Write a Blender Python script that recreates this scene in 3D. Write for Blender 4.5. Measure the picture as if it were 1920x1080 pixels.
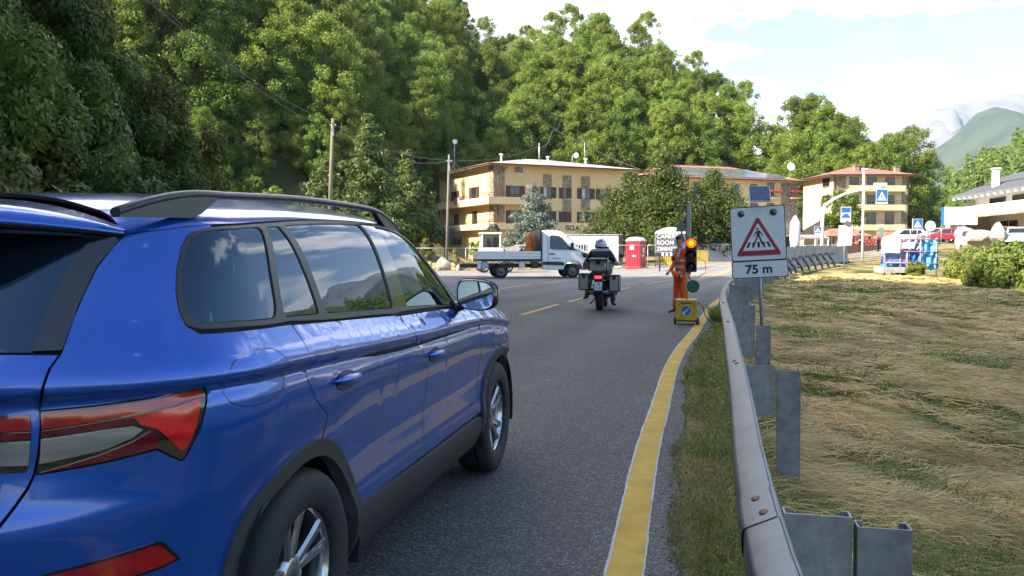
import bpy, bmesh, math, random
import numpy as np
from mathutils import Vector, Matrix
from mathutils.geometry import delaunay_2d_cdt
random.seed(7)
RNG = np.random.default_rng(7)
SC = bpy.context.scene
R = math.radians
for _o in list(bpy.data.objects):
    bpy.data.objects.remove(_o)
COL = SC.collection

# ------------------------------------------------------------------ camera
EYE = 1.45
PITCH = math.atan(72 / 1573)
cam = bpy.data.cameras.new('camera')
cam.sensor_width = 36
cam.lens = 36 * 1573 / 1920
cam.clip_start = 0.05
cam.clip_end = 20000
co = bpy.data.objects.new('camera', cam)
COL.objects.link(co)
co.location = (0, 0, EYE)
co.rotation_euler = (R(90) - PITCH, 0, 0)
SC.camera = co

# ------------------------------------------------------------------ light
SUN = Vector((-0.88, -0.475, 0)).normalized()          # horizontal direction towards the sun
ELEV = R(38)
sdir = Vector((SUN.x * math.cos(ELEV), SUN.y * math.cos(ELEV), math.sin(ELEV)))
W = bpy.data.worlds.new('World')
SC.world = W
W.use_nodes = True
nt = W.node_tree
nt.nodes.clear()
N = nt.nodes.new
L = nt.links.new
wo = N('ShaderNodeOutputWorld')
bg = N('ShaderNodeBackground')
bg.inputs['Strength'].default_value = 0.115
sky = N('ShaderNodeTexSky')
sky.sky_type = 'NISHITA'
sky.sun_disc = False
sky.sun_elevation = ELEV
sky.sun_rotation = math.atan2(SUN.x, SUN.y)
sky.altitude = 800
sky.air_density = 1.0
sky.dust_density = 0.6
sky.ozone_density = 1.5
tc = N('ShaderNodeTexCoord')
sep = N('ShaderNodeSeparateXYZ')
L(tc.outputs['Generated'], sep.inputs[0])
def wmath(op, a, b=None, clamp=False):
    n = N('ShaderNodeMath'); n.operation = op; n.use_clamp = clamp
    for i, v in enumerate((a, b)):
        if v is None: continue
        if isinstance(v, (int, float)): n.inputs[i].default_value = v
        else: L(v, n.inputs[i])
    return n.outputs[0]
zz = wmath('ADD', wmath('MAXIMUM', sep.outputs[2], 0.0), 0.16)
cx = wmath('DIVIDE', sep.outputs[0], zz)
cy = wmath('DIVIDE', sep.outputs[1], zz)
cmb = N('ShaderNodeCombineXYZ')
L(cx, cmb.inputs[0]); L(cy, cmb.inputs[1])
def wnoise(scale, detail, off, rough=0.55):
    mp = N('ShaderNodeMapping'); mp.inputs['Location'].default_value = off
    L(cmb.outputs[0], mp.inputs[0])
    n = N('ShaderNodeTexNoise'); n.inputs['Scale'].default_value = scale
    n.inputs['Detail'].default_value = detail; n.inputs['Roughness'].default_value = rough
    L(mp.outputs[0], n.inputs['Vector'])
    return n.outputs['Fac']
n1 = wnoise(1.15, 9, (3.1, 1.7, 0))
n2 = wnoise(3.4, 8, (0.4, 5.2, 2))
mixn = wmath('ADD', wmath('MULTIPLY', n1, 0.72), wmath('MULTIPLY', n2, 0.28))
# more cloud towards the head of the valley (+Y, +X), clearer overhead
bias = wmath('ADD', wmath('MULTIPLY', sep.outputs[1], 0.10), wmath('MULTIPLY', sep.outputs[0], -0.075))
fac_in = wmath('ADD', mixn, bias)
rp = N('ShaderNodeValToRGB')
rp.color_ramp.elements[0].position = 0.535
rp.color_ramp.elements[0].color = (0, 0, 0, 1)
rp.color_ramp.elements[1].position = 0.60
rp.color_ramp.elements[1].color = (1, 1, 1, 1)
L(fac_in, rp.inputs[0])
shade = N('ShaderNodeValToRGB')                         # thick middles of clouds are greyer
shade.color_ramp.elements[0].position = 0.50
shade.color_ramp.elements[0].color = (11.5, 11.4, 11.3, 1)
shade.color_ramp.elements[1].position = 0.75
shade.color_ramp.elements[1].color = (7.5, 7.7, 8.1, 1)
L(fac_in, shade.inputs[0])
mx = N('ShaderNodeMix'); mx.data_type = 'RGBA'
L(rp.outputs[0], mx.inputs[0])
hsv = N('ShaderNodeHueSaturation'); hsv.inputs['Saturation'].default_value = 1.08
L(sky.outputs[0], hsv.inputs['Color']); L(hsv.outputs[0], mx.inputs[6])
L(shade.outputs[0], mx.inputs[7])
L(mx.outputs[2], bg.inputs['Color'])
L(bg.outputs[0], wo.inputs[0])

sl = bpy.data.lights.new('sun', 'SUN')
sl.energy = 5.0
sl.angle = R(0.55)
sl.color = (1.0, 0.93, 0.82)
so = bpy.data.objects.new('sun', sl)
COL.objects.link(so)
so.rotation_euler = sdir.to_track_quat('Z', 'Y').to_euler()
so.location = (-60, -20, 80)

vs = SC.view_settings
SC.display_settings.display_device = 'sRGB'
vs.view_transform = 'Standard'
vs.look = 'None'
vs.exposure = 1.75
vs.use_white_balance = True
vs.white_balance_temperature = 6950
vs.white_balance_tint = 12
vs.gamma = 1
vs.use_curve_mapping = False
SC.render.engine = 'CYCLES'
SC.cycles.use_denoising = True
SC.cycles.max_bounces = 6
SC.cycles.diffuse_bounces = 3
SC.cycles.glossy_bounces = 3
SC.cycles.transmission_bounces = 4
SC.cycles.transparent_max_bounces = 6
SC.cycles.volume_bounces = 0
SC.cycles.sample_clamp_indirect = 8
SC.cycles.caustics_reflective = False
SC.cycles.caustics_refractive = False

# ------------------------------------------------------------------ materials
MATS = {}
def pm(name, col, rough=0.6, metal=0.0, var=0.12, scale=6.0, bump=0.0, bscale=None, coat=0.0, col2=None,
       spec=0.5, stretch=None, emit=None, estr=0.0, detail=5, island=0.0):
    if name in MATS: return MATS[name]
    m = bpy.data.materials.new(name); m.use_nodes = True
    t = m.node_tree; b = t.nodes['Principled BSDF']
    b.inputs['Roughness'].default_value = rough
    b.inputs['Metallic'].default_value = metal
    b.inputs['Coat Weight'].default_value = coat
    b.inputs['Coat Roughness'].default_value = 0.03
    b.inputs['Specular IOR Level'].default_value = spec
    c = t.nodes.new('ShaderNodeTexCoord')
    mp = t.nodes.new('ShaderNodeMapping')
    if stretch: mp.inputs['Scale'].default_value = stretch
    t.links.new(c.outputs['Object'], mp.inputs[0])
    n = t.nodes.new('ShaderNodeTexNoise'); n.inputs['Scale'].default_value = scale
    n.inputs['Detail'].default_value = detail; n.inputs['Roughness'].default_value = 0.6
    t.links.new(mp.outputs[0], n.inputs['Vector'])
    r = t.nodes.new('ShaderNodeValToRGB')
    c2 = col2 if col2 else tuple(x * (1 + var) for x in col)
    c1 = col if col2 else tuple(x * (1 - var) for x in col)
    r.color_ramp.elements[0].position = 0.32; r.color_ramp.elements[0].color = (*c1, 1)
    r.color_ramp.elements[1].position = 0.68; r.color_ramp.elements[1].color = (*c2, 1)
    t.links.new(n.outputs['Fac'], r.inputs[0])
    src = r.outputs[0]
    if island:
        g = t.nodes.new('ShaderNodeNewGeometry'); oi = t.nodes.new('ShaderNodeObjectInfo')
        ad = t.nodes.new('ShaderNodeMath'); ad.operation = 'ADD'
        t.links.new(g.outputs['Random Per Island'], ad.inputs[0]); t.links.new(oi.outputs['Random'], ad.inputs[1])
        fr = t.nodes.new('ShaderNodeMath'); fr.operation = 'FRACT'; t.links.new(ad.outputs[0], fr.inputs[0])
        mr = t.nodes.new('ShaderNodeMapRange'); mr.inputs[3].default_value = 1 - island; mr.inputs[4].default_value = 1 + island
        t.links.new(fr.outputs[0], mr.inputs[0])
        hs = t.nodes.new('ShaderNodeHueSaturation'); t.links.new(mr.outputs[0], hs.inputs['Value'])
        t.links.new(src, hs.inputs['Color']); src = hs.outputs[0]
    t.links.new(src, b.inputs['Base Color'])
    if bump:
        n2 = t.nodes.new('ShaderNodeTexNoise'); n2.inputs['Scale'].default_value = bscale or scale * 4
        n2.inputs['Detail'].default_value = 4
        t.links.new(mp.outputs[0], n2.inputs['Vector'])
        bp = t.nodes.new('ShaderNodeBump'); bp.inputs['Strength'].default_value = bump
        bp.inputs['Distance'].default_value = 0.02
        t.links.new(n2.outputs['Fac'], bp.inputs['Height'])
        t.links.new(bp.outputs[0], b.inputs['Normal'])
    if emit:
        b.inputs['Emission Color'].default_value = (*emit, 1)
        b.inputs['Emission Strength'].default_value = estr
    MATS[name] = m
    return m

def leafmat(name, c1, c2, trans=0.35, hue=0.06, val=0.35, rough=0.5):
    """leaf: every leaf (mesh island) and every plant gets its own slight tint"""
    if name in MATS: return MATS[name]
    m = bpy.data.materials.new(name); m.use_nodes = True
    t = m.node_tree; t.nodes.clear()
    out = t.nodes.new('ShaderNodeOutputMaterial')
    g = t.nodes.new('ShaderNodeNewGeometry'); oi = t.nodes.new('ShaderNodeObjectInfo')
    r = t.nodes.new('ShaderNodeValToRGB')
    r.color_ramp.elements[0].color = (*c1, 1); r.color_ramp.elements[1].color = (*c2, 1)
    t.links.new(g.outputs['Random Per Island'], r.inputs[0])
    hs = t.nodes.new('ShaderNodeHueSaturation')
    mr = t.nodes.new('ShaderNodeMapRange'); mr.inputs[3].default_value = 1 - val; mr.inputs[4].default_value = 1 + val
    t.links.new(oi.outputs['Random'], mr.inputs[0]); t.links.new(mr.outputs[0], hs.inputs['Value'])
    ml = t.nodes.new('ShaderNodeMath'); ml.operation = 'MULTIPLY'; ml.inputs[1].default_value = 7.31
    t.links.new(oi.outputs['Random'], ml.inputs[0])
    fr = t.nodes.new('ShaderNodeMath'); fr.operation = 'FRACT'; t.links.new(ml.outputs[0], fr.inputs[0])
    mr2 = t.nodes.new('ShaderNodeMapRange'); mr2.inputs[3].default_value = 0.5 - hue; mr2.inputs[4].default_value = 0.5 + hue * 0.1
    t.links.new(fr.outputs[0], mr2.inputs[0]); t.links.new(mr2.outputs[0], hs.inputs['Hue'])
    t.links.new(r.outputs[0], hs.inputs['Color'])
    b = t.nodes.new('ShaderNodeBsdfPrincipled'); b.inputs['Roughness'].default_value = rough
    b.inputs['Specular IOR Level'].default_value = 0.25
    t.links.new(hs.outputs[0], b.inputs['Base Color'])
    tr = t.nodes.new('ShaderNodeBsdfTranslucent')
    hs2 = t.nodes.new('ShaderNodeHueSaturation'); hs2.inputs['Hue'].default_value = 0.48; hs2.inputs['Value'].default_value = 1.3
    t.links.new(hs.outputs[0], hs2.inputs['Color']); t.links.new(hs2.outputs[0], tr.inputs[0])
    mxs = t.nodes.new('ShaderNodeMixShader'); mxs.inputs[0].default_value = trans
    t.links.new(b.outputs[0], mxs.inputs[1]); t.links.new(tr.outputs[0], mxs.inputs[2])
    t.links.new(mxs.outputs[0], out.inputs[0])
    MATS[name] = m
    return m

# ------------------------------------------------------------------ mesh helpers
class MB:
    """collects simple solids and links them as ONE mesh object"""
    def __init__(s): s.v = []; s.f = []; s.m = []; s.sm = []
    def add(s, vs, fs, mi=0, smooth=False):
        o = len(s.v); s.v.extend([tuple(p) for p in vs])
        for f in fs:
            s.f.append(tuple(o + i for i in f)); s.m.append(mi); s.sm.append(smooth)
        return s
    def box(s, c, d, rz=0, mi=0, rx=0, ry=0, bev=0.0):
        hx, hy, hz = d[0] / 2, d[1] / 2, d[2] / 2
        M = Matrix.Translation(Vector(c)) @ Matrix.Rotation(rz, 4, 'Z') @ Matrix.Rotation(ry, 4, 'Y') @ Matrix.Rotation(rx, 4, 'X')
        if bev <= 0:
            vs = [M @ Vector((x * hx, y * hy, z * hz)) for x in (-1, 1) for y in (-1, 1) for z in (-1, 1)]
            fs = [(0, 1, 3, 2), (4, 6, 7, 5), (0, 4, 5, 1), (2, 3, 7, 6), (0, 2, 6, 4), (1, 5, 7, 3)]
            return s.add(vs, fs, mi)
        b = min(bev, hx * .9, hy * .9, hz * .9)
        bm = bmesh.new(); bmesh.ops.create_cube(bm, size=1)
        for v in bm.verts: v.co = Vector((v.co.x * 2 * hx, v.co.y * 2 * hy, v.co.z * 2 * hz))
        bmesh.ops.bevel(bm, geom=bm.edges[:], offset=b, segments=2, affect='EDGES', profile=0.6)
        bm.verts.index_update()
        s.add([M @ v.co for v in bm.verts], [[v.index for v in f.verts] for f in bm.faces], mi); bm.free()
        return s
    def tube(s, pts, rad, n=8, mi=0, cap=True, smooth=True, sq=None):
        pts = [Vector(p) for p in pts]
        rs = rad if isinstance(rad, (list, tuple)) else [rad] * len(pts)
        vs = []; fs = []; prev = None
        for i, p in enumerate(pts):
            if i == 0: t = pts[1] - pts[0]
            elif i == len(pts) - 1: t = pts[-1] - pts[-2]
            else: t = (pts[i + 1] - pts[i]).normalized() + (pts[i] - pts[i - 1]).normalized()
            t.normalize()
            if prev is None:
                a = Vector((0, 0, 1)) if abs(t.z) < 0.9 else Vector((1, 0, 0))
                u = t.cross(a).normalized()
            else:
                u = (prev - t * prev.dot(t)).normalized()
            prev = u; w = t.cross(u)
            for k in range(n):
                a = 2 * math.pi * k / n
                vs.append(p + (u * math.cos(a) * (sq[0] if sq else 1) + w * math.sin(a) * (sq[1] if sq else 1)) * rs[i])
        for i in range(len(pts) - 1):
            for k in range(n):
                fs.append((i * n + k, i * n + (k + 1) % n, (i + 1) * n + (k + 1) % n, (i + 1) * n + k))
        s.add(vs, fs, mi, smooth)
        if cap:
            s.add(vs[:n], [tuple(reversed(range(n)))], mi); s.add(vs[-n:], [tuple(range(n))], mi)
        return s
    def lathe(s, prof, n=24, axis='Z', c=(0, 0, 0), mi=0, smooth=True, rz=0):
        """prof = [(radius, height)] turned about the axis"""
        vs = []; fs = []; m = len(prof)
        for k in range(n):
            a = 2 * math.pi * k / n
            for r, h in prof:
                if axis == 'Z': q = Vector((r * math.cos(a), r * math.sin(a), h))
                elif axis == 'Y': q = Vector((r * math.cos(a), h, r * math.sin(a)))
                else: q = Vector((h, r * math.cos(a), r * math.sin(a)))
                if rz: q = Matrix.Rotation(rz, 3, 'Z') @ q
                vs.append(q + Vector(c))
        for k in range(n):
            for i in range(m - 1):
                fs.append((k * m + i, ((k + 1) % n) * m + i, ((k + 1) % n) * m + i + 1, k * m + i + 1))
        return s.add(vs, fs, mi, smooth)
    def prism(s, poly, h0, h1, M=None, mi=0):
        """poly in local XY, extruded along local Z from h0 to h1, placed by M"""
        M = M or Matrix.Identity(4); n = len(poly)
        vs = [M @ Vector((x, y, h0)) for x, y in poly] + [M @ Vector((x, y, h1)) for x, y in poly]
        fs = [tuple(reversed(range(n))), tuple(range(n, 2 * n))] + [(i, (i + 1) % n, n + (i + 1) % n, n + i) for i in range(n)]
        return s.add(vs, fs, mi)
    def ball(s, c, r, n=12, mi=0, sc=(1, 1, 1), M=None):
        vs = []; fs = []; m = n // 2 + 1
        for i in range(m):
            t = math.pi * i / (m - 1)
            for k in range(n):
                a = 2 * math.pi * k / n
                q = Vector((r * sc[0] * math.sin(t) * math.cos(a), r * sc[1] * math.sin(t) * math.sin(a), r * sc[2] * math.cos(t)))
                if M: q = M @ q
                vs.append(q + Vector(c))
        for i in range(m - 1):
            for k in range(n):
                fs.append((i * n + k, (i + 1) * n + k, (i + 1) * n + (k + 1) % n, i * n + (k + 1) % n))
        return s.add(vs, fs, mi, True)
    def loft(s, rings, mi=0, smooth=True, cap=True, closed=True):
        n = len(rings[0]); vs = [q for r in rings for q in r]; fs = []
        for i in range(len(rings) - 1):
            for k in range(n if closed else n - 1):
                fs.append((i * n + k, i * n + (k + 1) % n, (i + 1) * n + (k + 1) % n, (i + 1) * n + k))
        s.add(vs, fs, mi, smooth)
        if cap and closed:
            s.add(rings[0], [tuple(reversed(range(n)))], mi); s.add(rings[-1], [tuple(range(n))], mi)
        return s
    def mesh(s, name, mats):
        me = bpy.data.meshes.new(name)
        me.from_pydata(s.v, [], s.f)
        for m in (mats if isinstance(mats, (list, tuple)) else [mats]): me.materials.append(m)
        me.polygons.foreach_set('material_index', s.m)
        me.polygons.foreach_set('use_smooth', s.sm)
        me.update()
        bm = bmesh.new(); bm.from_mesh(me)
        bmesh.ops.remove_doubles(bm, verts=bm.verts, dist=1e-5)
        bmesh.ops.recalc_face_normals(bm, faces=bm.faces); bm.to_mesh(me); bm.free()
        return me
    def build(s, name, mats, parent=None, loc=(0, 0, 0), rot=(0, 0, 0)):
        return link(name, s.mesh(name, mats), parent, loc, rot)

def link(name, data, parent=None, loc=(0, 0, 0), rot=(0, 0, 0)):
    o = bpy.data.objects.new(name, data); COL.objects.link(o)
    o.parent = parent; o.location = loc; o.rotation_euler = rot
    return o

def rawmesh(name, verts, faces, mats, smooth=True):
    """fast numpy mesh: verts (n,3), faces (m,3|4)"""
    verts = np.asarray(verts, dtype=np.float32); faces = np.asarray(faces, dtype=np.int32)
    me = bpy.data.meshes.new(name); k = faces.shape[1]
    me.vertices.add(len(verts)); me.vertices.foreach_set('co', verts.ravel())
    me.loops.add(faces.size); me.loops.foreach_set('vertex_index', faces.ravel())
    me.polygons.add(len(faces)); me.polygons.foreach_set('loop_start', np.arange(len(faces), dtype=np.int32) * k)
    if smooth: me.polygons.foreach_set('use_smooth', np.ones(len(faces), dtype=bool))
    me.update(calc_edges=True)
    for m in (mats if isinstance(mats, (list, tuple)) else [mats]): me.materials.append(m)
    return me

def tag(o, label=None, cat=None, group=None, kind=None):
    if label: o['label'] = label
    if cat: o['category'] = cat
    if group: o['group'] = group
    if kind: o['kind'] = kind
    return o
def thing(name, label, cat, loc=(0, 0, 0), rz=0, group=None):
    o = link(name, None, None, loc, (0, 0, rz)); o.empty_display_size = 0.2
    return tag(o, label, cat, group)
def part(name, me, parent, loc=(0, 0, 0), rot=(0, 0, 0), scale=None):
    o = link(name, me, parent, loc, rot)
    if scale: o.scale = scale
    return o
def copytree(o, parent=None):
    c = o.copy(); COL.objects.link(c); c.parent = parent
    for k in [q for q in CH.get(o.name, ())]: copytree(k, c)
    return c
CH = {}
def index_children(root):
    CH.clear()
    for o in COL.objects:
        if o.parent: CH.setdefault(o.parent.name, []).append(o)
def duplicate(root, n):
    """n copies of a thing with its parts and their parts"""
    index_children(root)
    return [copytree(root) for _ in range(n)]
def text(name, body, size, mat, parent, loc, rot, extrude=0.002, align='CENTER', bold=0.0, sx=1.0):
    cu = bpy.data.curves.new(name, 'FONT'); cu.body = body; cu.size = size; cu.extrude = extrude
    cu.align_x = align; cu.align_y = 'CENTER'; cu.offset = bold
    cu.materials.append(mat)
    tmp = bpy.data.objects.new('tmp', cu); COL.objects.link(tmp)
    me = bpy.data.meshes.new_from_object(tmp); bpy.data.objects.remove(tmp); bpy.data.curves.remove(cu)
    if not me.materials: me.materials.append(mat)
    o = link(name, me, parent, loc, rot); o.scale = (sx, 1, 1)
    return o

# where a point of the photograph lies at a given distance (layout arithmetic only)
def at(px, py, Y):
    u = (px - 960) / 1573; v = (540 - py) / 1573
    d = Vector((u, math.cos(PITCH) + v * math.sin(PITCH), v * math.cos(PITCH) - math.sin(PITCH)))
    return Vector((0, 0, EYE)) + d * (Y / d.y)

def tintnoise(m, stops, scale=1.0, detail=5):
    """the leaf colour varies from patch to patch of the ground it lies on"""
    t = m.node_tree; r = next(n for n in t.nodes if n.type == 'VALTORGB'); hs = r.outputs[0].links[0].to_socket
    g = t.nodes.new('ShaderNodeNewGeometry'); n = t.nodes.new('ShaderNodeTexNoise'); n.inputs['Scale'].default_value = scale; n.inputs['Detail'].default_value = detail
    t.links.new(g.outputs['Position'], n.inputs['Vector']); q = t.nodes.new('ShaderNodeValToRGB'); e = q.color_ramp.elements
    e[0].position, e[0].color = stops[0][0], (*stops[0][1], 1); e[1].position, e[1].color = stops[-1][0], (*stops[-1][1], 1)
    for p_, c_ in stops[1:-1]: k = e.new(p_); k.color = (*c_, 1)
    t.links.new(n.outputs['Fac'], q.inputs[0]); x = t.nodes.new('ShaderNodeMix'); x.data_type = 'RGBA'; x.blend_type = 'MULTIPLY'; x.inputs[0].default_value = 1
    t.links.new(r.outputs[0], x.inputs[6]); t.links.new(q.outputs[0], x.inputs[7]); t.links.new(x.outputs[2], hs)
def leaves(centres, radii, n, size, rng, up=.55, shell=.55, flat=(1, 1, .8), jitter=.45, aspect=.55, droop=0.0, minsize=.6, wild=0.0):
    """n folded leaf blades spread through the clumps; returns verts, faces"""
    centres = np.asarray(centres, float); radii = np.asarray(radii, float)
    wt = radii ** 2; k = rng.choice(len(centres), n, p=wt / wt.sum())
    d = rng.normal(size=(n, 3)); d /= np.linalg.norm(d, axis=1)[:, None]
    rad = shell + (1 - shell) * rng.random(n) ** .5
    rad *= 1 + .25 * (rng.random(n) - .5)
    if wild: rad *= 1 + wild * np.abs(rng.normal(size=n))
    p = centres[k] + d * rad[:, None] * radii[k][:, None] * np.array(flat)
    nrm = d + np.array([0, 0, up]) + rng.normal(size=(n, 3)) * jitter
    nrm /= np.linalg.norm(nrm, axis=1)[:, None]
    t = np.cross(nrm, rng.normal(size=(n, 3))); t /= np.linalg.norm(t, axis=1)[:, None]
    t[:, 2] -= droop; t /= np.linalg.norm(t, axis=1)[:, None]
    b = np.cross(nrm, t); b /= np.linalg.norm(b, axis=1)[:, None]
    s = size * (minsize + (2 - 2 * minsize) * rng.random(n))[:, None]
    v = np.empty((n, 4, 3))
    v[:, 0] = p - t * s * .5
    v[:, 1] = p + b * s * aspect * .5 - nrm * s * .10
    v[:, 2] = p + t * s * .5 - nrm * s * .06
    v[:, 3] = p - b * s * aspect * .5 - nrm * s * .10
    f = np.arange(4 * n).reshape(n, 4)
    return v.reshape(-1, 3), f
# ------------------------------------------------------------------ terrain
def smooth01(t):
    t = np.clip(t, 0, 1); return t * t * (3 - 2 * t)
EDGE = np.array([(-9.5, -60), (-4.6, -30), (-2.5, -13), (-1.55, -6), (-.36, 0), (.415, 3.67), (.878, 5.92), (1.302, 7.76), (1.870, 10.23), (2.472, 12.5), (3.07, 14.5), (4.25, 18.67), (5.69, 23.5),
                 (9.5, 34.5), (12.2, 41), (15.4, 48), (23.5, 61), (33, 73), (50, 89), (80, 110)])
def catmull(P, step=0.5):
    P = np.asarray(P, float); out = []
    Q = np.vstack([2 * P[0] - P[1], P, 2 * P[-1] - P[-2]])
    for i in range(1, len(Q) - 2):
        n = max(2, int(np.linalg.norm(Q[i + 1] - Q[i]) / step))
        t = np.linspace(0, 1, n, endpoint=False)[:, None]
        a, b, c, d = Q[i - 1], Q[i], Q[i + 1], Q[i + 2]
        out.append(.5 * ((2 * b) + (c - a) * t + (2 * a - 5 * b + 4 * c - d) * t ** 2 + (3 * b - a - 3 * c + d) * t ** 3))
    out.append(P[-1:]); return np.vstack(out)
ER = catmull(EDGE)                                     # right-hand line of the road, dense
_t = np.gradient(ER, axis=0); _t /= np.linalg.norm(_t, axis=1)[:, None]
EN = np.stack([_t[:, 1], -_t[:, 0]], 1)                # points to the right of the road
def smoothnormals(n=9):
    global EN
    k = np.ones(n) / n
    p = np.pad(EN, ((n // 2, n // 2), (0, 0)), mode='edge')
    EN = np.stack([np.convolve(p[:, i], k, 'valid') for i in (0, 1)], 1)
    EN /= np.linalg.norm(EN, axis=1)[:, None]
smoothnormals()
def offs(d): return ER + EN * d
def edge_at_y(y, d=0.0):
    C = offs(d); return float(np.interp(y, C[:, 1], C[:, 0]))
def lat(x, y):
    """distance to the right of the road line (negative: on the road)"""
    x = np.asarray(x, float); y = np.asarray(y, float); sh = x.shape
    q = np.stack([x.ravel(), y.ravel()], 1); res = np.empty(len(q))
    for i in range(0, len(q), 4000):
        d = q[i:i + 4000, None, :] - ER[None, ::2]
        k = np.argmin((d ** 2).sum(2), 1)
        res[i:i + 4000] = (d[np.arange(len(k)), k] * EN[::2][k]).sum(1)
    return res.reshape(sh)
BANK = np.array([(-12, -120), (-9.3, -40), (-8.6, 0), (-8.6, 18), (-8.9, 26), (-10.2, 31), (-16, 36), (-32, 40), (-62, 50), (-66, 72), (-38, 92), (-18, 104), (-13, 122),
                 (2, 137), (20, 140), (45, 143), (62, 146), (80, 158), (95, 190), (112, 260), (140, 420)], float)
def polydist(x, y, P):
    """distance to a polyline, positive on its left"""
    x = np.asarray(x, float); y = np.asarray(y, float)
    best = np.full(x.shape, 1e9); sgn = np.ones(x.shape)
    for (ax, ay), (bx, by) in zip(P[:-1], P[1:]):
        dx, dy = bx - ax, by - ay; l2 = dx * dx + dy * dy
        t = np.clip(((x - ax) * dx + (y - ay) * dy) / l2, 0, 1)
        d = np.hypot(x - ax - t * dx, y - ay - t * dy)
        cr = dx * (y - ay) - dy * (x - ax)
        up = d < best - 1e-9
        best = np.where(up, d, best); sgn = np.where(up, np.sign(cr), sgn)
    return best * sgn
def vnoise(x, y, s, seed=0):
    """cheap smooth value noise"""
    x = np.asarray(x, float) / s; y = np.asarray(y, float) / s
    xi = np.floor(x); yi = np.floor(y); fx = x - xi; fy = y - yi
    def h(a, b):
        v = np.sin(a * 127.1 + b * 311.7 + seed * 74.7) * 43758.5453; return v - np.floor(v)
    fx = fx * fx * (3 - 2 * fx); fy = fy * fy * (3 - 2 * fy)
    return (h(xi, yi) * (1 - fx) + h(xi + 1, yi) * fx) * (1 - fy) + (h(xi, yi + 1) * (1 - fx) + h(xi + 1, yi + 1) * fx) * fy
CREST = np.array([(70, -40), (44, 0), (29, 19), (21.5, 29), (19.5, 36), (22, 44), (27, 52), (36, 60), (52, 72), (90, 100)], float)
RIDGE_X = [-200, -40, -10, 0, 10, 20, 34, 50, 66, 82, 100, 120, 400]
RIDGE_Z = [100, 66, 52, 47, 50, 54, 46, 17, 14, 12, 3, 1, 0]
def rise(x, y):
    x = np.asarray(x, float); y = np.asarray(y, float)
    return 0.5 * smooth01((y - 36) / 22) * smooth01((x - 6) / 10) + 1.7 * smooth01((y - 56) / 24) * smooth01((x - 26) / 18)
def height(x, y):
    x = np.asarray(x, float); y = np.asarray(y, float)
    z = rise(x, y)
    r = lat(x, y)
    # verge and field fall a little away from the road
    f = -0.26 * smooth01((r - .42) / 1.1) - 0.10 * smooth01((r - 3) / 9) - .50 * np.exp(-((r - 7.5) / 4) ** 2) * smooth01((32 - y) / 14)
    und = (vnoise(x, y, 2.6, 1) - .5) * .24 + (vnoise(x, y, 1.1, 2) - .5) * .09 + (vnoise(x, y, 6, 3) - .5) * .22
    inside = smooth01((r - 1.0) / 2.0)
    f = f + und * inside * (r > 0) * smooth01((150 - np.hypot(x, y)) / 60)
    c = -polydist(x, y, CREST)                        # >0 beyond the crest (right of it, seen from below)
    c = np.where(r > 0, c, -1)
    f = f - 4.2 * smooth01((-c - 0.0) / 9.0) * 0
    beyond = polydist(x, y, CREST)
    beyond = np.where(r > 1.5, -beyond, -1)
    ditch = smooth01(beyond / 8.0) * smooth01((26 - beyond) / 10.0)
    f = f - 3.6 * ditch
    z = z + np.where(r > .4, f, 0)
    # wooded bank on the left, hill behind the houses
    b = polydist(x, y, BANK)
    R_ = np.interp(x, RIDGE_X, RIDGE_Z)
    Rl = np.interp(y, [-60, -4, 14, 45, 72, 100], [112, 112, 46, 46, 60, 66])
    R_ = np.where(x < -8, Rl + (R_ - Rl) * smooth01((x + 42) / 32), R_)
    hill = 1.15 * np.maximum(b, 0)
    hill = R_ * (1 - np.exp(-hill / np.maximum(R_, 1) * 1.25)) * (1 + .0012 * np.maximum(b, 0))
    hill = hill + (vnoise(x, y, 9, 5) - .5) * 1.6 * smooth01(b / 6)
    # grass slope behind the left end of the hotel
    sl = smooth01((y - 62) / 45) * smooth01((-x - 5) / 12) * 6.5 * (b <= 0)
    z = z + np.where(b > 0, hill, 0) + sl + np.where((b > 0) & (y > 62) & (x < -5), 6.5 * smooth01((y - 62) / 45) * smooth01((-x - 5) / 12), 0)
    return z
def gz(x, y): return float(height(np.array([x]), np.array([y]))[0])

def axis(segs):
    out = [segs[0][0]]
    for a, b, st in segs:
        n = max(1, int(round((b - a) / st))); out += list(np.linspace(a, b, n + 1)[1:])
    return np.array(out)
gx = axis([(-6000, -300, 570), (-300, -80, 12), (-80, -12, 2.2), (-12, -2, .8), (-2, 22, .33), (22, 60, 1.2), (60, 140, 4), (140, 400, 20), (400, 6000, 560)])
gy = axis([(-3000, -120, 240), (-120, -10, 5), (-10, 0, 1), (0, 24, .33), (24, 60, .8), (60, 170, 2.4), (170, 420, 14), (420, 9000, 715)])
GX, GY = np.meshgrid(gx, gy)
GZ = height(GX, GY)
rr = lat(GX, GY)
plaza = (rr < .32) & (polydist(GX, GY, BANK) < -0.2)
GZ = np.where(plaza & (GY < 64), GZ - .035, GZ)
GZ = np.where((rr >= .32) & (rr < .75), GZ - .012, GZ)
ny, nx = GX.shape
idx = np.arange(nx * ny).reshape(ny, nx)
quads = np.stack([idx[:-1, :-1], idx[:-1, 1:], idx[1:, 1:], idx[1:, :-1]], -1).reshape(-1, 4)

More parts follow.
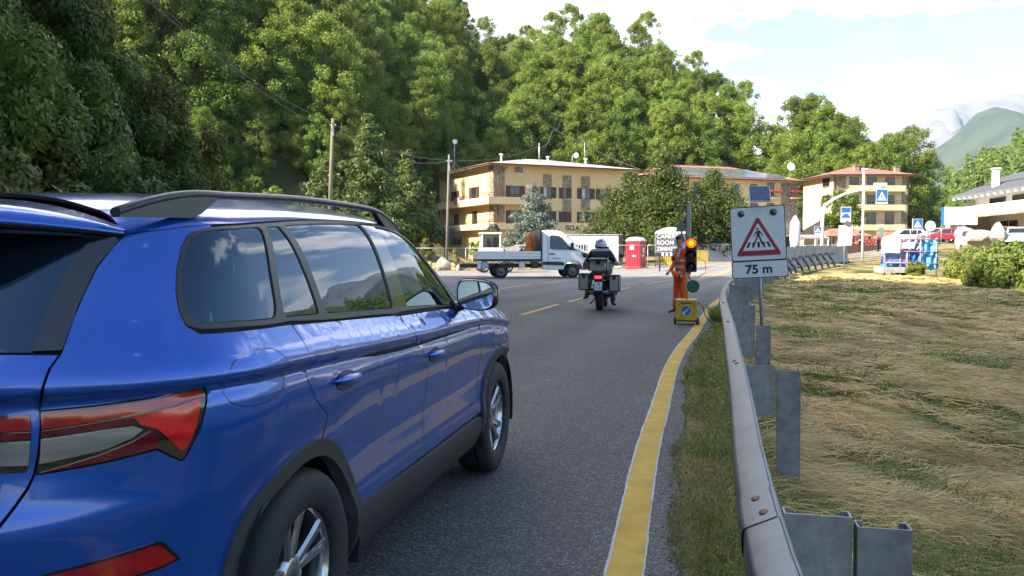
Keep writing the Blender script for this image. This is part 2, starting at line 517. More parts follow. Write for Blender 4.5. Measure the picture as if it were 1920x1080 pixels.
def groundmat():
    m = bpy.data.materials.new('ground_soil_and_hay'); m.use_nodes = True
    t = m.node_tree; b = t.nodes['Principled BSDF']; b.inputs['Roughness'].default_value = .95
    b.inputs['Specular IOR Level'].default_value = .1
    g = t.nodes.new('ShaderNodeNewGeometry')
    def noise(s, d=5, stretch=None):
        n = t.nodes.new('ShaderNodeTexNoise'); n.inputs['Scale'].default_value = s; n.inputs['Detail'].default_value = d
        if stretch:
            mp = t.nodes.new('ShaderNodeMapping'); mp.inputs['Scale'].default_value = stretch; mp.inputs['Rotation'].default_value = (0, 0, R(35))
            t.links.new(g.outputs['Position'], mp.inputs[0]); t.links.new(mp.outputs[0], n.inputs['Vector'])
        else: t.links.new(g.outputs['Position'], n.inputs['Vector'])
        return n.outputs['Fac']
    def ramp(f, stops):
        r = t.nodes.new('ShaderNodeValToRGB'); e = r.color_ramp.elements
        e[0].position, e[0].color = stops[0][0], (*stops[0][1], 1)
        e[1].position, e[1].color = stops[-1][0], (*stops[-1][1], 1)
        for p, c in stops[1:-1]:
            q = e.new(p); q.color = (*c, 1)
        t.links.new(f, r.inputs[0]); return r.outputs[0]
    hay = ramp(noise(9, 8, (.35, 2.4, 1)), [(.3, (.16, .115, .055)), (.5, (.28, .21, .10)), (.72, (.40, .32, .17))])
    grass = ramp(noise(14, 6), [(.3, (.035, .055, .015)), (.7, (.085, .115, .035))])
    mk = ramp(noise(.55, 7), [(.44, (0, 0, 0)), (.60, (1, 1, 1))])
    mix = t.nodes.new('ShaderNodeMix'); mix.data_type = 'RGBA'
    t.links.new(mk, mix.inputs[0]); t.links.new(hay, mix.inputs[6]); t.links.new(grass, mix.inputs[7])
    at_ = t.nodes.new('ShaderNodeAttribute'); at_.attribute_name = 'wood'
    litter = ramp(noise(3.5, 8), [(.3, (.022, .030, .010)), (.5, (.045, .055, .018)), (.7, (.075, .065, .035))])
    mix2 = t.nodes.new('ShaderNodeMix'); mix2.data_type = 'RGBA'
    t.links.new(at_.outputs['Fac'], mix2.inputs[0]); t.links.new(mix.outputs[2], mix2.inputs[6]); t.links.new(litter, mix2.inputs[7])
    t.links.new(mix2.outputs[2], b.inputs['Base Color'])
    bp = t.nodes.new('ShaderNodeBump'); bp.inputs['Strength'].default_value = .7; bp.inputs['Distance'].default_value = .06
    t.links.new(noise(22, 6), bp.inputs['Height']); t.links.new(bp.outputs[0], b.inputs['Normal'])
    return m
GROUND_M = groundmat()
ground = link('ground', rawmesh('ground', np.stack([GX.ravel(), GY.ravel(), GZ.ravel()], 1), quads, GROUND_M))
tag(ground, kind='structure')
_a = ground.data.attributes.new('wood', 'FLOAT', 'POINT')
_wd = smooth01((polydist(GX, GY, BANK) + .5) / 3.0)
_wd = np.where((GX > 25) & (GX < 48) & (GY > 120) & (GY < 175), _wd * .25, _wd)
_a.data.foreach_set('value', _wd.ravel().astype(np.float32))

# ------------------------------------------------------------------ asphalt
def asphaltmat():
    m = bpy.data.materials.new('asphalt'); m.use_nodes = True
    t = m.node_tree; b = t.nodes['Principled BSDF']; b.inputs['Roughness'].default_value = .82
    b.inputs['Specular IOR Level'].default_value = .35
    g = t.nodes.new('ShaderNodeNewGeometry')
    def noise(s, d=4):
        n = t.nodes.new('ShaderNodeTexNoise'); n.inputs['Scale'].default_value = s; n.inputs['Detail'].default_value = d
        t.links.new(g.outputs['Position'], n.inputs['Vector']); return n.outputs['Fac']
    v = t.nodes.new('ShaderNodeTexVoronoi'); v.inputs['Scale'].default_value = 95
    t.links.new(g.outputs['Position'], v.inputs['Vector'])
    sp = t.nodes.new('ShaderNodeSeparateColor'); t.links.new(v.outputs['Color'], sp.inputs[0])
    r = t.nodes.new('ShaderNodeValToRGB'); e = r.color_ramp.elements
    e[0].position, e[0].color = 0, (.046, .045, .045, 1)
    e[1].position, e[1].color = 1, (.22, .215, .21, 1)
    q = e.new(.55); q.color = (.080, .078, .077, 1)
    q = e.new(.86); q.color = (.118, .115, .112, 1)
    t.links.new(sp.outputs[0], r.inputs[0])
    big = t.nodes.new('ShaderNodeValToRGB'); e = big.color_ramp.elements
    e[0].position, e[0].color = .3, (.82, .82, .84, 1); e[1].position, e[1].color = .72, (1.18, 1.17, 1.15, 1)
    t.links.new(noise(.35, 6), big.inputs[0])
    mu = t.nodes.new('ShaderNodeMix'); mu.data_type = 'RGBA'; mu.blend_type = 'MULTIPLY'; mu.inputs[0].default_value = 1
    t.links.new(r.outputs[0], mu.inputs[6]); t.links.new(big.outputs[0], mu.inputs[7])
    # far junction: dusty, with sunlit brightness put into its paler colour
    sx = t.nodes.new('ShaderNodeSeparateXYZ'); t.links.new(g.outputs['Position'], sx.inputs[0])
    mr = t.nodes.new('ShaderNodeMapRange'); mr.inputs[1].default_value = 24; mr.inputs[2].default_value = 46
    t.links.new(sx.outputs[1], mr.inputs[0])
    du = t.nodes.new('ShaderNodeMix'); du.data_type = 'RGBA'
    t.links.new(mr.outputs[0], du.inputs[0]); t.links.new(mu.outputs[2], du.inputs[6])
    dusty_sunlit = t.nodes.new('ShaderNodeValToRGB'); e = dusty_sunlit.color_ramp.elements
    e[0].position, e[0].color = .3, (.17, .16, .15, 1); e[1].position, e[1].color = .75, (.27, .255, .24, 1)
    t.links.new(noise(1.3, 6), dusty_sunlit.inputs[0]); t.links.new(dusty_sunlit.outputs[0], du.inputs[7])
    # hairline cracks
    w = t.nodes.new('ShaderNodeTexVoronoi'); w.feature = 'DISTANCE_TO_EDGE'; w.inputs['Scale'].default_value = .33
    wn = t.nodes.new('ShaderNodeMix'); wn.data_type = 'VECTOR'; wn.inputs[0].default_value = .12
    nn = t.nodes.new('ShaderNodeTexNoise'); nn.inputs['Scale'].default_value = 2.2; nn.inputs['Detail'].default_value = 6
    t.links.new(g.outputs['Position'], nn.inputs['Vector'])
    t.links.new(g.outputs['Position'], wn.inputs[4]); t.links.new(nn.outputs['Color'], wn.inputs[5])
    t.links.new(wn.outputs[1], w.inputs['Vector'])
    cr = t.nodes.new('ShaderNodeValToRGB'); e = cr.color_ramp.elements
    e[0].position, e[0].color = 0, (.62, .62, .62, 1); e[1].position, e[1].color = .004, (1, 1, 1, 1)
    t.links.new(w.outputs['Distance'], cr.inputs[0])
    m2 = t.nodes.new('ShaderNodeMix'); m2.data_type = 'RGBA'; m2.blend_type = 'MULTIPLY'; m2.inputs[0].default_value = 1
    t.links.new(du.outputs[2], m2.inputs[6]); t.links.new(cr.outputs[0], m2.inputs[7])
    la = t.nodes.new('ShaderNodeAttribute'); la.attribute_name = 'lat'
    wv = t.nodes.new('ShaderNodeMath'); wv.operation = 'MULTIPLY'; wv.inputs[1].default_value = 3.7; t.links.new(la.outputs['Fac'], wv.inputs[0])
    sn = t.nodes.new('ShaderNodeMath'); sn.operation = 'SINE'; t.links.new(wv.outputs[0], sn.inputs[0])
    nz = t.nodes.new('ShaderNodeMath'); nz.operation = 'MULTIPLY_ADD'; t.links.new(noise(.9, 7), nz.inputs[0]); nz.inputs[1].default_value = .9; nz.inputs[2].default_value = -.45
    ss = t.nodes.new('ShaderNodeMath'); ss.operation = 'ADD'; t.links.new(sn.outputs[0], ss.inputs[0]); t.links.new(nz.outputs[0], ss.inputs[1])
    tw = t.nodes.new('ShaderNodeMapRange'); tw.inputs[1].default_value = -1.2; tw.inputs[2].default_value = 1.2; tw.inputs[3].default_value = .84; tw.inputs[4].default_value = 1.10; t.links.new(ss.outputs[0], tw.inputs[0])
    m3 = t.nodes.new('ShaderNodeMix'); m3.data_type = 'RGBA'; m3.blend_type = 'MULTIPLY'; m3.inputs[0].default_value = 1
    t.links.new(m2.outputs[2], m3.inputs[6]); t.links.new(tw.outputs[0], m3.inputs[7])
    t.links.new(m3.outputs[2], b.inputs['Base Color'])
    bp = t.nodes.new('ShaderNodeBump'); bp.inputs['Strength'].default_value = .55; bp.inputs['Distance'].default_value = .006
    t.links.new(v.outputs['Distance'], bp.inputs['Height']); t.links.new(bp.outputs[0], b.inputs['Normal'])
    return m
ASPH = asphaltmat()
# right-hand boundary follows the road line; left-hand boundary follows the bank, then the junction opens to the left
far_road = offs(.33)
far_left = offs(-8.2)
keep = (far_road[:, 1] > -60)
mask = ER[:, 1] < 64
jit = (vnoise(ER[:, 0], ER[:, 1], 1.6, 8) - .5) * .14
fr = ER + EN * (.30 + jit)[:, None]
def ribbon(name, A, B, z, mat, nsub=1):
    vs = []; fs = []
    for i in range(len(A)):
        for k in range(nsub + 1):
            q = A[i] + (B[i] - A[i]) * k / nsub
            vs.append((q[0], q[1], 0))
    vs = np.array(vs, float); vs[:, 2] = rise(vs[:, 0], vs[:, 1]) + z
    w = nsub + 1
    for i in range(len(A) - 1):
        for k in range(nsub): fs.append((i * w + k, i * w + k + 1, (i + 1) * w + k + 1, (i + 1) * w + k))
    return rawmesh(name, vs, fs, mat)
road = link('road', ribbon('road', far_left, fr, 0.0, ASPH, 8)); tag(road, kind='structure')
_v = np.empty(len(road.data.vertices) * 3); road.data.vertices.foreach_get('co', _v); _v = _v.reshape(-1, 3)
road.data.attributes.new('lat', 'FLOAT', 'POINT').data.foreach_set('value', lat(_v[:, 0], _v[:, 1]).astype(np.float32))
jv = [(-60, 34), (-60, 52), (-40, 53.5), (-22, 54.5), (-12, 56), (0, 58.5), (8, 60.5), (16, 63), (24, 68), (34, 78), (50, 92)]
jl = []
jn0 = catmull(np.array([(-60, 46), (-40, 49.5), (-20, 52.5), (-10, 55.5), (0, 59.5), (10, 63), (20, 68), (32, 79), (48, 94)]), .6)
def junction():
    # sheet between the far kerb curve and the road's left edge, 4 mm below the road sheet
    n = 60; A = []; B = []
    t = np.linspace(0, 1, n)
    ia = (t * (len(jn0) - 1)).astype(int); A = jn0[ia]
    m = (far_left[:, 1] > 24) & (far_left[:, 1] < 95)
    Bc = np.vstack([np.array([(-60, 34), (-45, 34), (-30, 33.5), (-18, 32), (-11, 28)]), ]); Bc = catmull(Bc, .6)
    Bc = np.vstack([Bc, ER[m] + EN[m] * -6.5])
    ib = (t * (len(Bc) - 1)).astype(int); B = Bc[ib]
    return ribbon('junction', A, B, -.004, ASPH, 14)
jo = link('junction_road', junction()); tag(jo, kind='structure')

YEL = pm('yellow_road_paint', (.50, .31, .035), .75, var=.16, scale=5, bump=.5, bscale=120, detail=9)
WHT = pm('white_road_paint', (.46, .46, .45), .8, var=.2, scale=14, bump=.4, bscale=120)
def marking(name, d0, d1, y0, y1, z, mat, ragged=0.0, seed=0):
    m = (ER[:, 1] >= y0) & (ER[:, 1] <= y1)
    C = ER[m]; Nn = EN[m]
    # resample finely so the ragged painted edge has small teeth
    s = np.r_[0, np.cumsum(np.linalg.norm(np.diff(C, axis=0), axis=1))]
    q = np.arange(0, s[-1], .03 if ragged else .25)
    if q[-1] < s[-1]: q = np.r_[q, s[-1]]
    C = np.stack([np.interp(q, s, C[:, i]) for i in (0, 1)], 1); Nn = np.stack([np.interp(q, s, Nn[:, i]) for i in (0, 1)], 1)
    j0 = (vnoise(q * 10, q * 0, .9, seed) - .5) * ragged + (vnoise(q * 3, q * 0, .9, seed + 3) - .5) * ragged
    j1 = (vnoise(q * 10, q * 0, .9, seed + 5) - .5) * ragged + (vnoise(q * 3, q * 0, .9, seed + 7) - .5) * ragged
    return ribbon(name, C + Nn * (d0 + j0)[:, None], C + Nn * (d1 + j1)[:, None], z, mat)
def mobj(*a, **k):
    o = link('road_marking', marking('road_marking', *a, **k)); tag(o, kind='structure'); return o
mobj(-.010, .168, -30, 60, .004, WHT, ragged=.005, seed=1)
mobj(.004, .158, -30, 60, .008, YEL, ragged=.004, seed=9)
for a, b in ((-9, -6), (-1, 3), (6, 8.5), (13.0, 16.6), (17.0, 21.2), (21.9, 24.6), (27.2, 31.0), (33.4, 39), (40, 47), (50, 57)):
    mobj(-3.93, -3.80, a, b, .004, YEL, ragged=.01, seed=int(a))
# thin yellow lines of the junction mouth
def strip(p, q, w, z=.004, mat=YEL, n=12):
    p = np.array(p, float); q = np.array(q, float); d = (q - p) / np.linalg.norm(q - p); nn = np.array([d[1], -d[0]]) * w / 2
    t = np.linspace(0, 1, n)[:, None]; C = p + (q - p) * t
    o = link('road_marking', ribbon('road_marking', C - nn, C + nn, z, mat)); tag(o, kind='structure'); return o
strip((-1.0, 29.0), (.85, 35.4), .14)
strip((1.3, 36.2), (3.7, 43), .14)
strip((8.6, 39.5), (13.2, 50), .14)
strip((-9, 47.5), (9, 54), .14, mat=WHT)
strip((-7.6, 2), (-5.4, 22), .13)
# ------------------------------------------------------------------ buildings
def stonemat(name, c1, c2, mortar, scale):
    m = bpy.data.materials.new(name); m.use_nodes = True; t = m.node_tree; b = t.nodes['Principled BSDF']; b.inputs['Roughness'].default_value = .9
    c = t.nodes.new('ShaderNodeTexCoord'); mp = t.nodes.new('ShaderNodeMapping'); mp.inputs['Scale'].default_value = (1, 1, 1.9)
    t.links.new(c.outputs['Object'], mp.inputs[0])
    v = t.nodes.new('ShaderNodeTexVoronoi'); v.inputs['Scale'].default_value = scale; t.links.new(mp.outputs[0], v.inputs['Vector'])
    e = t.nodes.new('ShaderNodeTexVoronoi'); e.feature = 'DISTANCE_TO_EDGE'; e.inputs['Scale'].default_value = scale; t.links.new(mp.outputs[0], e.inputs['Vector'])
    sp = t.nodes.new('ShaderNodeSeparateColor'); t.links.new(v.outputs['Color'], sp.inputs[0])
    r = t.nodes.new('ShaderNodeValToRGB'); r.color_ramp.elements[0].color = (*c1, 1); r.color_ramp.elements[1].color = (*c2, 1); t.links.new(sp.outputs[0], r.inputs[0])
    k = t.nodes.new('ShaderNodeMath'); k.operation = 'LESS_THAN'; k.inputs[1].default_value = .045; t.links.new(e.outputs['Distance'], k.inputs[0])
    mx_ = t.nodes.new('ShaderNodeMix'); mx_.data_type = 'RGBA'; t.links.new(k.outputs[0], mx_.inputs[0]); t.links.new(r.outputs[0], mx_.inputs[6]); mx_.inputs[7].default_value = (*mortar, 1)
    t.links.new(mx_.outputs[2], b.inputs['Base Color'])
    bp = t.nodes.new('ShaderNodeBump'); bp.inputs['Strength'].default_value = .5; bp.inputs['Distance'].default_value = .03
    t.links.new(e.outputs['Distance'], bp.inputs['Height']); t.links.new(bp.outputs[0], b.inputs['Normal'])
    return m
def tilemat(name, c1, c2, rows):
    m = bpy.data.materials.new(name); m.use_nodes = True; t = m.node_tree; b = t.nodes['Principled BSDF']; b.inputs['Roughness'].default_value = .7
    c = t.nodes.new('ShaderNodeTexCoord')
    w = t.nodes.new('ShaderNodeTexWave'); w.inputs['Scale'].default_value = rows; w.inputs['Distortion'].default_value = .6; w.inputs['Detail'].default_value = 2; w.bands_direction = 'X'
    t.links.new(c.outputs['Object'], w.inputs['Vector'])
    n = t.nodes.new('ShaderNodeTexNoise'); n.inputs['Scale'].default_value = 1.6; n.inputs['Detail'].default_value = 8; t.links.new(c.outputs['Object'], n.inputs['Vector'])
    r = t.nodes.new('ShaderNodeValToRGB'); r.color_ramp.elements[0].color = (*c1, 1); r.color_ramp.elements[1].color = (*c2, 1)
    r.color_ramp.elements[0].position = .3; r.color_ramp.elements[1].position = .7
    t.links.new(n.outputs['Fac'], r.inputs[0]); t.links.new(r.outputs[0], b.inputs['Base Color'])
    bp = t.nodes.new('ShaderNodeBump'); bp.inputs['Strength'].default_value = .6; bp.inputs['Distance'].default_value = .05
    t.links.new(w.outputs['Fac'], bp.inputs['Height']); t.links.new(bp.outputs[0], b.inputs['Normal'])
    return m
PLAST = pm('cream_plaster', (.68, .51, .27), .9, var=.07, scale=.7, detail=9, bump=.1)
PLASTL = pm('pale_cream_plaster', (.70, .58, .38), .9, var=.07, scale=.7, detail=9)
BALC = pm('balcony_plaster', (.72, .52, .31), .9, var=.08, scale=1.2, detail=9)
STONE = stonemat('stone_cladding', (.16, .115, .075), (.38, .29, .20), (.30, .26, .21), 2.6)
BROWNW = pm('brown_shutter_wood', (.075, .042, .032), .6, var=.2, scale=14, stretch=(1, 1, 8))
GLASSW = pm('window_glass', (.018, .022, .026), .06, var=.2, spec=.8)
CURT = pm('white_curtain', (.45, .47, .46), .9, var=.25, scale=7, stretch=(6, 6, .3))
FRAMEW = pm('window_frame_wood', (.10, .060, .045), .5)
RAILM = pm('dark_metal_railing', (.09, .065, .055), .5, .3)
ROOFGLARE = tilemat('sun_glare_roof_tiles', (.42, .34, .31), (.60, .52, .48), 5)  # sun glare on the tiles is put into this pale colour
ROOFR = tilemat('red_roof_tiles', (.30, .10, .065), (.44, .18, .13), 5)
ROOFG = tilemat('grey_metal_roof', (.12, .13, .15), (.17, .18, .20), 1.2)
FASC = pm('roof_fascia', (.30, .19, .15), .7)
GUTT = pm('copper_gutter', (.14, .075, .055), .5, .4)
WHITEW = pm('white_render', (.74, .70, .66), .85, var=.06, scale=1, detail=9)
CONC = pm('concrete', (.34, .335, .32), .9, var=.18, scale=1.6, detail=10, bump=.25, bscale=30)
SOLAR = pm('solar_cells', (.085, .092, .12), .2, var=.3, scale=2, coat=.6)  # lighter cell colour stands in for the sky they reflect
ALU = pm('aluminium', (.55, .56, .57), .35, .9, var=.08)
GALV = pm('galvanised_steel', (.36, .40, .43), .48, .55, var=.22, scale=7, detail=9, bump=.05)
WHITEP = pm('white_painted_metal', (.76, .76, .75), .45, var=.05)
LETT = pm('brown_letters', (.05, .028, .03), .6)
FLOW = pm('red_flowers', (.45, .035, .05), .8, var=.5, scale=8)
class Face:
    def __init__(s, parent, kind, pos): s.p, s.k, s.pos = parent, kind, pos
    def box(s, mb, a0, a1, b0, b1, o0, o1, mi=0):
        a, b, o = (a0 + a1) / 2, (b0 + b1) / 2, (o0 + o1) / 2; da, db, do = a1 - a0, b1 - b0, o1 - o0
        if s.k == 'front': mb.box((a, s.pos - o, b), (da, do, db), mi=mi)
        else: mb.box((s.pos - o, a, b), (do, da, db), mi=mi)
def window(F, a0, a1, z0, z1, sl=0, sr=0, curtain=False, out=.05, mull=True, deep=False):
    mb = MB(); w = .07
    for q in ((a0, a0 + w, z0, z1), (a1 - w, a1, z0, z1), (a0 + w, a1 - w, z0, z0 + w), (a0 + w, a1 - w, z1 - w, z1)): F.box(mb, *q, -.10, out)
    if mull and a1 - a0 > .75: F.box(mb, (a0 + a1) / 2 - .03, (a0 + a1) / 2 + .03, z0 + w, z1 - w, -.06, out - .01)
    f = mb.build('window', FRAMEW, F.p)
    mb = MB(); F.box(mb, a0 + w * .5, a1 - w * .5, z0 + w * .5, z1 - w * .5, -.04, .022); mb.build('pane', GLASSW, f)
    if curtain:
        mb = MB(); F.box(mb, a0 + w, a0 + w + (a1 - a0) * .36, z0 + w, z1 - w, .022, .026); mb.build('curtain', CURT, f)
    mb = MB(); F.box(mb, a0 - .08, a1 + .08, z0 - .10, z0 - .003, -.02, .12); mb.build('sill', STONE, f)
    for s0, s1 in ((a0 - sl, a0 - .01), (a1 + .01, a1 + sr)):
        if s1 - s0 > .1:
            mb = MB(); F.box(mb, s0, s1, z0, z1, .0, .05)
            for k in range(int((z1 - z0) / .16)): F.box(mb, s0 + .06, s1 - .06, z0 + .06 + k * .16, z0 + .16 + k * .16, .05, .066)
            mb.build('shutter', BROWNW, f)
    return f
def railing(F, a0, a1, z0, z1, o, parent, step=1.6, bars=3, name='railing', r=.025):
    mb = MB(); n = max(1, int((a1 - a0) / step))
    for k in range(n + 1): x = a0 + (a1 - a0) * k / n; F.box(mb, x - r, x + r, z0, z1, o - r, o + r)
    for k in range(bars): z = z0 + (z1 - z0) * (k + 1) / bars; F.box(mb, a0, a1, z - r, z + r, o - r * .7, o + r * .7)
    return mb.build(name, RAILM, parent)
def hiproof(parent, x0, x1, y0, y1, z, rise_, mat, ov=1.0, th=.22, name='roof'):
    mb = MB(); X0, X1, Y0, Y1 = x0 - ov, x1 + ov, y0 - ov, y1 + ov; d = (Y1 - Y0) / 2; ym = (Y0 + Y1) / 2
    d = min(d, (X1 - X0) / 2 - .2)
    vs = [(X0, Y0, z), (X1, Y0, z), (X1, Y1, z), (X0, Y1, z), (X0 + d, ym, z + rise_), (X1 - d, ym, z + rise_)]
    mb.add(vs, [(0, 1, 5, 4), (1, 2, 5), (2, 3, 4, 5), (3, 0, 4)])
    mb.add([(X0, Y0, z - .004), (X1, Y0, z - .004), (X1, Y1, z - .004), (X0, Y1, z - .004)], [(0, 3, 2, 1)], 1)
    r_ = mb.build(name, [mat, PLAST], parent)
    f = MB()
    f.box(((X0 + X1) / 2, Y0 + .04, z - th / 2 - .006), (X1 - X0, .08, th)); f.box(((X0 + X1) / 2, Y1 - .04, z - th / 2 - .006), (X1 - X0, .08, th))
    f.box((X0 + .04, ym, z - th / 2 - .006), (.08, Y1 - Y0 - .17, th)); f.box((X1 - .04, ym, z - th / 2 - .006), (.08, Y1 - Y0 - .17, th))
    f.build('fascia', FASC, r_)
    g = MB(); g.tube([(X0, Y0 - .07, z - .03), (X1, Y0 - .07, z - .03)], .075, 8); g.build('gutter', GUTT, r_)
    g = MB(); g.tube([(X0 - .07, Y0, z - .03), (X0 - .07, Y1, z - .03)], .075, 8); g.build('gutter', GUTT, r_)
    return r_
def chimney(parent, x, y, z, w=.7, h=1.1, mat=None):
    mb = MB(); mb.box((x, y, z + h / 2 - .3), (w, w, h + .6)); mb.box((x, y, z + h + .06), (w + .2, w + .2, .12)); c = mb.build('chimney', mat or STONE, parent); return c
# --- hotel, left wing
A1 = math.atan2(.434, .901)
hot = thing('hotel_building', 'cream hotel with wrap round balconies, brown shutters and ISCLA in brown letters', 'building', (-1.3, 105, 0), A1)
mb = MB(); mb.box((9.7, 9.4, 5.4), (21.6, 18.8, 13.2)); mb.build('wall', PLAST, hot)
Ff = Face(hot, 'front', 0.0); Fs = Face(hot, 'side', -1.1)
hiproof(hot, -1.1, 20.5, 0, 18.8, 12.1, 1.9, ROOFGLARE, ov=1.0)
r_ = hot.children[-1]
for x in (3, 10, 16): 
    mb = MB(); mb.tube([(x, 6.5, 13), (x, 6.5, 14.0)], .14, 8); mb.tube([(x, 6.5, 14.0), (x, 6.5, 14.15)], .28, 8); mb.build('vent_pipe', WHITEP, hot)
for (a0, a1, z0, z1) in ((-1.09, .41, 8.0, 11.9), (-1.09, .41, 4.9, 7.0), (5.84, 7.08, 9.52, 11.05), (8.69, 10.0, 9.5, 11.03), (11.43, 12.79, 9.47, 11.0), (8.69, 10.0, 6.43, 7.9), (11.43, 12.79, 6.43, 7.9), (5.84, 7.08, 6.43, 7.0)):
    mb = MB(); Ff.box(mb, a0, a1, z0, z1, -.05, .045); mb.build('stone_panel', STONE, hot)
mb = MB(); Fs.box(mb, .0, 1.3, 8.0, 11.9, -.05, .045); Fs.box(mb, .0, 1.3, 4.9, 7.0, -.05, .045); mb.build('stone_corner', STONE, hot)
for z0, z1 in ((8.05, 9.45), (4.98, 6.38)):
    window(Ff, 1.18, 2.5, z0 - (.3 if z0 > 8 else .3), z1, .6, .75)
    window(Ff, 5.84, 7.05, z0, z1, .42, .7, True)
    window(Ff, 8.70, 9.32, z0, z1, .55, .68)
    window(Ff, 11.5, 12.8, z0, z1, .65, .72, True)
    window(Ff, 14.3, 15.4, z0, z1, .6, .6)
    window(Ff, 17.4, 18.6, z0, z1, .6, .6, True)
window(Ff, 1.8, 2.9, 11.26, 11.76, 0, 0, out=.03)
window(Fs, 11.95, 13.3, 8.0, 9.45, .75, .75); window(Fs, 5.4, 6.9, 8.0, 9.6, 1.0, .85); window(Fs, 11.5, 13.2, 4.75, 6.3); window(Fs, 5.1, 6.3, 4.75, 6.45, 0, .5)
window(Fs, 10.4, 14.1, 2.2, 3.15, mull=True)
for (z0, z1, zr, amax) in ((7.06, 7.95, 8.42, 4.9), (3.95, 4.68, 5.1, 4.4)):
    mb = MB(); Ff.box(mb, -2.3, amax, z0, z0 + .16, 0.0, 1.2); Ff.box(mb, -2.3, amax, z0 + .16, z1, 1.08, 1.2); Ff.box(mb, amax - .12, amax, z0 + .16, z1, .0, 1.08)
    Fs.box(mb, -1.2 + .001, 17.2, z0 + .002, z0 + .158, 0.0, 1.2); Fs.box(mb, -1.075, 17.2, z0 + .16, z1, 1.08, 1.199); Fs.box(mb, 17.08, 17.2, z0 + .16, z1 - .002, .0, 1.08)
    b_ = mb.build('balcony', BALC, hot)
    railing(Ff, -2.2, amax - .05, z1, zr, 1.14, b_, bars=2); railing(Fs, -1.0, 17.1, z1, zr, 1.14, b_, bars=2)
mb = MB(); Ff.box(mb, 5.4, 20.4, 3.15, 4.92, 0, 1.0); mb.build('sign_band', BALC, hot)
text('sign_lettering', 'ISCLA', .92, LETT, hot, (9.55, -1.02, 4.22), (R(90), 0, 0), .02, sx=.86, bold=.012)
mb = MB(); Ff.box(mb, 5.4, 20.4, -.5, 3.13, .0, .03); mb.build('shopfront', pm('grey_shopfront', (.30, .28, .26), .7, var=.2, scale=.8), hot)
for a in (6.2, 8.9, 11.6, 14.3, 17.0): window(Ff, a, a + 2.1, .6, 2.8, out=.09)
for a, b in ((-.45, 11.9), ):
    mb = MB(); mb.tube([(.5, -.9, 11.95), (.3, -.5, 11.4), (-.55, -.12, 11.0), (-.55, -.12, .2)], .06, 8); mb.build('downpipe', GUTT, hot)
    mb = MB(); mb.tube([(-2.0, 17.5, 11.95), (-1.5, 16.4, 11.3), (-1.2, 15.6, 11.0), (-1.2, 15.6, .2)], .06, 8); mb.build('downpipe', GUTT, hot)
# --- long wing with roof panels
A2 = R(20)
wing = thing('hotel_wing', 'long cream hotel wing with rows of solar panels on its roof', 'building', (18, 115.5, 0), A2)
mb = MB(); mb.box((13.0, 7, 5.2), (25.4, 14, 12.6)); mb.build('wall', PLAST, wing)
F2 = Face(wing, 'front', 0.0)
hiproof(wing, .3, 25.7, 0, 14, 11.5, 2.5, ROOFR, ov=1.05)
slope = math.atan2(2.5, 8.05)
for k in range(19):
    for j in range(2):
        mb = MB(); mb.box((0, 0, 0), (1.02, 2.9, .05)); mb.box((0, 0, -.03), (1.08, 2.96, .04), mi=1)
        d = .55 + 1.5 + j * 3.05
        x = 2.6 + k * 1.16
        if j == 1 and (k < 3 or k > 15): continue
        mb.build('solar_panel', [SOLAR, ALU], wing, (x, -1.05 + d * math.cos(slope), 11.5 + d * math.sin(slope) + .09), (slope, 0, 0))
mb = MB(); F2.box(mb, 22.7, 25.66, .2, 11.2, -.04, .04); mb.build('stone_panel', STONE, wing)
for a0, a1, z0, z1 in ((2, 3.2, 9.4, 10.9), (5, 6.2, 9.4, 10.9), (8, 9.2, 9.4, 10.9), (11, 12.2, 9.4, 10.9), (14.2, 15.4, 9.4, 10.9), (17.4, 18.6, 9.4, 10.9), (20.3, 21.5, 9.3, 11.1), (20.3, 21.5, 6.3, 8.2), (17.4, 18.6, 6.3, 8.2), (14.2, 15.4, 6.3, 8.2), (23.0, 23.9, 9.5, 11.0), (23.0, 23.9, 6.4, 8.1), (24.5, 25.2, 9.6, 10.9), (24.5, 25.2, 6.5, 8.0)):
    window(F2, a0, a1, z0, z1)
for a0, a1, z in ((19.9, 22.1, 9.0), (23.9, 25.7, 9.05), (19.9, 22.1, 5.95)):
    mb = MB(); F2.box(mb, a0, a1, z - .14, z, .0, .95); b_ = mb.build('balcony', BALC, wing)
    railing(F2, a0 + .05, a1 - .05, z, z + .9, .9, b_, step=.28, bars=1, r=.015)
    rg = np.random.default_rng(int(a0 * 10 + z)); c = [(a0 + (a1 - a0) * (i + .5) / 5, -1.02, z + .85) for i in range(5)]
    v, f = leaves(c, [.30] * 5, 420, .16, rg); part('flower_box', rawmesh('flower_box', v, f, FLOW, False), b_)
mb = MB(); mb.box((13, -2.6, 3.4), (25, 5, .14)); mb.build('terrace_canopy', WHITEP, wing)
for a in (1, 6, 11, 16, 21, 25): 
    mb = MB(); mb.box((a, -4.9, 1.5), (.14, .14, 3.65)); mb.build('canopy_post', WHITEP, wing)
mb = MB(); F2.box(mb, .4, 25.5, -.5, 3.3, .05, .1); mb.build('shopfront', pm('dark_shopfront', (.10, .085, .075), .4, var=.5, scale=.9), wing)
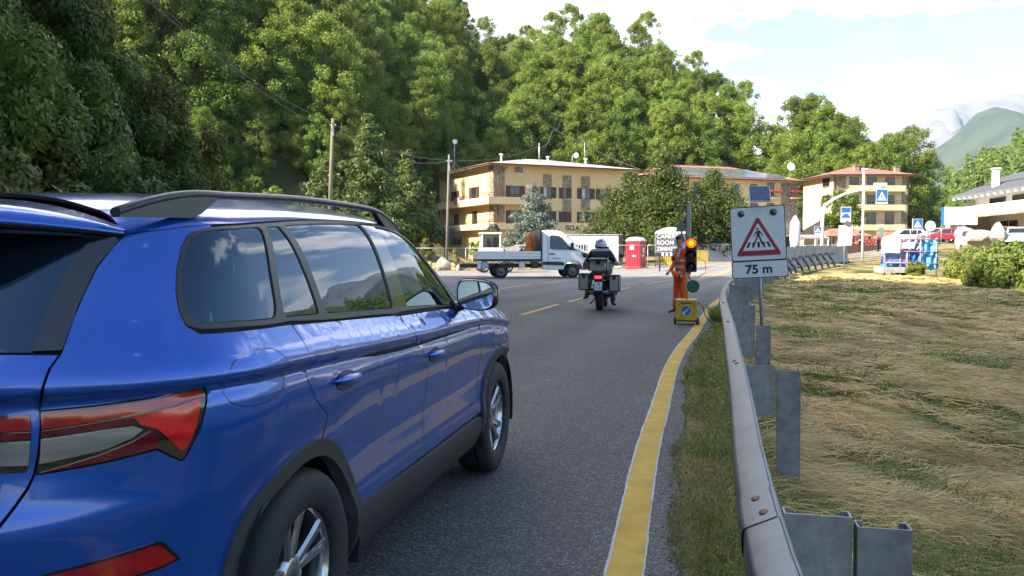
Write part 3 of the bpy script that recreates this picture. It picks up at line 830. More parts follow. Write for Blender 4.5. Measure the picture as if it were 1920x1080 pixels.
# --- third building with three balconies
A3 = R(4)
b3 = thing('apartment_building', 'stone and cream apartment block with three long balconies and red roof', 'building', (48.4, 127, 0), A3)
mb = MB(); mb.box((5.9, 5.4, 6.0), (11.8, 10.8, 13.4)); mb.build('wall', PLASTL, b3)
F3 = Face(b3, 'front', 0.0); F3s = Face(b3, 'side', 0.0)
hiproof(b3, 0, 11.8, 0, 10.8, 12.75, 1.7, ROOFR, ov=1.0)
for a0, a1 in ((.0, 1.95), (10.75, 11.8)):
    mb = MB(); F3.box(mb, a0 + .004, a1, -.4, 12.5, -.04, .05); mb.build('stone_panel', STONE, b3)
for z0, z1 in ((11.0, 12.35), (7.95, 9.7), (4.95, 7.05)):
    for a0, a1 in ((2.5, 4.0), (5.27, 6.75), (8.15, 9.6)): window(F3, a0, a1, z0, z1, mull=False)
for z0, z1, zr in ((10.2, 11.07, 11.7), (7.35, 8.2, 8.8), (4.35, 5.2, 5.95)):
    mb = MB(); F3.box(mb, 1.98, 10.75, z0, z0 + .16, .0, 1.1); F3.box(mb, 1.98, 10.75, z0 + .16, z1, 1.0, 1.1); b_ = mb.build('balcony', BALC, b3)
    railing(F3, 2.0, 10.7, z1, zr, 1.05, b_, bars=3)
window(F3s, 1.2, 3.6, 11.1, 12.4); window(F3s, 1.2, 3.6, 8.2, 9.8); window(F3s, 1.2, 3.6, 5.2, 6.8)
chimney(b3, 4.6, 2.2, 13.2); chimney(b3, 5.5, 2.4, 13.2); chimney(b3, 10.6, 1.4, 13.0)
mb = MB(); mb.tube([(-.3, -.9, 12.6), (.1, -.5, 12.2), (.2, -.12, 11.8), (.2, -.12, 0)], .06, 8); mb.build('downpipe', GUTT, b3)
mb = MB(); mb.tube([(12.1, -.9, 12.6), (11.8, -.5, 12.2), (11.7, -.12, 11.8), (11.7, -.12, 0)], .06, 8); mb.build('downpipe', GUTT, b3)
# red tiled terrace roofs in front of it
for (x, y, w, d, z, lab) in ((38.5, 98, 5.5, 4, 3.9, 'low red tiled terrace roof before the apartment block'), (45.5, 100, 4.6, 3.6, 3.6, 'small wooden kiosk roof before the apartment block')):
    o = thing('terrace_pavilion', lab, 'pavilion', (x, y, gz(x, y)), R(8)); zz0 = z - gz(x, y) - .9
    mb = MB(); mb.add([(-w / 2, -d / 2, zz0), (w / 2, -d / 2, zz0), (w / 2, d / 2, zz0), (-w / 2, d / 2, zz0), (-w / 4, 0, zz0 + .9), (w / 4, 0, zz0 + .9)], [(0, 1, 5, 4), (1, 2, 5), (2, 3, 4, 5), (3, 0, 4), (0, 3, 2, 1)]); mb.build('roof', ROOFR, o)
    for sx in (-1, 1):
        for sy in (-1, 1):
            mb = MB(); mb.box((sx * (w / 2 - .3), sy * (d / 2 - .3), zz0 / 2), (.16, .16, zz0)); mb.build('post', BROWNW, o)
# --- white house on the right: its long facade looks towards the road
wd = Vector((3.2, 22, 0)); A4 = math.atan2(wd.y, wd.x)
wh = thing('white_house', 'white house with a grey ribbed roof and a canopy above the doors', 'building', (48.6, 76, 0), A4 - math.pi / 1)
# local +x runs from the far end towards the camera; local -y looks at the road
def wx(t): return -t
Fw = Face(wh, 'front', 0.0)
L0, L1 = -17.0, 6.0
mb = MB(); mb.box(((L0 + L1) / 2, 5.0, 4.0), (L1 - L0, 10, 7.2)); mb.build('wall', WHITEW, wh)
zE = 7.35; mb = MB()
ring = lambda x: [(x, -1.5, zE), (x, 5, zE + 2.6), (x, 11.5, zE), (x, 11.5, zE - .22), (x, 5, zE + 2.36), (x, -1.5, zE - .22)]
x0_, x1_ = L0 - 2.6, L1 + 1.2
a, b = ring(x0_), ring(x1_)
mb.add(a + b, [(0, 1, 7, 6), (1, 2, 8, 7), (2, 3, 9, 8), (3, 4, 10, 9), (4, 5, 11, 10), (5, 0, 6, 11), (5, 4, 1, 0), (4, 3, 2, 1), (6, 7, 10, 11), (7, 8, 9, 10)])
rf = mb.build('roof', ROOFG, wh)
sl_ = math.atan2(2.6, 6.5)
rib = MB(); rib.box((0, 3.5, 0), (.07, 6.95, .09)); rbm = rib.mesh('rib', ROOFG)
for k in range(38):
    x = x0_ + .2 + k * (x1_ - x0_ - .4) / 37
    part('rib', rbm, rf, (x, -1.5, zE + .03), (sl_, 0, 0))
mb = MB(); mb.box(((x0_ + x1_) / 2, 1.4, zE + 2.6 * 2.9 / 6.5 + .06), (x1_ - x0_, .09, .1)); mb.build('snow_guard', pm('dark_metal', (.05, .05, .055), .5, .4), rf)
be = MB(); be.box((0, 0, 0), (.22, 1.5, .2)); bem = be.mesh('rafter_end', WHITEP)
for k in range(16): part('rafter_end', bem, rf, (L0 - 2.0 + k * 1.55, -.85, zE - .28))
mb = MB(); mb.box((-12.3, .2, 8.5), (.55, .55, 2.6)); mb.box((-12.3, .2, 9.9), (.75, .75, .14)); mb.build('chimney', WHITEP, wh)
for a0, a1, z0, z1 in ((-13.1, -9.2, 5.95, 6.85), (-7.7, -3.6, 5.95, 6.85), (-1.5, 2.5, 5.95, 6.85)): window(Fw, a0, a1, z0, z1, mull=False)
mb = MB(); Fw.box(mb, L0, L1 + .02, 5.05, 5.95, .0, 2.6); mb.build('balcony_parapet', WHITEW, wh)
mb = MB(); mb.add([(L0 + .5, -2.6, 5.1), (L1, -2.6, 5.1), (L1, -4.2, 4.75), (L0 + 2.2, -4.2, 4.75), (L0 + .5, -2.6, 4.95), (L1, -2.6, 4.95), (L1, -4.2, 4.6), (L0 + 2.2, -4.2, 4.6)], [(0, 1, 2, 3), (4, 7, 6, 5), (3, 2, 6, 7), (0, 3, 7, 4), (1, 5, 6, 2)])
mb.build('canopy', stonemat('stone_slates', (.22, .20, .17), (.40, .36, .30), (.15, .14, .12), 3), wh)
for a0, a1 in ((-10.2, -8.5), (-8.1, -6.4), (-3.4, -1.6)): window(Fw, a0, a1, 2.2, 4.35, out=.09)
mb = MB(); Fw.box(mb, L0 - .02, L0 + 3.5, .5, 5.0, .0, 3.0); mb.build('annex', WHITEW, wh)
dsh = MB(); dsh.lathe([(0, .16), (.25, .10), (.45, 0), (.43, -.01), (.24, .07), (0, .12)], 20, 'Y'); dsh.tube([(0, 0, 0), (0, .5, 0)], .03, 6)
dish_me = dsh.mesh('reflector', WHITEP)
o = thing('satellite_dish', 'white satellite dish on the end wall of the white house', 'satellite dish', (51.0, 93.4, 6.35)); part('reflector', dish_me, o, (0, 0, 0), (R(-25), 0, R(-10)))
# ------------------------------------------------------------------ vegetation
BARK = pm('bark', (.085, .062, .045), .9, var=.4, scale=9, stretch=(3, 3, .6), bump=.7, bscale=26)
BARKG = pm('grey_bark', (.16, .14, .12), .9, var=.35, scale=9, stretch=(3, 3, .6), bump=.6, bscale=26)
LEAF_A = leafmat('leaf_broad', (.094, .175, .024), (.215, .312, .060), trans=.36, val=.28, hue=.028)
LEAF_B = leafmat('leaf_ivy', (.040, .085, .014), (.095, .160, .032), trans=.3, val=.35)
LEAF_Y = leafmat('needles_yew', (.042, .082, .016), (.095, .130, .026), trans=.2, val=.1, hue=.02)
LEAF_P = leafmat('needles_pine', (.060, .108, .030), (.140, .190, .055), trans=.2, val=.15, hue=.02)
LEAF_S = leafmat('needles_blue_spruce', (.10, .135, .120), (.20, .245, .215), trans=.15, val=.05)
LEAF_L = leafmat('leaf_bright', (.13, .17, .025), (.24, .28, .05), trans=.45)
def trunkmesh(name, h, r, limbs, mat, lean=(0, 0), n=8):
    mb = MB(); pts = []; rs = []
    for i in range(6):
        t = i / 5; pts.append((lean[0] * t * t * h + .06 * math.sin(i * 2.1) * h * .1, lean[1] * t * t * h + .05 * math.cos(i * 1.7) * h * .1, t * h)); rs.append(r * (1.25 if i == 0 else 1) * (1 - .78 * t))
    mb.tube(pts, rs, n)
    for (z0, end, rr_) in limbs:
        t = z0 / h; a = Vector((lean[0] * t * t * h, lean[1] * t * t * h, z0)); e = Vector(end)
        mid = a.lerp(e, .5) + Vector((0, 0, .12 * (e - a).length))
        mb.tube([a, mid, e], [rr_, rr_ * .6, rr_ * .2], 5)
    return mb.mesh(name, mat)
def broadtree(seed, h, w, n, size, open_=0.0, low=.05, leaf=None):
    rng = np.random.default_rng(seed); c = []; r = []; limbs = []
    nc = int(90 + 30 * rng.random())
    while len(c) < nc:
        u = rng.random(); a = rng.random() * 6.283
        z = low + (1 - low) * u
        env = (math.sin(math.pi * min(max((z - low) / (1.04 - low), 0), 1)) ** .55) * (1 - .25 * z)
        q = env * math.sqrt(rng.random()) * w
        cr = (.085 + .07 * rng.random()) * w * (1.25 - .45 * z) * 1.28
        c.append((q * math.cos(a), q * math.sin(a), z * h - cr * .5)); r.append(cr)
    c = np.array(c); r = np.array(r)
    v, f = leaves(c, r, n, size, rng, up=.5, shell=.18 + open_, flat=(1.05, 1.05, .95), jitter=.6, wild=.30)
    for k in rng.choice(nc, 9, replace=False):
        z0 = max(h * .12, c[k][2] - h * (.12 + .2 * rng.random())); limbs.append((min(z0, h * .8), tuple(c[k]), .05 * w / 3))
    return rawmesh('crown', v, f, leaf or LEAF_A, smooth=False), trunkmesh('trunk', h * .86, .045 * w + .06, limbs, BARK)
TREES = [broadtree(11, 11.5, 4.4, 19000, .27), broadtree(12, 13.5, 4.6, 20000, .27), broadtree(13, 10.5, 5.0, 20000, .27), broadtree(14, 13.5, 3.9, 16000, .26, .1, .10),
         broadtree(15, 9.5, 4.3, 17000, .26), broadtree(16, 15, 4.2, 15000, .26, .12, .12)]
LOWTREES = [broadtree(21, 10, 3.9, 850, 1.05), broadtree(22, 12, 3.6, 850, 1.05)]
def bushmesh(seed, w, h, n, size, leaf, nc=14, up=.45, droop=.35):
    rng = np.random.default_rng(seed); c = []; r = []
    for i in range(nc):
        a = rng.random() * 6.283; q = math.sqrt(rng.random()) * w * .75; z = rng.random()
        cr = (.20 + .16 * rng.random()) * w
        c.append((q * math.cos(a), q * math.sin(a), (.12 + .78 * z * (1 - .35 * (q / w) ** 2)) * h)); r.append(cr)
    v, f = leaves(c, r, n, size, rng, up=up, shell=.45, flat=(1, 1, 1), droop=droop)
    return rawmesh('foliage', v, f, leaf, smooth=False)
IVY = [bushmesh(31 + i, 1.75, 3.1, 9500, .135, LEAF_B, 18) for i in range(4)]
LOWBUSH = [bushmesh(41 + i, 1.6, 2.1, 1150, .34, LEAF_A, 14) for i in range(3)]
LEAF_H = leafmat('leaf_shrub', (.10, .155, .028), (.21, .27, .06), trans=.35, val=.25, hue=.03)
SHRUB = [bushmesh(51 + i, 1.3, 2.4, 3800, .16, LEAF_H, 16) for i in range(3)]
def stems(name, n, h, spread, r, mat, seed, zig=.12):
    rng = np.random.default_rng(seed); mb = MB()
    for i in range(n):
        a = rng.random() * 6.283; e = spread * (.3 + .7 * rng.random()); p = [(0, 0, 0)]
        for k in range(1, 4):
            t = k / 3; p.append((e * t * math.cos(a) + rng.normal() * zig * h * .3, e * t * math.sin(a) + rng.normal() * zig * h * .3, h * t * (.75 + .25 * rng.random())))
        mb.tube(p, [r, r * .8, r * .5, r * .2], 5)
    return mb.mesh(name, mat)
STEMS = stems('stem', 5, 1.6, .8, .03, BARK, 3)

def plant(name, label, cat, group, x, y, crown, trunk, sc=1.0, rz=None, z=None, tname='trunk', cname='crown', sz=None):
    o = thing(name, label, cat, (x, y, (gz(x, y) if z is None else z) - .05), rz if rz is not None else random.random() * 6.28, group)
    o.scale = (sc, sc, sz or sc)
    part(cname, crown, o)
    if trunk: part(tname, trunk, o)
    return o
# --- the wood on the hill behind the houses: one object per tree
cand = []
rng = np.random.default_rng(5)
for y in np.arange(42, 205, 3.8):
    for x in np.arange(-84, 100, 3.8):
        cand.append((x + (rng.random() - .5) * 3.6, y + (rng.random() - .5) * 3.6))
cand = np.array(cand)
B_ = polydist(cand[:, 0], cand[:, 1], BANK); Z_ = height(cand[:, 0], cand[:, 1])
px_ = 960 + 1573 * cand[:, 0] / cand[:, 1]; top_ = 468 - 1573 * (Z_ + 12 - EYE) / cand[:, 1]; base_ = 468 - 1573 * (Z_ - EYE) / cand[:, 1]
# ground height profile decides which trees can be seen over the ones in front
ok = (B_ > 1.2) & (px_ > -60) & (px_ < 1800) & (base_ > -120)
# a strip of open ground under the wood behind the middle house
clear = (px_ > 1330) & (px_ < 1470) & (B_ < 13)
ok &= ~clear
cand, B_, px_, Z_ = cand[ok], B_[ok], px_[ok], Z_[ok]
dist = np.hypot(cand[:, 0], cand[:, 1])
order = np.argsort(dist)
seen = {}; vis = []
for i in order:                                        # keep a tree when its top clears what already stands in front of it
    c = int(px_[i] // 22); t = 468 - 1573 * (Z_[i] + 11.5 - EYE) / cand[i, 1]
    h_ = [seen.get(c + k, 600) for k in (-1, 0, 1)]
    if t < np.mean(h_) - 6:
        vis.append(i)
        for k in (-1, 0, 1): seen[c + k] = min(seen.get(c + k, 600), t)
    if len(vis) > 600: break
KIND = ['tall rounded broadleaf tree in the wood on the hillside', 'broad spreading broadleaf tree in the wood on the hillside', 'slim airy broadleaf tree in the wood on the hillside']
KI = [0, 0, 1, 2, 1, 2]
nth = 0
FOREST = vis[:235]; REST = vis[235:]
for _k in range(30):      # the wood closes behind the apartment block
    pxx = 1470 + 320 * (_k + rng.random()) / 30; yy_ = 147 + 14 * rng.random() + max(0, pxx - 1650) * .10
    k = int(rng.integers(0, 6)); xx_ = (pxx - 960) / 1573 * yy_
    side_ = 'left of the chimneys' if pxx < 1585 else 'right of the chimneys' if pxx < 1690 else 'past its right hand corner'; kd_ = ('rounded', 'spreading', 'slim')[KI[k]]
    plant('broadleaf_tree', f'{kd_} broadleaf tree behind the apartment block, {side_}', 'tree', f'{kd_} trees behind the apartment block, {side_}', xx_, yy_, TREES[k][0], TREES[k][1], (.98 + .3 * rng.random()) * (.62 if pxx > 1735 else 1))
for i in FOREST:
    k = int(rng.integers(0, len(TREES))); x, y = cand[i]
    s = (.74 + .42 * rng.random()) * (.62 if B_[i] < 5 else 1.0) * (.85 if y < 60 else 1)
    if px_[i] > 1480: s *= .78
    P_ = px_[i]; t_ = 468 - 1573 * (Z_[i] + 9 - EYE) / y
    where = 'above the blue suv roof' if P_ < 420 else 'behind the leaning wooden pole' if P_ < 640 else 'between the pines and the hotel' if P_ < 840 else 'above the left wing of the hotel' if P_ < 1080 else 'above the yews' if P_ < 1270 else 'above the solar roof' if P_ < 1490 else 'behind the apartment block'
    rank = 'low on the hillside' if B_[i] < 9 else 'halfway up the hillside' if B_[i] < 24 else 'high on the hillside'
    kind = ('tall rounded broadleaf tree', 'broad spreading broadleaf tree', 'slim airy broadleaf tree')[KI[k]]
    plant('broadleaf_tree', f'{kind} {rank} {where}', 'tree', f'{kind}s {rank} {where}', x, y, TREES[k][0], TREES[k][1], s, z=Z_[i])
SRC = [o for o in COL.objects if o.name.split('.')[0] == 'crown' and o.data in [t[0] for t in TREES[:3]]]
def joined(name, spots, meshes, label, cat=None, scl=(.8, 1.2)):
    vs = []; fs = []; o = 0; mi = []
    geo = []
    for me in meshes:
        v = np.empty(len(me.vertices) * 3); me.vertices.foreach_get('co', v); f = np.empty(len(me.loops), dtype=np.int32); me.loops.foreach_get('vertex_index', f)
        geo.append((v.reshape(-1, 3), f.reshape(-1, 4)))
    for n_, (x, y, z, s) in enumerate(spots):
        v, f = geo[n_ % len(geo)]; a = rng.random() * 6.28; ca, sa = math.cos(a), math.sin(a)
        q = np.stack([v[:, 0] * ca - v[:, 1] * sa, v[:, 0] * sa + v[:, 1] * ca, v[:, 2]], 1) * s + np.array([x, y, z])
        vs.append(q); fs.append(f + o); o += len(v)
    me = rawmesh(name, np.vstack(vs), np.vstack(fs), meshes[0].materials[0], smooth=False)
    ob = link(name, me); tag(ob, label, cat, kind='stuff'); return ob
def scattered(name, pts, src, label, s0, s1):
    """one mass of crowns standing on points"""
    me = bpy.data.meshes.new(name); me.from_pydata(pts, [], []); o = link(name, me); tag(o, label, kind='stuff')
    g = bpy.data.node_groups.new(name, 'GeometryNodeTree'); g.interface.new_socket('Geometry', in_out='INPUT', socket_type='NodeSocketGeometry'); g.interface.new_socket('Geometry', in_out='OUTPUT', socket_type='NodeSocketGeometry')
    A = lambda t: g.nodes.new(t); i_, o_ = A('NodeGroupInput'), A('NodeGroupOutput'); q = A('GeometryNodeInstanceOnPoints'); ob = A('GeometryNodeObjectInfo'); ob.inputs['Object'].default_value = src; ob.inputs['As Instance'].default_value = False
    rv = A('FunctionNodeRandomValue'); rv.data_type = 'FLOAT_VECTOR'; rv.inputs[0].default_value = (0, 0, 0); rv.inputs[1].default_value = (0, 0, 6.28)
    rs = A('FunctionNodeRandomValue'); rs.data_type = 'FLOAT'; rs.inputs[2].default_value = s0; rs.inputs[3].default_value = s1
    K = g.links.new; K(i_.outputs[0], q.inputs['Points']); K(ob.outputs['Geometry'], q.inputs['Instance']); K(rv.outputs[0], q.inputs['Rotation']); K(rs.outputs[1], q.inputs['Scale']); K(q.outputs[0], o_.inputs[0])
    o.modifiers.new('crowns', 'NODES').node_group = g; return o
for _m in range(3):
    src = next(o for o in SRC if o.data == TREES[_m][0]); P_ = [(cand[i, 0], cand[i, 1], Z_[i]) for i in REST[_m::3]]
    if P_: scattered('far_wood', P_, src, 'dense broadleaf wood filling the upper hillside', .75, 1.1)
# low growth along the foot of the wood
foot = []
for _ in range(1500):
    x = rng.uniform(-70, 92); y = rng.uniform(44, 170); b = float(polydist(np.array([x]), np.array([y]), BANK)[0])
    if -2.5 < b < (6 if x > -6 else 26): foot.append((x, y, gz(x, y) - .2, .8 + .9 * rng.random()))
joined('undergrowth', foot[:320], LOWBUSH, 'low leafy undergrowth along the foot of the wood')
# --- shaded bank on the left: leafy bushes and creepers, one object each
rng = np.random.default_rng(9)
bank = []
for y in np.arange(6.5, 37, 1.75):
    for k, dx in enumerate(np.arange(.1, 12.5, 1.75)):
        bx = float(np.interp(y, BANK[2:7, 1], BANK[2:7, 0]))
        x = bx - dx + (rng.random() - .5) * 1.1; yy = y + (rng.random() - .5) * 1.1
        z = gz(x, yy)
        if 468 - 1573 * (z - EYE) / yy < -160 or 960 + 1573 * x / yy < -260: continue
        bank.append((x, yy, z))
for x, y, z in bank[:230]:
    k = int(rng.integers(0, 4)); s = .72 + .5 * rng.random()
    hgt = 'at the foot of' if z < 1.2 else 'halfway up' if z < 5 else 'high on'; near = 'nearest part of the' if y < 12 else 'middle of the' if y < 21 else 'far end of the' if y < 27 else 'last corner of the'
    plant('bank_bush', f'dense dark green leafy bush {hgt} the {near} shaded bank', 'bush', f'leafy bushes {hgt} the {near} shaded bank', x, y, IVY[k], STEMS, s, z=z - .35, tname='stem', cname='foliage', sz=s * (1 + .35 * rng.random()))
# taller trees on top of the bank, which shade the road
for x, y, s in ((-15, 4, 1.0), (-17, 11, 1.1), (-14.5, 17.5, 1.0), (-18, 23, 1.15), (-17, 29, .85), (-24, 14, 1.2), (-25, 5, 1.2), (-25, 22, 1.15), (-24, 30, 1.0), (-33, 10, 1.25), (-33, 20, 1.2),
                (-34, 0, 1.2), (-24, -5, 1.2), (-16, -6, 1.0), (-16, -16, 1.1), (-27, -16, 1.2), (-38, -12, 1.3), (-32, 28, 1.0), (-16, -28, 1.1), (-28, -30, 1.2), (-45, 8, 1.2), (-45, -8, 1.2), (-46, 22, 1.1)):
    k = int(rng.integers(0, 3))
    plant('broadleaf_tree', 'tall broadleaf tree crowning the shaded bank', 'tree', 'trees on top of the shaded bank', x, y, TREES[k][0], TREES[k][1], s)

_w = []
for x in np.arange(-82, -13, 5.4):
    for y in np.arange(-44, 27, 5.4):
        q = (x + rng.uniform(-1.5, 1.5), y + rng.uniform(-1.5, 1.5))
        if y > 6 and x > -22: continue
        _w.append((q[0], q[1], gz(*q) - .5, 1.0 + .35 * rng.random()))
joined('bank_wood', _w, [t[0] for t in LOWTREES], 'dense wood covering the top of the shaded bank')
# --- conifers and single trees round the hotel
def conifer(seed, h, w, n, size, leaf, tiers=9, power=.9, irregular=.25, low=.1, rc=.2):
    rng = np.random.default_rng(seed); c = []; r = []; limbs = []
    for i in range(tiers):
        t = i / (tiers - 1); z = (low + (1 - low) * t) * h; rad = w * (1 - t) ** power + .12 * w * (1 - t)
        m = max(2, int(8 * (1 - t) + 2))
        for k in range(m):
            a = 6.283 * k / m + rng.random() * .7; q = rad * (1 - irregular * rng.random())
            for s_ in (.45, .95):
                c.append((q * s_ * math.cos(a), q * s_ * math.sin(a), z - .10 * q * s_ + .25 * (rng.random() - .5) * h / tiers)); r.append(w * rc * (1.15 - .5 * t) * (1.2 - .35 * s_))
            if t < .8: limbs.append((max(z - .02 * h, .1), (q * .85 * math.cos(a), q * .85 * math.sin(a), z - .08 * q), .035 * w / 2))
    c.append((0, 0, h * .985)); r.append(w * .07)
    v, f = leaves(c, r, n, size, rng, up=.5, shell=.3, flat=(1.1, 1.1, .85), aspect=.34, droop=-.25, jitter=.7)
    return rawmesh('crown', v, f, leaf, smooth=False), trunkmesh('trunk', h * .95, .05 * w + .06, limbs, BARK)
def ctree(label, x, y, *a, name='conifer', z=None, **k):
    c, t = conifer(*a, **k); return plant(name, label, 'tree', None, x, y, c, t, z=z)

ctree('blue grey spruce in front of the hotel, behind the truck cab', 2.0, 78, 61, 7.2, 3.0, 17000, .30, LEAF_S, tiers=9, power=.5, irregular=.4, low=.10, rc=.25, name='blue_spruce')
ctree('dark green yew between hotel and red toilet, nearer the hotel', 10.6, 76, 62, 7.8, 4.6, 26000, .30, LEAF_Y, tiers=11, power=.45, irregular=.45, low=.30, rc=.25, name='yew_tree')
ctree('tall pointed yew just left of the CAMERE board', 13.3, 73, 63, 9.0, 4.3, 26000, .30, LEAF_Y, tiers=12, power=.55, irregular=.4, low=.28, rc=.27, name='yew_tree')
ctree('wide dark yew right of the traffic light', 18.2, 76, 64, 7.8, 4.7, 26000, .30, LEAF_Y, tiers=10, power=.45, irregular=.4, low=.24, rc=.25, name='yew_tree')
ctree('tall open pine behind the leaning wooden pole', -13.6, 80, 65, 12.0, 4.6, 21000, .42, LEAF_P, tiers=14, power=.7, irregular=.5, low=.12, rc=.2, name='pine_tree')
ctree('smaller pine with bare grey lower branches', -17.5, 80, 66, 7.5, 3.8, 13000, .40, LEAF_P, tiers=9, power=.55, irregular=.5, low=.25, rc=.22, name='pine_tree')
ctree('second pine close behind the tall pine', -10.8, 86, 67, 9.5, 4.0, 15000, .40, LEAF_P, tiers=11, power=.7, irregular=.45, low=.15, rc=.21, name='pine_tree')
# leafless shrub on the slope
def bare(seed, h, w):
    rng = np.random.default_rng(seed); mb = MB()
    mb.tube([(0, 0, 0), (.25, 0, h * .2), (.15, .1, h * .38), (.35, .1, h * .5)], [.2, .16, .13, .1], 7)
    for i in range(46):
        a = rng.random() * 6.283; q = w * (.4 + .6 * rng.random()); z = h * (.62 + .38 * rng.random()) * (1 - .25 * (q / w) ** 2)
        b = Vector((.25, .1, h * (.36 + .14 * rng.random()))); e = Vector((q * math.cos(a), q * math.sin(a), z))
        m_ = b.lerp(e, .5) + Vector((0, 0, .18 * h)); mb.tube([b, m_, e], [.05, .03, .012], 4)
        for _ in range(6):
            s0 = m_.lerp(e, rng.random()); d = Vector((rng.normal() * .5, rng.normal() * .5, -.5 - .9 * rng.random())); mb.tube([s0, s0 + d * .5, s0 + d + Vector((0, 0, -.2))], [.016, .012, .006], 3)
    return mb.mesh('branches', BARKG)
o = thing('bare_shrub', 'leafless brown weeping shrub on the grass slope left of the hotel', 'shrub', (-7.0, 86, gz(-7.0, 86) - .1)); part('branches', bare(5, 4.6, 2.2), o)
# small leafy things round the building site
for (x, y, s, lab) in ((-9.6, 82, 1.3, 'leafy bush below the pines'), (-6.6, 66, .8, 'young yellow green tree by the light pole'), (-2.6, 66, .85, 'young yellow green tree at the corner of the hotel'), (-4.3, 67, .55, 'small yellow green sapling among the boulders'),
                       (-12.4, 74, 1.3, 'yellow green bush on the grass slope'), (-11.0, 70, .9, 'low yellow green bush beside the slope'), (3.6, 79, .9, 'pale leafy bush right of the spruce')):
    plant('sapling', lab, 'bush', None, x, y, bushmesh(int(x * 10) % 97, 1.1, 3.1, 2200, .2, LEAF_L, 12), STEMS, s, tname='stem', cname='foliage')
for (x, y, s, lab) in ((44, 112, 1.55, 'round leafy street tree before the hotel terrace'), (30.5, 116, 1.2, 'leafy tree at the end of the long hotel wing'), (22.5, 82, .6, 'clipped green bush behind the white barrier')):
    c, t = broadtree(int(x), 4.6, 2.2, 4200, .24, low=.35); plant('leafy_tree', lab, 'tree', None, x, y, c, t, s)
# scrub beyond the crest of the field on the right, one object per shrub
rng = np.random.default_rng(21); ns = 0
for _ in range(900):
    x = rng.uniform(17, 42); y = rng.uniform(20, 60)
    b = -float(polydist(np.array([x]), np.array([y]), CREST)[0]); px = 960 + 1573 * x / y
    if 1.5 < b < 11 and 1730 < px < 2060 and ns < 75 and lat(np.array([x]), np.array([y]))[0] > 6:
        k = int(rng.integers(0, 3)); s = .75 + .45 * rng.random(); z = gz(x, y)
        s = max(s, (.55 - z) / 2.4 * (.8 + .3 * rng.random()))
        wq = 'beside the blue netting' if px < 1800 else 'in the middle of the thicket' if px < 1870 else 'at the right edge of the thicket'; hq = 'nearer' if b < 5 else 'farther'
        plant('streamside_shrub', f'yellow green streamside shrub {wq}, on the {hq} side', 'shrub', f'streamside shrubs {wq}, {hq} side', x, y, SHRUB[k], STEMS, s, z=z, tname='stem', cname='foliage'); ns += 1
for _ in range(60):
    x = rng.uniform(16, 24); y = rng.uniform(38, 56); px = 960 + 1573 * x / y
    b = -float(polydist(np.array([x]), np.array([y]), CREST)[0])
    if -1.5 < b < 5 and 1590 < px < 1740 and ns < 85:
        plant('streamside_shrub', 'low green weeds beside the blue netted scaffold', 'shrub', 'weeds beside the scaffold', x, y, SHRUB[ns % 3], STEMS, .4 + .2 * rng.random(), tname='stem', cname='foliage'); ns += 1
# ------------------------------------------------------------------ far hills and mountains
def mountain(name, prof, Y, depth, mat, rough=.12, seed=0, drop=1.0, n=90, m=26):
    prof = np.array(prof, float); px = np.linspace(prof[0, 0], prof[-1, 0], n); py = np.interp(px, prof[:, 0], prof[:, 1])
    vs = []; k = np.hanning(5); k /= k.sum(); py = np.convolve(np.pad(py, 2, mode='edge'), k, 'valid')
    for i in range(n):
        X = (px[i] - 960) / 1573 * Y; Zt = EYE + (468 - py[i]) / 1573 * Y
        for j in range(m):
            t = j / (m - 1)
            z = Zt * (1 - t) ** 1.15
            amp = rough * Zt * math.sin(math.pi * min(t * 1.2 + .08, 1))
            w_ = (vnoise(np.array([X]), np.array([t * depth]), Y * .035, seed)[0] - .5) * 2 + (vnoise(np.array([X]), np.array([t * depth]), Y * .013, seed + 1)[0] - .5) * 1.1 + (vnoise(np.array([X]), np.array([t * depth]), Y * .005, seed + 2)[0] - .5) * .6
            vs.append((X + w_ * amp * .5, Y - t * depth, z + w_ * amp - (5 if j == m - 1 else 0)))
    fs = [(i * m + j, i * m + j + 1, (i + 1) * m + j + 1, (i + 1) * m + j) for i in range(n - 1) for j in range(m - 1)]
    o = link(name, rawmesh(name, vs, fs, mat)); tag(o, kind='structure'); return o
ROCK = pm('mountain_rock', (.10, .10, .105), .95, col2=(.22, .20, .19), scale=.004, detail=10)
ALP = pm('mountain_forest', (.014, .026, .012), .95, col2=(.050, .070, .030), scale=.010, detail=12)
HILLM = pm('wooded_hill_ground', (.030, .052, .014), .95, col2=(.10, .12, .035), scale=.06, detail=10)
mountain('mountain', [(1560, 330), (1640, 262), (1690, 222), (1725, 206), (1760, 200), (1800, 190), (1840, 182), (1880, 178), (1920, 176), (2050, 150), (2250, 190), (2500, 140)], 5200, 1800, ROCK, .16, 3)
mountain('mountain', [(1640, 420), (1700, 330), (1738, 288), (1770, 266), (1800, 240), (1825, 212), (1845, 204), (1880, 203), (1905, 210), (1930, 225), (2050, 270), (2200, 330), (2400, 300)], 2600, 1200, ALP, .07, 8)
mountain('hill', [(1440, 300), (1490, 232), (1515, 226), (1545, 240), (1580, 262), (1640, 300), (1700, 360)], 1300, 500, ALP, .07, 12)
hp = [(1700, 420), (1780, 350), (1815, 322), (1850, 306), (1885, 288), (1920, 270), (1990, 230), (2150, 120), (2400, 60)]
hill2 = mountain('hill', hp, 420, 210, HILLM, .04, 17)
me = hill2.data; vv = np.empty(len(me.vertices) * 3); me.vertices.foreach_get('co', vv); vv = vv.reshape(-1, 3)
rng = np.random.default_rng(33); sp = []
for _ in range(2600):
    q = vv[rng.integers(0, len(vv))] + rng.normal(size=3) * np.array([5, 4, .3])
    px = 960 + 1573 * q[0] / q[1]
    if 1740 < px < 1990 and q[2] > 4: sp.append((q[0], q[1], q[2] - 4, .55 + .45 * rng.random()))
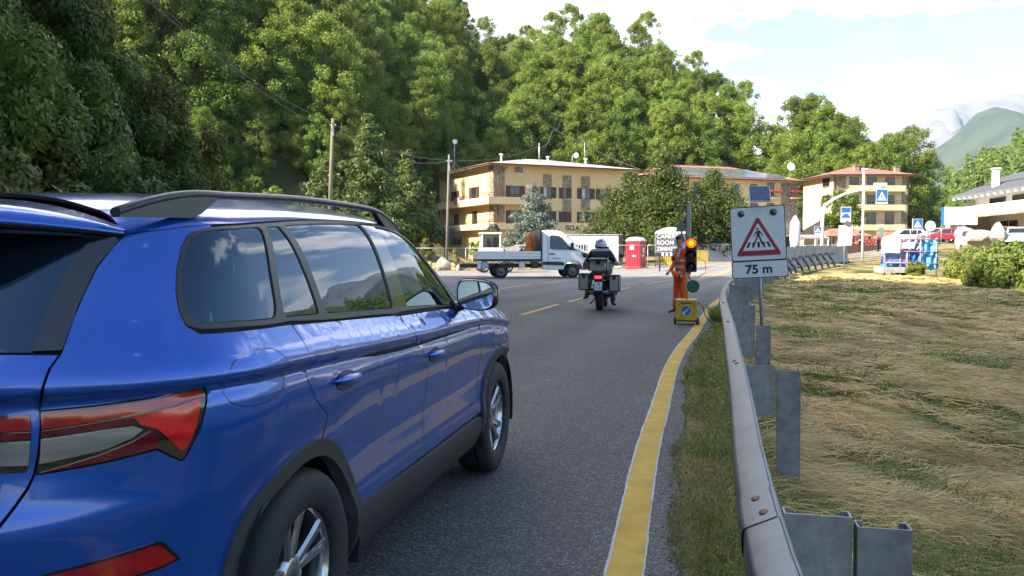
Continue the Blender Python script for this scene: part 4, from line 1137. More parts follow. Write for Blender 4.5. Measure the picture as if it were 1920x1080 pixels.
joined('far_wood', sp[:330], [broadtree(71, 11, 4.0, 420, 1.5)[0], broadtree(72, 13, 3.4, 420, 1.4)[0]], 'far wooded hillside beyond the white house')
rng = np.random.default_rng(35); kk = 0
for _ in range(300):
    x = rng.uniform(58, 96); y = rng.uniform(118, 185); px = 960 + 1573 * x / y
    if 1755 < px < 1960 and kk < 24:
        i = int(rng.integers(0, 6)); plant('broadleaf_tree', 'light green tree behind the white house', 'tree', 'light green trees behind the white house', x, y, TREES[i][0], TREES[i][1], .38 + .22 * rng.random()); kk += 1

# ------------------------------------------------------------------ valley air
hz = MB(); hz.box((0, 3000, 640), (12800, 12600, 1330)); hm_ = bpy.data.materials.new('valley_air'); hm_.use_nodes = True
_t = hm_.node_tree; _t.nodes.clear(); _o = _t.nodes.new('ShaderNodeOutputMaterial'); _v = _t.nodes.new('ShaderNodeVolumePrincipled')
_v.inputs['Color'].default_value = (.55, .76, 1.0, 1); _v.inputs['Density'].default_value = .00009; _v.inputs['Anisotropy'].default_value = .2
_t.links.new(_v.outputs[0], _o.inputs['Volume'])
hzo = link('haze', hz.mesh('haze', hm_)); tag(hzo, kind='stuff')
# ------------------------------------------------------------------ guard rails
STEELB = pm('guardrail_steel', (.085, .100, .125), .42, .5, var=.25, scale=5, detail=10, bump=.06, bscale=40, stretch=(1, 1, 1))
STEELP = pm('guardrail_post_steel', (.29, .305, .295), .58, .3, var=.25, scale=13, detail=10, bump=.08, bscale=60)
RUST = pm('rusty_bolt', (.17, .12, .09), .7, .4, var=.3, scale=40)
REDR = pm('red_reflector', (.30, .01, .012), .3, coat=.6)
WHR = pm('white_reflector', (.62, .62, .6), .3)
def resample(d, y0, y1, step):
    C = offs(d); m = (C[:, 1] > y0 - 2) & (C[:, 1] < y1 + 2); C = C[m]; Nn = EN[m]
    s = np.r_[0, np.cumsum(np.linalg.norm(np.diff(C, axis=0), axis=1))]
    s0 = np.interp(y0, C[:, 1], s); s1 = np.interp(y1, C[:, 1], s); q = np.arange(s0, s1 + .01, step)
    P = np.stack([np.interp(q, s, C[:, i]) for i in (0, 1)], 1); Q = np.stack([np.interp(q, s, Nn[:, i]) for i in (0, 1)], 1)
    return P, Q / np.linalg.norm(Q, axis=1)[:, None]
WPROF = [(.062, .140), (.060, .152), (.054, .158), (.047, .158), (-.030, .122), (-.038, .116), (-.042, .106), (-.042, .052), (-.039, .042), (-.031, .036), (.030, .016), (.036, .010), (.038, .0), (.038, -.030)]
def beam(P, Q, zc, flip=1):
    vs = []; fs = []; n = len(WPROF); z0 = rise(P[:, 0], P[:, 1])
    for th in (0, .005):
        for i in range(len(P)):
            for o, h in WPROF:
                d = o + th; vs.append((P[i, 0] + Q[i, 0] * d, P[i, 1] + Q[i, 1] * d, z0[i] + zc + h))
    m = len(P) * n
    for i in range(len(P) - 1):
        for k in range(n - 1):
            a = i * n + k; fs.append((a, a + 1, a + n + 1, a + n)); fs.append((m + a, m + a + n, m + a + n + 1, m + a + 1))
    for i in range(len(P) - 1):
        for k in (0, n - 1):
            a = i * n + k; fs.append((a, a + n, m + a + n, m + a) if k else (a, m + a, m + a + n, a + n))
    return rawmesh('beam', vs, fs, STEELB)
def cpost(w, d, h, t=.006, back=True):
    """C profile: web facing the traffic, lips turned away"""
    mb = MB(); mb.box((0, 0, h / 2), (w, t, h)); 
    mb.box((-w / 2 + t / 2, d / 2 + t / 2, h / 2), (t, d, h)); mb.box((w / 2 - t / 2, d / 2 + t / 2, h / 2), (t, d, h))
    mb.box((-w / 2 + .012, d + t, h / 2), (.024 - t * 0, t, h)); mb.box((w / 2 - .012, d + t, h / 2), (.024, t, h))
    return mb
RAILZ = .56
RC = catmull(np.array([(-2.0, -12), (-1.05, -6.5), (-.28, -2), (.36, .9), (.572, 1.973), (.727, 2.67), (.858, 3.22), (1.065, 4.05), (1.363, 5.264), (1.72, 6.75), (2.17, 8.6), (3.12, 12.6), (3.98, 15.95), (5.07, 19.8), (6.62, 24.55), (10.05, 34.4), (12.7, 40.8), (15.5, 46.5)]), .25)
_rt = np.gradient(RC, axis=0); _rt /= np.linalg.norm(_rt, axis=1)[:, None]; RN = np.stack([_rt[:, 1], -_rt[:, 0]], 1)
RN = np.stack([np.convolve(np.pad(RN[:, i], 6, mode='edge'), np.ones(13) / 13, 'valid') for i in (0, 1)], 1); RN /= np.linalg.norm(RN, axis=1)[:, None]
def railpts(y0, y1, step):
    C = RC + RN * .042; s = np.r_[0, np.cumsum(np.linalg.norm(np.diff(C, axis=0), axis=1))]
    q = np.arange(np.interp(y0, C[:, 1], s), np.interp(y1, C[:, 1], s) + .01, step)
    P = np.stack([np.interp(q, s, C[:, i]) for i in (0, 1)], 1); Q = np.stack([np.interp(q, s, RN[:, i]) for i in (0, 1)], 1); return P, Q / np.linalg.norm(Q, axis=1)[:, None]
rail = thing('guard_rail', 'long galvanised guard rail curving along the right verge from the foreground', 'guard rail', (0, 0, 0))
P, Q = railpts(-9, 40, .4)
part('beam', beam(P, Q, RAILZ), rail)
PP, QQ = railpts(2.60 - 3.22 * 3, 40, 3.22)
post_me = cpost(.145, .055, 1.45).mesh('post', pm('darker_post_steel', (.235, .245, .242), .58, .3, var=.28, scale=11, detail=10, bump=.08, bscale=60)); sp_me = cpost(.188, .05, .34).mesh('spacer', STEELP)
bolt = MB(); bolt.ball((0, 0, 0), .018, 12, sc=(.8, 1.35, .42)); bolt_me = bolt.mesh('bolt', RUST)
lap = MB()
for i, (p, q) in enumerate(zip(PP, QQ)):
    a = math.atan2(q[1], q[0]); z0 = float(rise(p[0], p[1])); rg = random.Random(i)
    ti = rg.uniform(-.012, .012)
    part('spacer', sp_me, rail, (p[0] + q[0] * .172, p[1] + q[1] * .172, z0 + RAILZ - .215), (0, 0, a))
    part('post', post_me, rail, (p[0] + q[0] * .358 - q[1] * -.0 + q[1] * .03, p[1] + q[1] * .358 - q[0] * .03, z0 + RAILZ + .105 - 1.45 + rg.uniform(-.01, .01)), (ti, ti, a))
    sl_ = math.atan2(.032, .036)
    t = np.array([-q[1], q[0]])
    for k, (dt, o, h) in enumerate(((-.075, .016, .1455), (.075, .004, .140))):
        b = part('bolt', bolt_me, rail, (p[0] + q[0] * o + t[0] * dt, p[1] + q[1] * o + t[1] * dt, z0 + RAILZ + h), (0, -.44, a))
# overlapping splice sleeve near the camera
P2_, Q2_ = railpts(2.28, 2.62, .1)
m_ = beam(P2_ - Q2_ * .0045, Q2_, RAILZ + .0008); part('splice_plate', m_, rail)
for y in (1.86,):
    x = float(np.interp(y, RC[:, 1], RC[:, 0])) + .052; mb = MB(); mb.box((0, 0, 0), (.012, .055, .20)); mb.box((-.007, 0, .03), (.006, .045, .12), mi=1)
    mb.build('reflector', [WHR, REDR], rail, (x - .052, y, RAILZ - .02), (0, 0, math.atan2(-.2, 1) + .0))
rail2 = thing('guard_rail', 'far pale guard rail with sloping brackets in front of the concrete barrier', 'guard rail', (0, 0, 0))
P, Q = resample(.64, 40.6, 58.5, .6); part('beam', beam(P, Q, RAILZ + .05), rail2)
PP, QQ = resample(.575, 41, 58, 1.95)
brk = MB(); brk.box((.20, 0, .35), (.10, .012, 1.3)); brk.add([(.03, -.02, .62), (.5, -.02, .34), (.62, -.02, -.3), (.50, -.02, -.3), (.38, -.02, .26), (.03, -.02, .40), (.03, .05, .62), (.5, .05, .34), (.62, .05, -.3), (.50, .05, -.3), (.38, .05, .26), (.03, .05, .40)],
        [(0, 5, 4, 3, 2, 1), (6, 7, 8, 9, 10, 11), (0, 1, 7, 6), (1, 2, 8, 7), (2, 3, 9, 8), (3, 4, 10, 9), (4, 5, 11, 10), (5, 0, 6, 11)])
brm = brk.mesh('post', STEELB)
for p, q in zip(PP, QQ): part('post', brm, rail2, (p[0], p[1], float(rise(p[0], p[1]))), (0, 0, math.atan2(q[1], q[0])))
# --- concrete barrier blocks behind it, one object each
JB = MB()
JB.loft([[Vector((x, y, z)) for y, z in ((-.31, 0), (-.31, .08), (-.16, .30), (-.11, 1.25), (.11, 1.25), (.16, .30), (.31, .08), (.31, 0))] for x in (-1.46, 1.46)], smooth=False)
jb_me = JB.mesh('concrete_barrier', CONC)
PP, QQ = resample(-.45, 45, 66, 2.97)
for i, (p, q) in enumerate(zip(PP[:-1], QQ[:-1])):
    n_ = PP[i + 1] - p; c = (PP[i + 1] + p) / 2
    o = link('concrete_barrier', jb_me, None, (c[0], c[1], float(rise(c[0], c[1])) - .02), (0, 0, math.atan2(n_[1], n_[0])))
    tag(o, 'grey concrete barrier block in the row behind the far guard rail', 'concrete barrier', 'concrete barrier blocks along the road')
# ------------------------------------------------------------------ crossing sign with solar lamp
SIGNW = pm('sign_white', (.62, .66, .68), .4, var=.06, scale=3)
SIGNR = pm('sign_red', (.36, .012, .035), .4, var=.05)
SIGNB = pm('sign_black', (.016, .016, .018), .5)
SIGNG = pm('sign_grey_edge', (.12, .13, .135), .5)
BLUE = pm('sign_blue', (.015, .13, .48), .45)
LENSY = pm('dark_lamp_lens', (.05, .04, .03), .15, coat=1)
def rrect(w, h, r, n=6):
    out = []
    for cx_, cy_, a0 in ((w / 2 - r, h / 2 - r, 0), (-w / 2 + r, h / 2 - r, 90), (-w / 2 + r, -h / 2 + r, 180), (w / 2 - r, -h / 2 + r, 270)):
        for k in range(n + 1): a = R(a0 + 90 * k / n); out.append((cx_ + r * math.cos(a), cy_ + r * math.sin(a)))
    return out
def rtri(w, h, r, n=6):
    A = [Vector((-w / 2, -h / 2)), Vector((w / 2, -h / 2)), Vector((0, h / 2))]; out = []
    for i in range(3):
        a, b, c = A[i - 1], A[i], A[(i + 1) % 3]; u = (a - b).normalized(); v = (c - b).normalized(); d = r * 1.73
        p, q = b + u * d, b + v * d
        for k in range(n + 1): t = k / n; e = p * (1 - t) ** 2 + b * 2 * t * (1 - t) + q * t * t; out.append((e.x, e.y))
    return out
UP = Matrix.Rotation(R(90), 4, 'X')          # polygon plane XZ, extruding towards -Y (the viewer)
def flat(mb, poly, d0, d1, dx=0, dz=0, mi=0): mb.prism(poly, d0, d1, Matrix.Translation((dx, 0, dz)) @ UP, mi)
sg = thing('pedestrian_sign', 'square pedestrian crossing warning sign with solar panel on a grey post', 'road sign', (4.86, 16.2, gz(4.86, 16.2)), R(-9))
sg.rotation_euler = (0, R(-3.2), R(-12))
b0 = -gz(4.86, 16.2)
mb = MB(); mb.tube([(0, .06, -.3), (0, .06, 2.15 + b0)], .032, 12); mb.build('post', GALV, sg)
mb = MB(); flat(mb, rrect(1.03, 1.05, .05), -.02, 0); pn = mb.build('sign_plate', GALV, sg, (0, 0, 1.765 + b0))
mb = MB(); flat(mb, rrect(1.025, 1.045, .05), .001, .004); flat(mb, rrect(.995, 1.015, .045), .0045, .006, mi=1); mb.build('sign_face', [SIGNB, SIGNW], pn)
mb = MB(); flat(mb, rtri(.865, .77, .045), .0065, .008, 0, -.045, 0); flat(mb, rtri(.84, .745, .04), .0085, .010, 0, -.045, 1); flat(mb, rtri(.60, .53, .012), .0105, .012, 0, -.062, 2)
mb.build('warning_triangle', [SIGNG, SIGNR, SIGNW], pn)
mb = MB()   # walking figure on zebra stripes
circ = lambda r, n=18: [(r * math.cos(2 * math.pi * k / n), r * math.sin(2 * math.pi * k / n)) for k in range(n)]
flat(mb, circ(.023), .0125, .0135, -.012, .088)
flat(mb, [(-.045, .045), (.01, .060), (.030, .045), (.030, -.045), (-.030, -.045), (-.030, .01)], .0125, .0135)
flat(mb, [(-.045, .046), (-.026, .036), (-.060, -.030), (-.078, -.062), (-.094, -.052), (-.072, -.012)], .0126, .0137)
flat(mb, [(.012, .060), (.035, .050), (.072, -.002), (.084, -.048), (.064, -.056), (.052, -.012), (.024, .02)], .0126, .0138)
flat(mb, [(-.030, -.044), (.004, -.044), (-.040, -.150), (-.072, -.232), (-.102, -.226), (-.084, -.178)], .0126, .0136)
flat(mb, [(-.004, -.044), (.030, -.044), (.062, -.140), (.088, -.214), (.062, -.226), (.032, -.150)], .0127, .0139)
for x, w, s_ in ((-.185, .045, .05), (-.098, .04, .022), (.0, .05, 0), (.098, .04, -.022), (.185, .045, -.05)):
    flat(mb, [(x - w / 2 - s_ * .5, -.270), (x + w / 2 - s_ * .5, -.270), (x + w / 2 + s_ * .5, -.165), (x - w / 2 + s_ * .5, -.165)], .0124, .01335)
mb.build('walking_figure', SIGNB, pn)
for x in (-.30, .30):
    mb = MB(); mb.lathe([(0, -.03), (.045, -.028), (.055, -.022), (.064, -.018), (.066, 0), (.066, .0)], 24, 'Y'); mb.build('flash_lamp', LENSY, pn, (x, -.007, .395))
mb = MB(); flat(mb, rrect(1.05, .335, .03), -.02, 0); flat(mb, rrect(1.046, .331, .03), .0005, .003, mi=1); flat(mb, rrect(1.016, .301, .024), .0035, .005, mi=2)
dp = mb.build('distance_plate', [GALV, SIGNB, SIGNW], sg, (.005, 0, 1.075 + b0))
text('lettering', '75 m', .235, SIGNB, dp, (-.02, -.0075, -.006), (R(90), 0, 0), .0012, bold=.008, sx=1.05)
mb = MB(); mb.tube([(0, .06, 2.1 + b0), (.02, .05, 2.34 + b0)], .02, 8); mb.build('panel_bracket', GALV, sg)
mb = MB(); mb.box((0, 0, 0), (.40, .36, .03)); so_ = mb.build('solar_panel', ALU, sg, (.06, -.02, 2.52 + b0), (R(58), R(4), R(6)))
mb = MB()
for i in range(10):
    for j in range(8): mb.box((-.167 + i * .037, -.148 + j * .0425, .0158), (.034, .039, .001))
mb.build('solar_cells', pm('blue_solar_cells', (.022, .030, .085), .15, var=.2, coat=.8), so_); so_.children[0]['kind'] = 'stuff'
# ------------------------------------------------------------------ portable traffic light
YELB = pm('yellow_box_paint', (.56, .33, .015), .45, var=.10, scale=4, bump=.05)
tl = thing('traffic_light', 'portable traffic light on a yellow battery box showing amber', 'traffic light', (3.40, 16.3, 0), R(-14))
mb = MB(); mb.box((0, 0, .285), (.40, .34, .40), bev=.015); bx = mb.build('battery_box', YELB, tl)
mb = MB(); mb.box((0, -.171, .42), (.20, .006, .022)); mb.build('vent_slot', SIGNB, bx)
mb = MB(); flat(mb, circ(.098, 28), 0, .002); flat(mb, circ(.090, 28), .0022, .003, mi=1)
flat(mb, [(-.060, -.062), (-.058, -.010), (-.040, -.027), (.040, .055), (.056, .040), (-.026, -.042), (-.008, -.060)], .0033, .004, mi=0)
mb.build('arrow_disc', [WHR, BLUE], bx, (0, -.171, .275))
for sx in (-1, 1):
    w_ = MB(); w_.lathe([(0, -.022), (.055, -.022), (.072, -.015), (.072, .015), (.055, .022), (0, .022)], 22, 'X'); w_.build('wheel', pm('tyre_rubber', (.018, .018, .018), .75, var=.15, scale=30, bump=.15, bscale=80), tl, (sx * .215, -.10, .072))
mb = MB(); mb.box((0, .1, .06), (.42, .04, .04)); mb.build('frame', YELB, tl)
mb = MB(); mb.add([(.18, -.12, .0), (.27, .06, .0), (.21, .06, .22), (.18, .10, .22), (.2, .12, 0)], [(0, 1, 2), (1, 4, 3, 2), (0, 2, 3), (0, 3, 4)]); mb.build('wheel_chock', YELB, tl)
mb = MB(); mb.tube([(0, 0, .47), (0, 0, .95)], .026, 10); mb.tube([(0, 0, .95), (0, 0, 1.02)], .026, 10, mi=1); mb.build('mast', [YELB, GALV], tl)
GREYM = pm('grey_mast', (.30, .32, .31), .5, .4)
mb = MB(); mb.tube([(0, .07, .95), (0, .07, 1.80)], .022, 10); mb.build('upper_mast', GREYM, tl)
mb = MB(); mb.box((.02, .10, 2.0), (.085, .16, .64), bev=.01); mb.box((-.03, .10, 2.0), (.012, .18, .66), mi=1); mb.build('back_panel', [GREYM, SIGNB], tl)
HEADM = pm('signal_housing', (.022, .018, .018), .4, var=.1)
mb = MB(); mb.box((.08, -.05, 1.345), (.215, .15, .66), bev=.03); hd = mb.build('signal_head', HEADM, tl)
AMB = pm('lit_amber_lens', (.8, .16, .01), .3, var=.0, emit=(1.0, .07, .0), estr=1.1)
REDX = pm('unlit_red_lens', (.10, .012, .010), .2, coat=.6); GRX = pm('unlit_green_lens', (.006, .020, .018), .2, coat=.6)
for nm, z, m in (('amber_lens', 1.575, AMB), ('middle_lens', 1.345, REDX), ('lower_lens', 1.125, GRX)):
    mb = MB(); mb.lathe([(0, -.034), (.05, -.028), (.085, -.008), (.09, .0)], 26, 'Y'); ln = mb.build(nm, m, hd, (.08, -.126, z))
    if nm == 'amber_lens':
        mb = MB(); mb.lathe([(0, -.036), (.025, -.035), (.045, -.0315)], 20, 'Y'); mb.build('lamp_core', pm('amber_lamp_core', (1, .6, .1), .4, var=0, emit=(1.0, .20, .01), estr=2.4), ln)
    mb = MB(); vs = []; fs = []
    for k in range(19):
        a = R(-20 + 220 * k / 18)
        for y in (0, -.16 if k not in (0, 18) else -.03): vs.append((.100 * math.cos(a), y, .100 * math.sin(a)))
        for y in (0, -.16 if k not in (0, 18) else -.03): vs.append((.105 * math.cos(a), y, .105 * math.sin(a)))
    for k in range(18):
        o = 4 * k; fs += [(o, o + 1, o + 5, o + 4), (o + 2, o + 6, o + 7, o + 3), (o + 1, o + 3, o + 7, o + 5)]
    mb.add(vs, fs, 0, True); mb.build('visor', REDX if nm == 'amber_lens' else HEADM, hd, (.08, -.125, z))
mb = MB(); mb.tube([(.21, .12, .42), (.30, .14, .34), (.36, .10, .16), (.46, .05, .03), (.56, .12, .015)], .009, 6); mb.tube([(.19, 0, 1.3), (.34, .02, 1.22), (.36, .03, 1.0), (.2, .03, .92)], .006, 6); mb.build('cable', SIGNB, tl)
tri = thing('warning_sign', 'small triangular road works sign seen from behind on the traffic light mast', 'road sign', (3.30, 16.42, 1.93), R(-62))
mb = MB(); flat(mb, rtri(.30, .26, .02), 0, .012); mb.build('sign_plate', GREYM, tri)
mb = MB(); mb.box((0, .02, -.14), (.03, .02, .30)); mb.build('clamp', GALV, tri)
pd = thing('signal_paddle', 'round green signal paddle hanging on the traffic light mast', 'paddle', (3.50, 16.22, .74), R(-10))
mb = MB(); flat(mb, circ(.135, 32), 0, .012); flat(mb, circ(.125, 32), .0125, .014, mi=1); mb.build('disc', [WHR, pm('green_disc', (.0, .10, .055), .4)], pd)
mb = MB(); mb.tube([(-.05, .005, .10), (-.075, .01, .19)], .012, 8); mb.build('handle', SIGNB, pd)
# ------------------------------------------------------------------ poles, wires, masts
POLEW = pm('weathered_pole_wood', (.20, .17, .14), .85, var=.25, scale=5, stretch=(6, 6, .5))
WIRE = pm('cable_black', (.035, .035, .036), .6)
def pole(label, base, top, r, mat, name='utility_pole', cat='pole'):
    o = thing(name, label, cat, base); t = Vector(top) - Vector(base)
    mb = MB(); mb.tube([(0, 0, -.5), t * .5, t], [r * 1.1, r, r * .75], 10); mb.build('pole', mat, o)
    mb = MB(); mb.box(t + Vector((0, 0, -.5)), (.5, .12, .10)); mb.box(t + Vector((.0, 0, -1.1)), (.16, .3, .5)); mb.build('bracket', GALV, o); return o
pa = at(617, 372, 66); pa_t = at(624, 222, 66); pole('leaning wooden utility pole in front of the pines', (pa.x, pa.y, pa.z - 2.2), pa_t, .15, POLEW)
pb_t = at(842, 290, 68); pole('slender grey lamp pole at the left end of the hotel', (pb_t.x - .25, 68, gz(pb_t.x, 68)), pb_t, .11, POLEW)
def wire(label, pts, r=.034, sag=.6, n=14):
    pts = [Vector(p) for p in pts]; out = []
    for a, b in zip(pts[:-1], pts[1:]):
        for k in range(n): t = k / n; out.append(a.lerp(b, t) - Vector((0, 0, sag * 4 * t * (1 - t))))
    out.append(pts[-1]); c = out[0].copy(); mb = MB(); mb.tube([p - c for p in out], r, 5)
    o = link('overhead_cable', mb.mesh('overhead_cable', WIRE), None, c); tag(o, label, 'cable'); return o
wire('upper overhead cable running past the leaning wooden pole', [at(262, -10, 48), at(624, 232, 66), at(842, 300, 68), at(1012, 272, 112)], sag=.7)
wire('lower overhead cable running past the leaning wooden pole', [at(282, -10, 48), at(624, 244, 66), at(842, 303, 68), at(945, 306, 104)], sag=1.0)
wire('dark cable bundle climbing from the hotel roof mast to the wood', [at(1012, 274, 112), at(1036, 245, 125), at(1054, 216, 140)], .06, .9)
wire('guy cable falling left from the hotel roof mast', [at(1010, 276, 112), at(975, 300, 111)], .03, .1)
wire('guy cable falling right from the hotel roof mast', [at(1012, 278, 112), at(1048, 303, 114)], .03, .1)
wire('long pale cable crossing above the hotel roof down to the yews', [at(1015, 226, 140), at(1100, 272, 122), at(1203, 318, 112)], .05, .25)
def mast(label, px, py0, py1, Y, r=.05, tri_=False):
    b = at(px, py1, Y); t = at(px, py0, Y); o = thing('roof_mast', label, 'mast', b); h = t.z - b.z; mb = MB(); mb.tube([(0, 0, -.6), (0, 0, h)], r, 8)
    if tri_:
        for k in range(3): a = 2.1 * k; mb.tube([(.9 * math.cos(a), .9 * math.sin(a), -.3), (0, 0, h * .38)], .03, 5)
    mb.build('pole', GALV, o); return o, h
m1, h1 = mast('tall roof mast with a small round dish at the left eave of the hotel', 852, 266, 322, 118, .055, True)
part('dish', dish_me, m1, (.1, -.2, h1), (0, 0, 0), (.75, .75, .75))
mast('wooden mast carrying cables on the hotel roof', 1011, 268, 302, 112, .09)
m2, h2 = mast('roof aerial with a small dish in the middle of the hotel roof', 1073, 290, 306, 114, .04); part('dish', dish_me, m2, (.5, -.2, h2 * .9), (R(-15), 0, R(-20)), (.8, .8, .8))
mast('thin white aerial mast right of the roof dish', 1096, 266, 308, 114, .05)
m3, h3 = mast('white satellite dish on a short mast at the end of the solar roof', 1482, 302, 326, 128, .07); part('dish', dish_me, m3, (0, -.3, h3 * .55), (R(-10), 0, R(5)), (1.35, 1.35, 1.35))
# ------------------------------------------------------------------ building site in front of the hotel
REDT = pm('red_plastic_cabin', (.36, .008, .025), .4, var=.08, scale=2); WHTP = pm('white_plastic', (.74, .74, .74), .45, var=.05)
PAPER = pm('white_paper', (.72, .72, .70), .7)
wc = thing('portable_toilet', 'red portable toilet with rounded white roof beside the motorcyclist', 'portable toilet', (8.85, 60, .0), R(-32))
mb = MB(); mb.box((0, 0, 1.02), (1.12, 1.12, 2.04), bev=.03); cab = mb.build('cabin', REDT, wc)
mb = MB(); prof = [(.62, 0), (.63, .06), (.58, .16), (.42, .26), (.2, .30), (0, .31)]
mb.loft([[Vector((r_ * 1.0 * math.copysign(abs(math.cos(a)) ** .45, math.cos(a)), r_ * math.copysign(abs(math.sin(a)) ** .45, math.sin(a)), 2.04 + h)) for a in np.linspace(0, 2 * math.pi, 28, endpoint=False)] for r_, h in prof]); mb.build('roof', WHTP, wc)
mb = MB(); mb.box((.02, -.572, .98), (.78, .025, 1.78), bev=.01); dr = mb.build('door', REDT, wc)
for x, z, w, h in ((-.05, 1.62, .30, .34), (.12, 1.0, .26, .12)):
    mb = MB(); mb.box((x, -.588, z), (w, .006, h)); mb.build('label', PAPER, dr)
for y, z, w, h in ((.05, 1.42, .26, .36), (.0, 1.02, .34, .14)):
    mb = MB(); mb.box((.563, y, z), (.006, w, h)); mb.build('label', PAPER, cab)
# wire fence panels on feet
def meshfence(label, a, b, h=1.95):
    a = Vector(a); b = Vector(b); o = thing('site_fence', label, 'fence', a, math.atan2(b.y - a.y, b.x - a.x), 'wire site fence panels'); L_ = (b - a).length
    mb = MB(); mb.tube([(0, 0, 0), (0, 0, h)], .025, 6); mb.tube([(L_, 0, 0), (L_, 0, h)], .025, 6); mb.tube([(0, 0, h), (L_, 0, h)], .022, 6); mb.tube([(0, 0, .25), (L_, 0, .25)], .022, 6); mb.build('frame', GALV, o)
    mb = MB(); k = 0
    for i in range(1, int(L_ / .16)): mb.box((i * .16, 0, h / 2), (.007, .007, h - .3))
    w_ = mb.build('wire', GALV, o); w_['kind'] = 'stuff'
    for x in (0, L_): m_ = MB(); m_.box((x, 0, .06), (.22, .6, .12)); m_.build('foot', CONC, o)
    return o
fp = [(-10, 57.2), (-6.6, 57.6), (-3.2, 58), (.2, 58.2), (3.4, 58.4), (6.2, 58.3), (9.3, 57.5), (12.0, 58.4)]
fl = ['left of the boulders', 'in front of the boulders', 'behind the truck bed', 'behind the truck cab', 'behind the motorcyclist', 'left of the red toilet', 'in front of the red toilet']
for (a, b, l) in zip(fp[:-1], fp[1:], fl): meshfence('wire site fence panel ' + l, (*a, 0), (*b, 0), 1.55 if a[0] < 0 else 1.75)
ct = thing('site_container', 'long white site container with a barred window behind the motorcyclist', 'container', (6.3, 66, 0), R(4))
mb = MB(); mb.box((0, 0, 1.3), (4.2, 2.4, 2.5), bev=.04); mb.build('body', WHITEP, ct)
for k in range(7):
    pass
mb = MB(); mb.box((-1.2, -1.215, 1.2), (1.2, .03, 1.3)); w_ = mb.build('window', SIGNB, ct)
for k in range(6): mb = MB(); mb.box((-1.72 + k * .21, -1.24, 1.2), (.05, .02, 1.3)); mb.build('bar', WHITEP, w_)
mb = MB(); mb.box((.6, -1.212, 1.2), (.9, .024, 2.0)); mb.build('door', pm('pale_grey_panel', (.6, .6, .6), .5), ct)
mb = MB(); mb.box((2.02, -1.23, 1.45), (.34, .06, 2.3)); mb.build('corner_frame', pm('dark_brown_metal', (.035, .022, .022), .5), ct)
mb = MB(); mb.box((0, 0, 2.60), (4.3, 2.5, .08)); mb.build('roof', pm('container_roof', (.5, .42, .38), .7), ct)
# yellow barrier, rubble and planks behind the fence
YELN = pm('yellow_plastic_net', (.62, .40, .03), .6, var=.2, scale=5)
for i, (x, y, w) in enumerate(((13.2, 62, 2.6), (11.2, 60.6, 1.7))):
    o = thing('crowd_barrier', ('yellow crowd barrier behind the CAMERE board', 'yellow barred barrier beside the red toilet')[i], 'barrier', (x, y, 0), R(5 - 12 * i))
    mb = MB(); mb.tube([(-w / 2, 0, .1), (-w / 2, 0, 1.35), (w / 2, 0, 1.35), (w / 2, 0, .1)], .035, 8); mb.tube([(-w / 2, 0, .35), (w / 2, 0, .35)], .03, 8); mb.build('frame', YELN, o)
    for k in range(int(w / .13)): mb = MB(); mb.box((-w / 2 + .09 + k * .13, 0, .85), (.07, .02, 1.0)); mb.build('slat', YELN, o)
    for sx in (-1, 1): mb = MB(); mb.box((sx * w * .4, 0, .04), (.08, .6, .06)); mb.build('foot', YELN, o)
bd = thing('hotel_sign_board', 'arched grey and white board reading CAMERE ROOM ZIMMER', 'sign board', (9.85, 52.2, 0), R(-4))
GREYS = pm('board_grey', (.085, .085, .115), .5, var=.08); DARKS = pm('board_dark', (.035, .028, .045), .5)
top = [(-.95, 1.12)] + [(-.95 + 1.9 * k / 16, 1.12 + .06 + .34 * math.sin(math.pi * k / 16 * .92 + .12)) for k in range(17)] + [(.95, 1.12)]
mb = MB(); flat(mb, [(x, z) for x, z in top], -.06, 0, 0, 1.33); pnb = mb.build('arched_header', WHITEP, bd)
mb = MB(); mb.box((0, .03, 1.86), (1.9, .06, 1.17)); pl = mb.build('panel', WHITEP, bd)
for k, (w, z) in enumerate((('CAMERE', 2.26), ('ROOM', 1.87), ('ZIMMER', 1.48))):
    mb = MB(); mb.box((0, -.004, z), (1.88, .006, .375)); mb.build('name_strip', GREYS, bd)
    text('lettering', w, .36, WHITEP, bd, (-.86, -.012, z), (R(90), 0, 0), .002, 'LEFT', .004, .98)
mb = MB(); mb.box((-.12, .03, 1.15), (1.5, .06, .22)); mb.build('lower_strip', DARKS, bd)
text('lettering', 'B & B', .27, WHITEP, bd, (-.22, -.006, 1.15), (R(90), 0, 0), .002, 'CENTER', .008, 1.1)
for x in (-.65, .65): mb = MB(); mb.box((x, .06, .55), (.09, .06, 1.1)); mb.build('post', DARKS, bd)
el = thing('leaning_board', 'white board on a white easel to the left of the worker', 'board', (10.55, 50.8, 0), R(-6))
mb = MB(); mb.add([(-.34, 0, .72), (.38, -.0, .72), (.46, .16, 1.55), (-.22, .16, 1.55), (-.34, .03, .72), (.38, .03, .72), (.46, .19, 1.55), (-.22, .19, 1.55)], [(0, 1, 2, 3), (4, 7, 6, 5), (0, 4, 5, 1), (1, 5, 6, 2), (2, 6, 7, 3), (3, 7, 4, 0)]); mb.build('panel', WHITEP, el)
for x in (-.30, .05, .34): mb = MB(); mb.box((x - .07, -.08, .36), (.06, .04, .74), ry=.18); mb.build('leg', WHITEP, el)
ban = thing('banner_barrier', 'long white barrier with faint lettering behind the traffic light', 'barrier', (17.6, 73, .35), R(14))
mb = MB(); mb.box((0, 0, .98), (5.6, .12, 1.3)); pnl = mb.build('panel', WHITEP, ban)
mb = MB()
mb.box((0, -.02, .24), (5.6, .3, .2), mi=0); mb.box((0, .02, .05), (5.7, .5, .16), mi=0); mb.build('base', WHTP, ban)
text('lettering', 'CAMUNA', .55, pm('faint_grey_print', (.42, .42, .45), .6), ban, (-1.1, -.066, 1.28), (R(90), 0, 0), .002, 'CENTER', 0, 1.0)
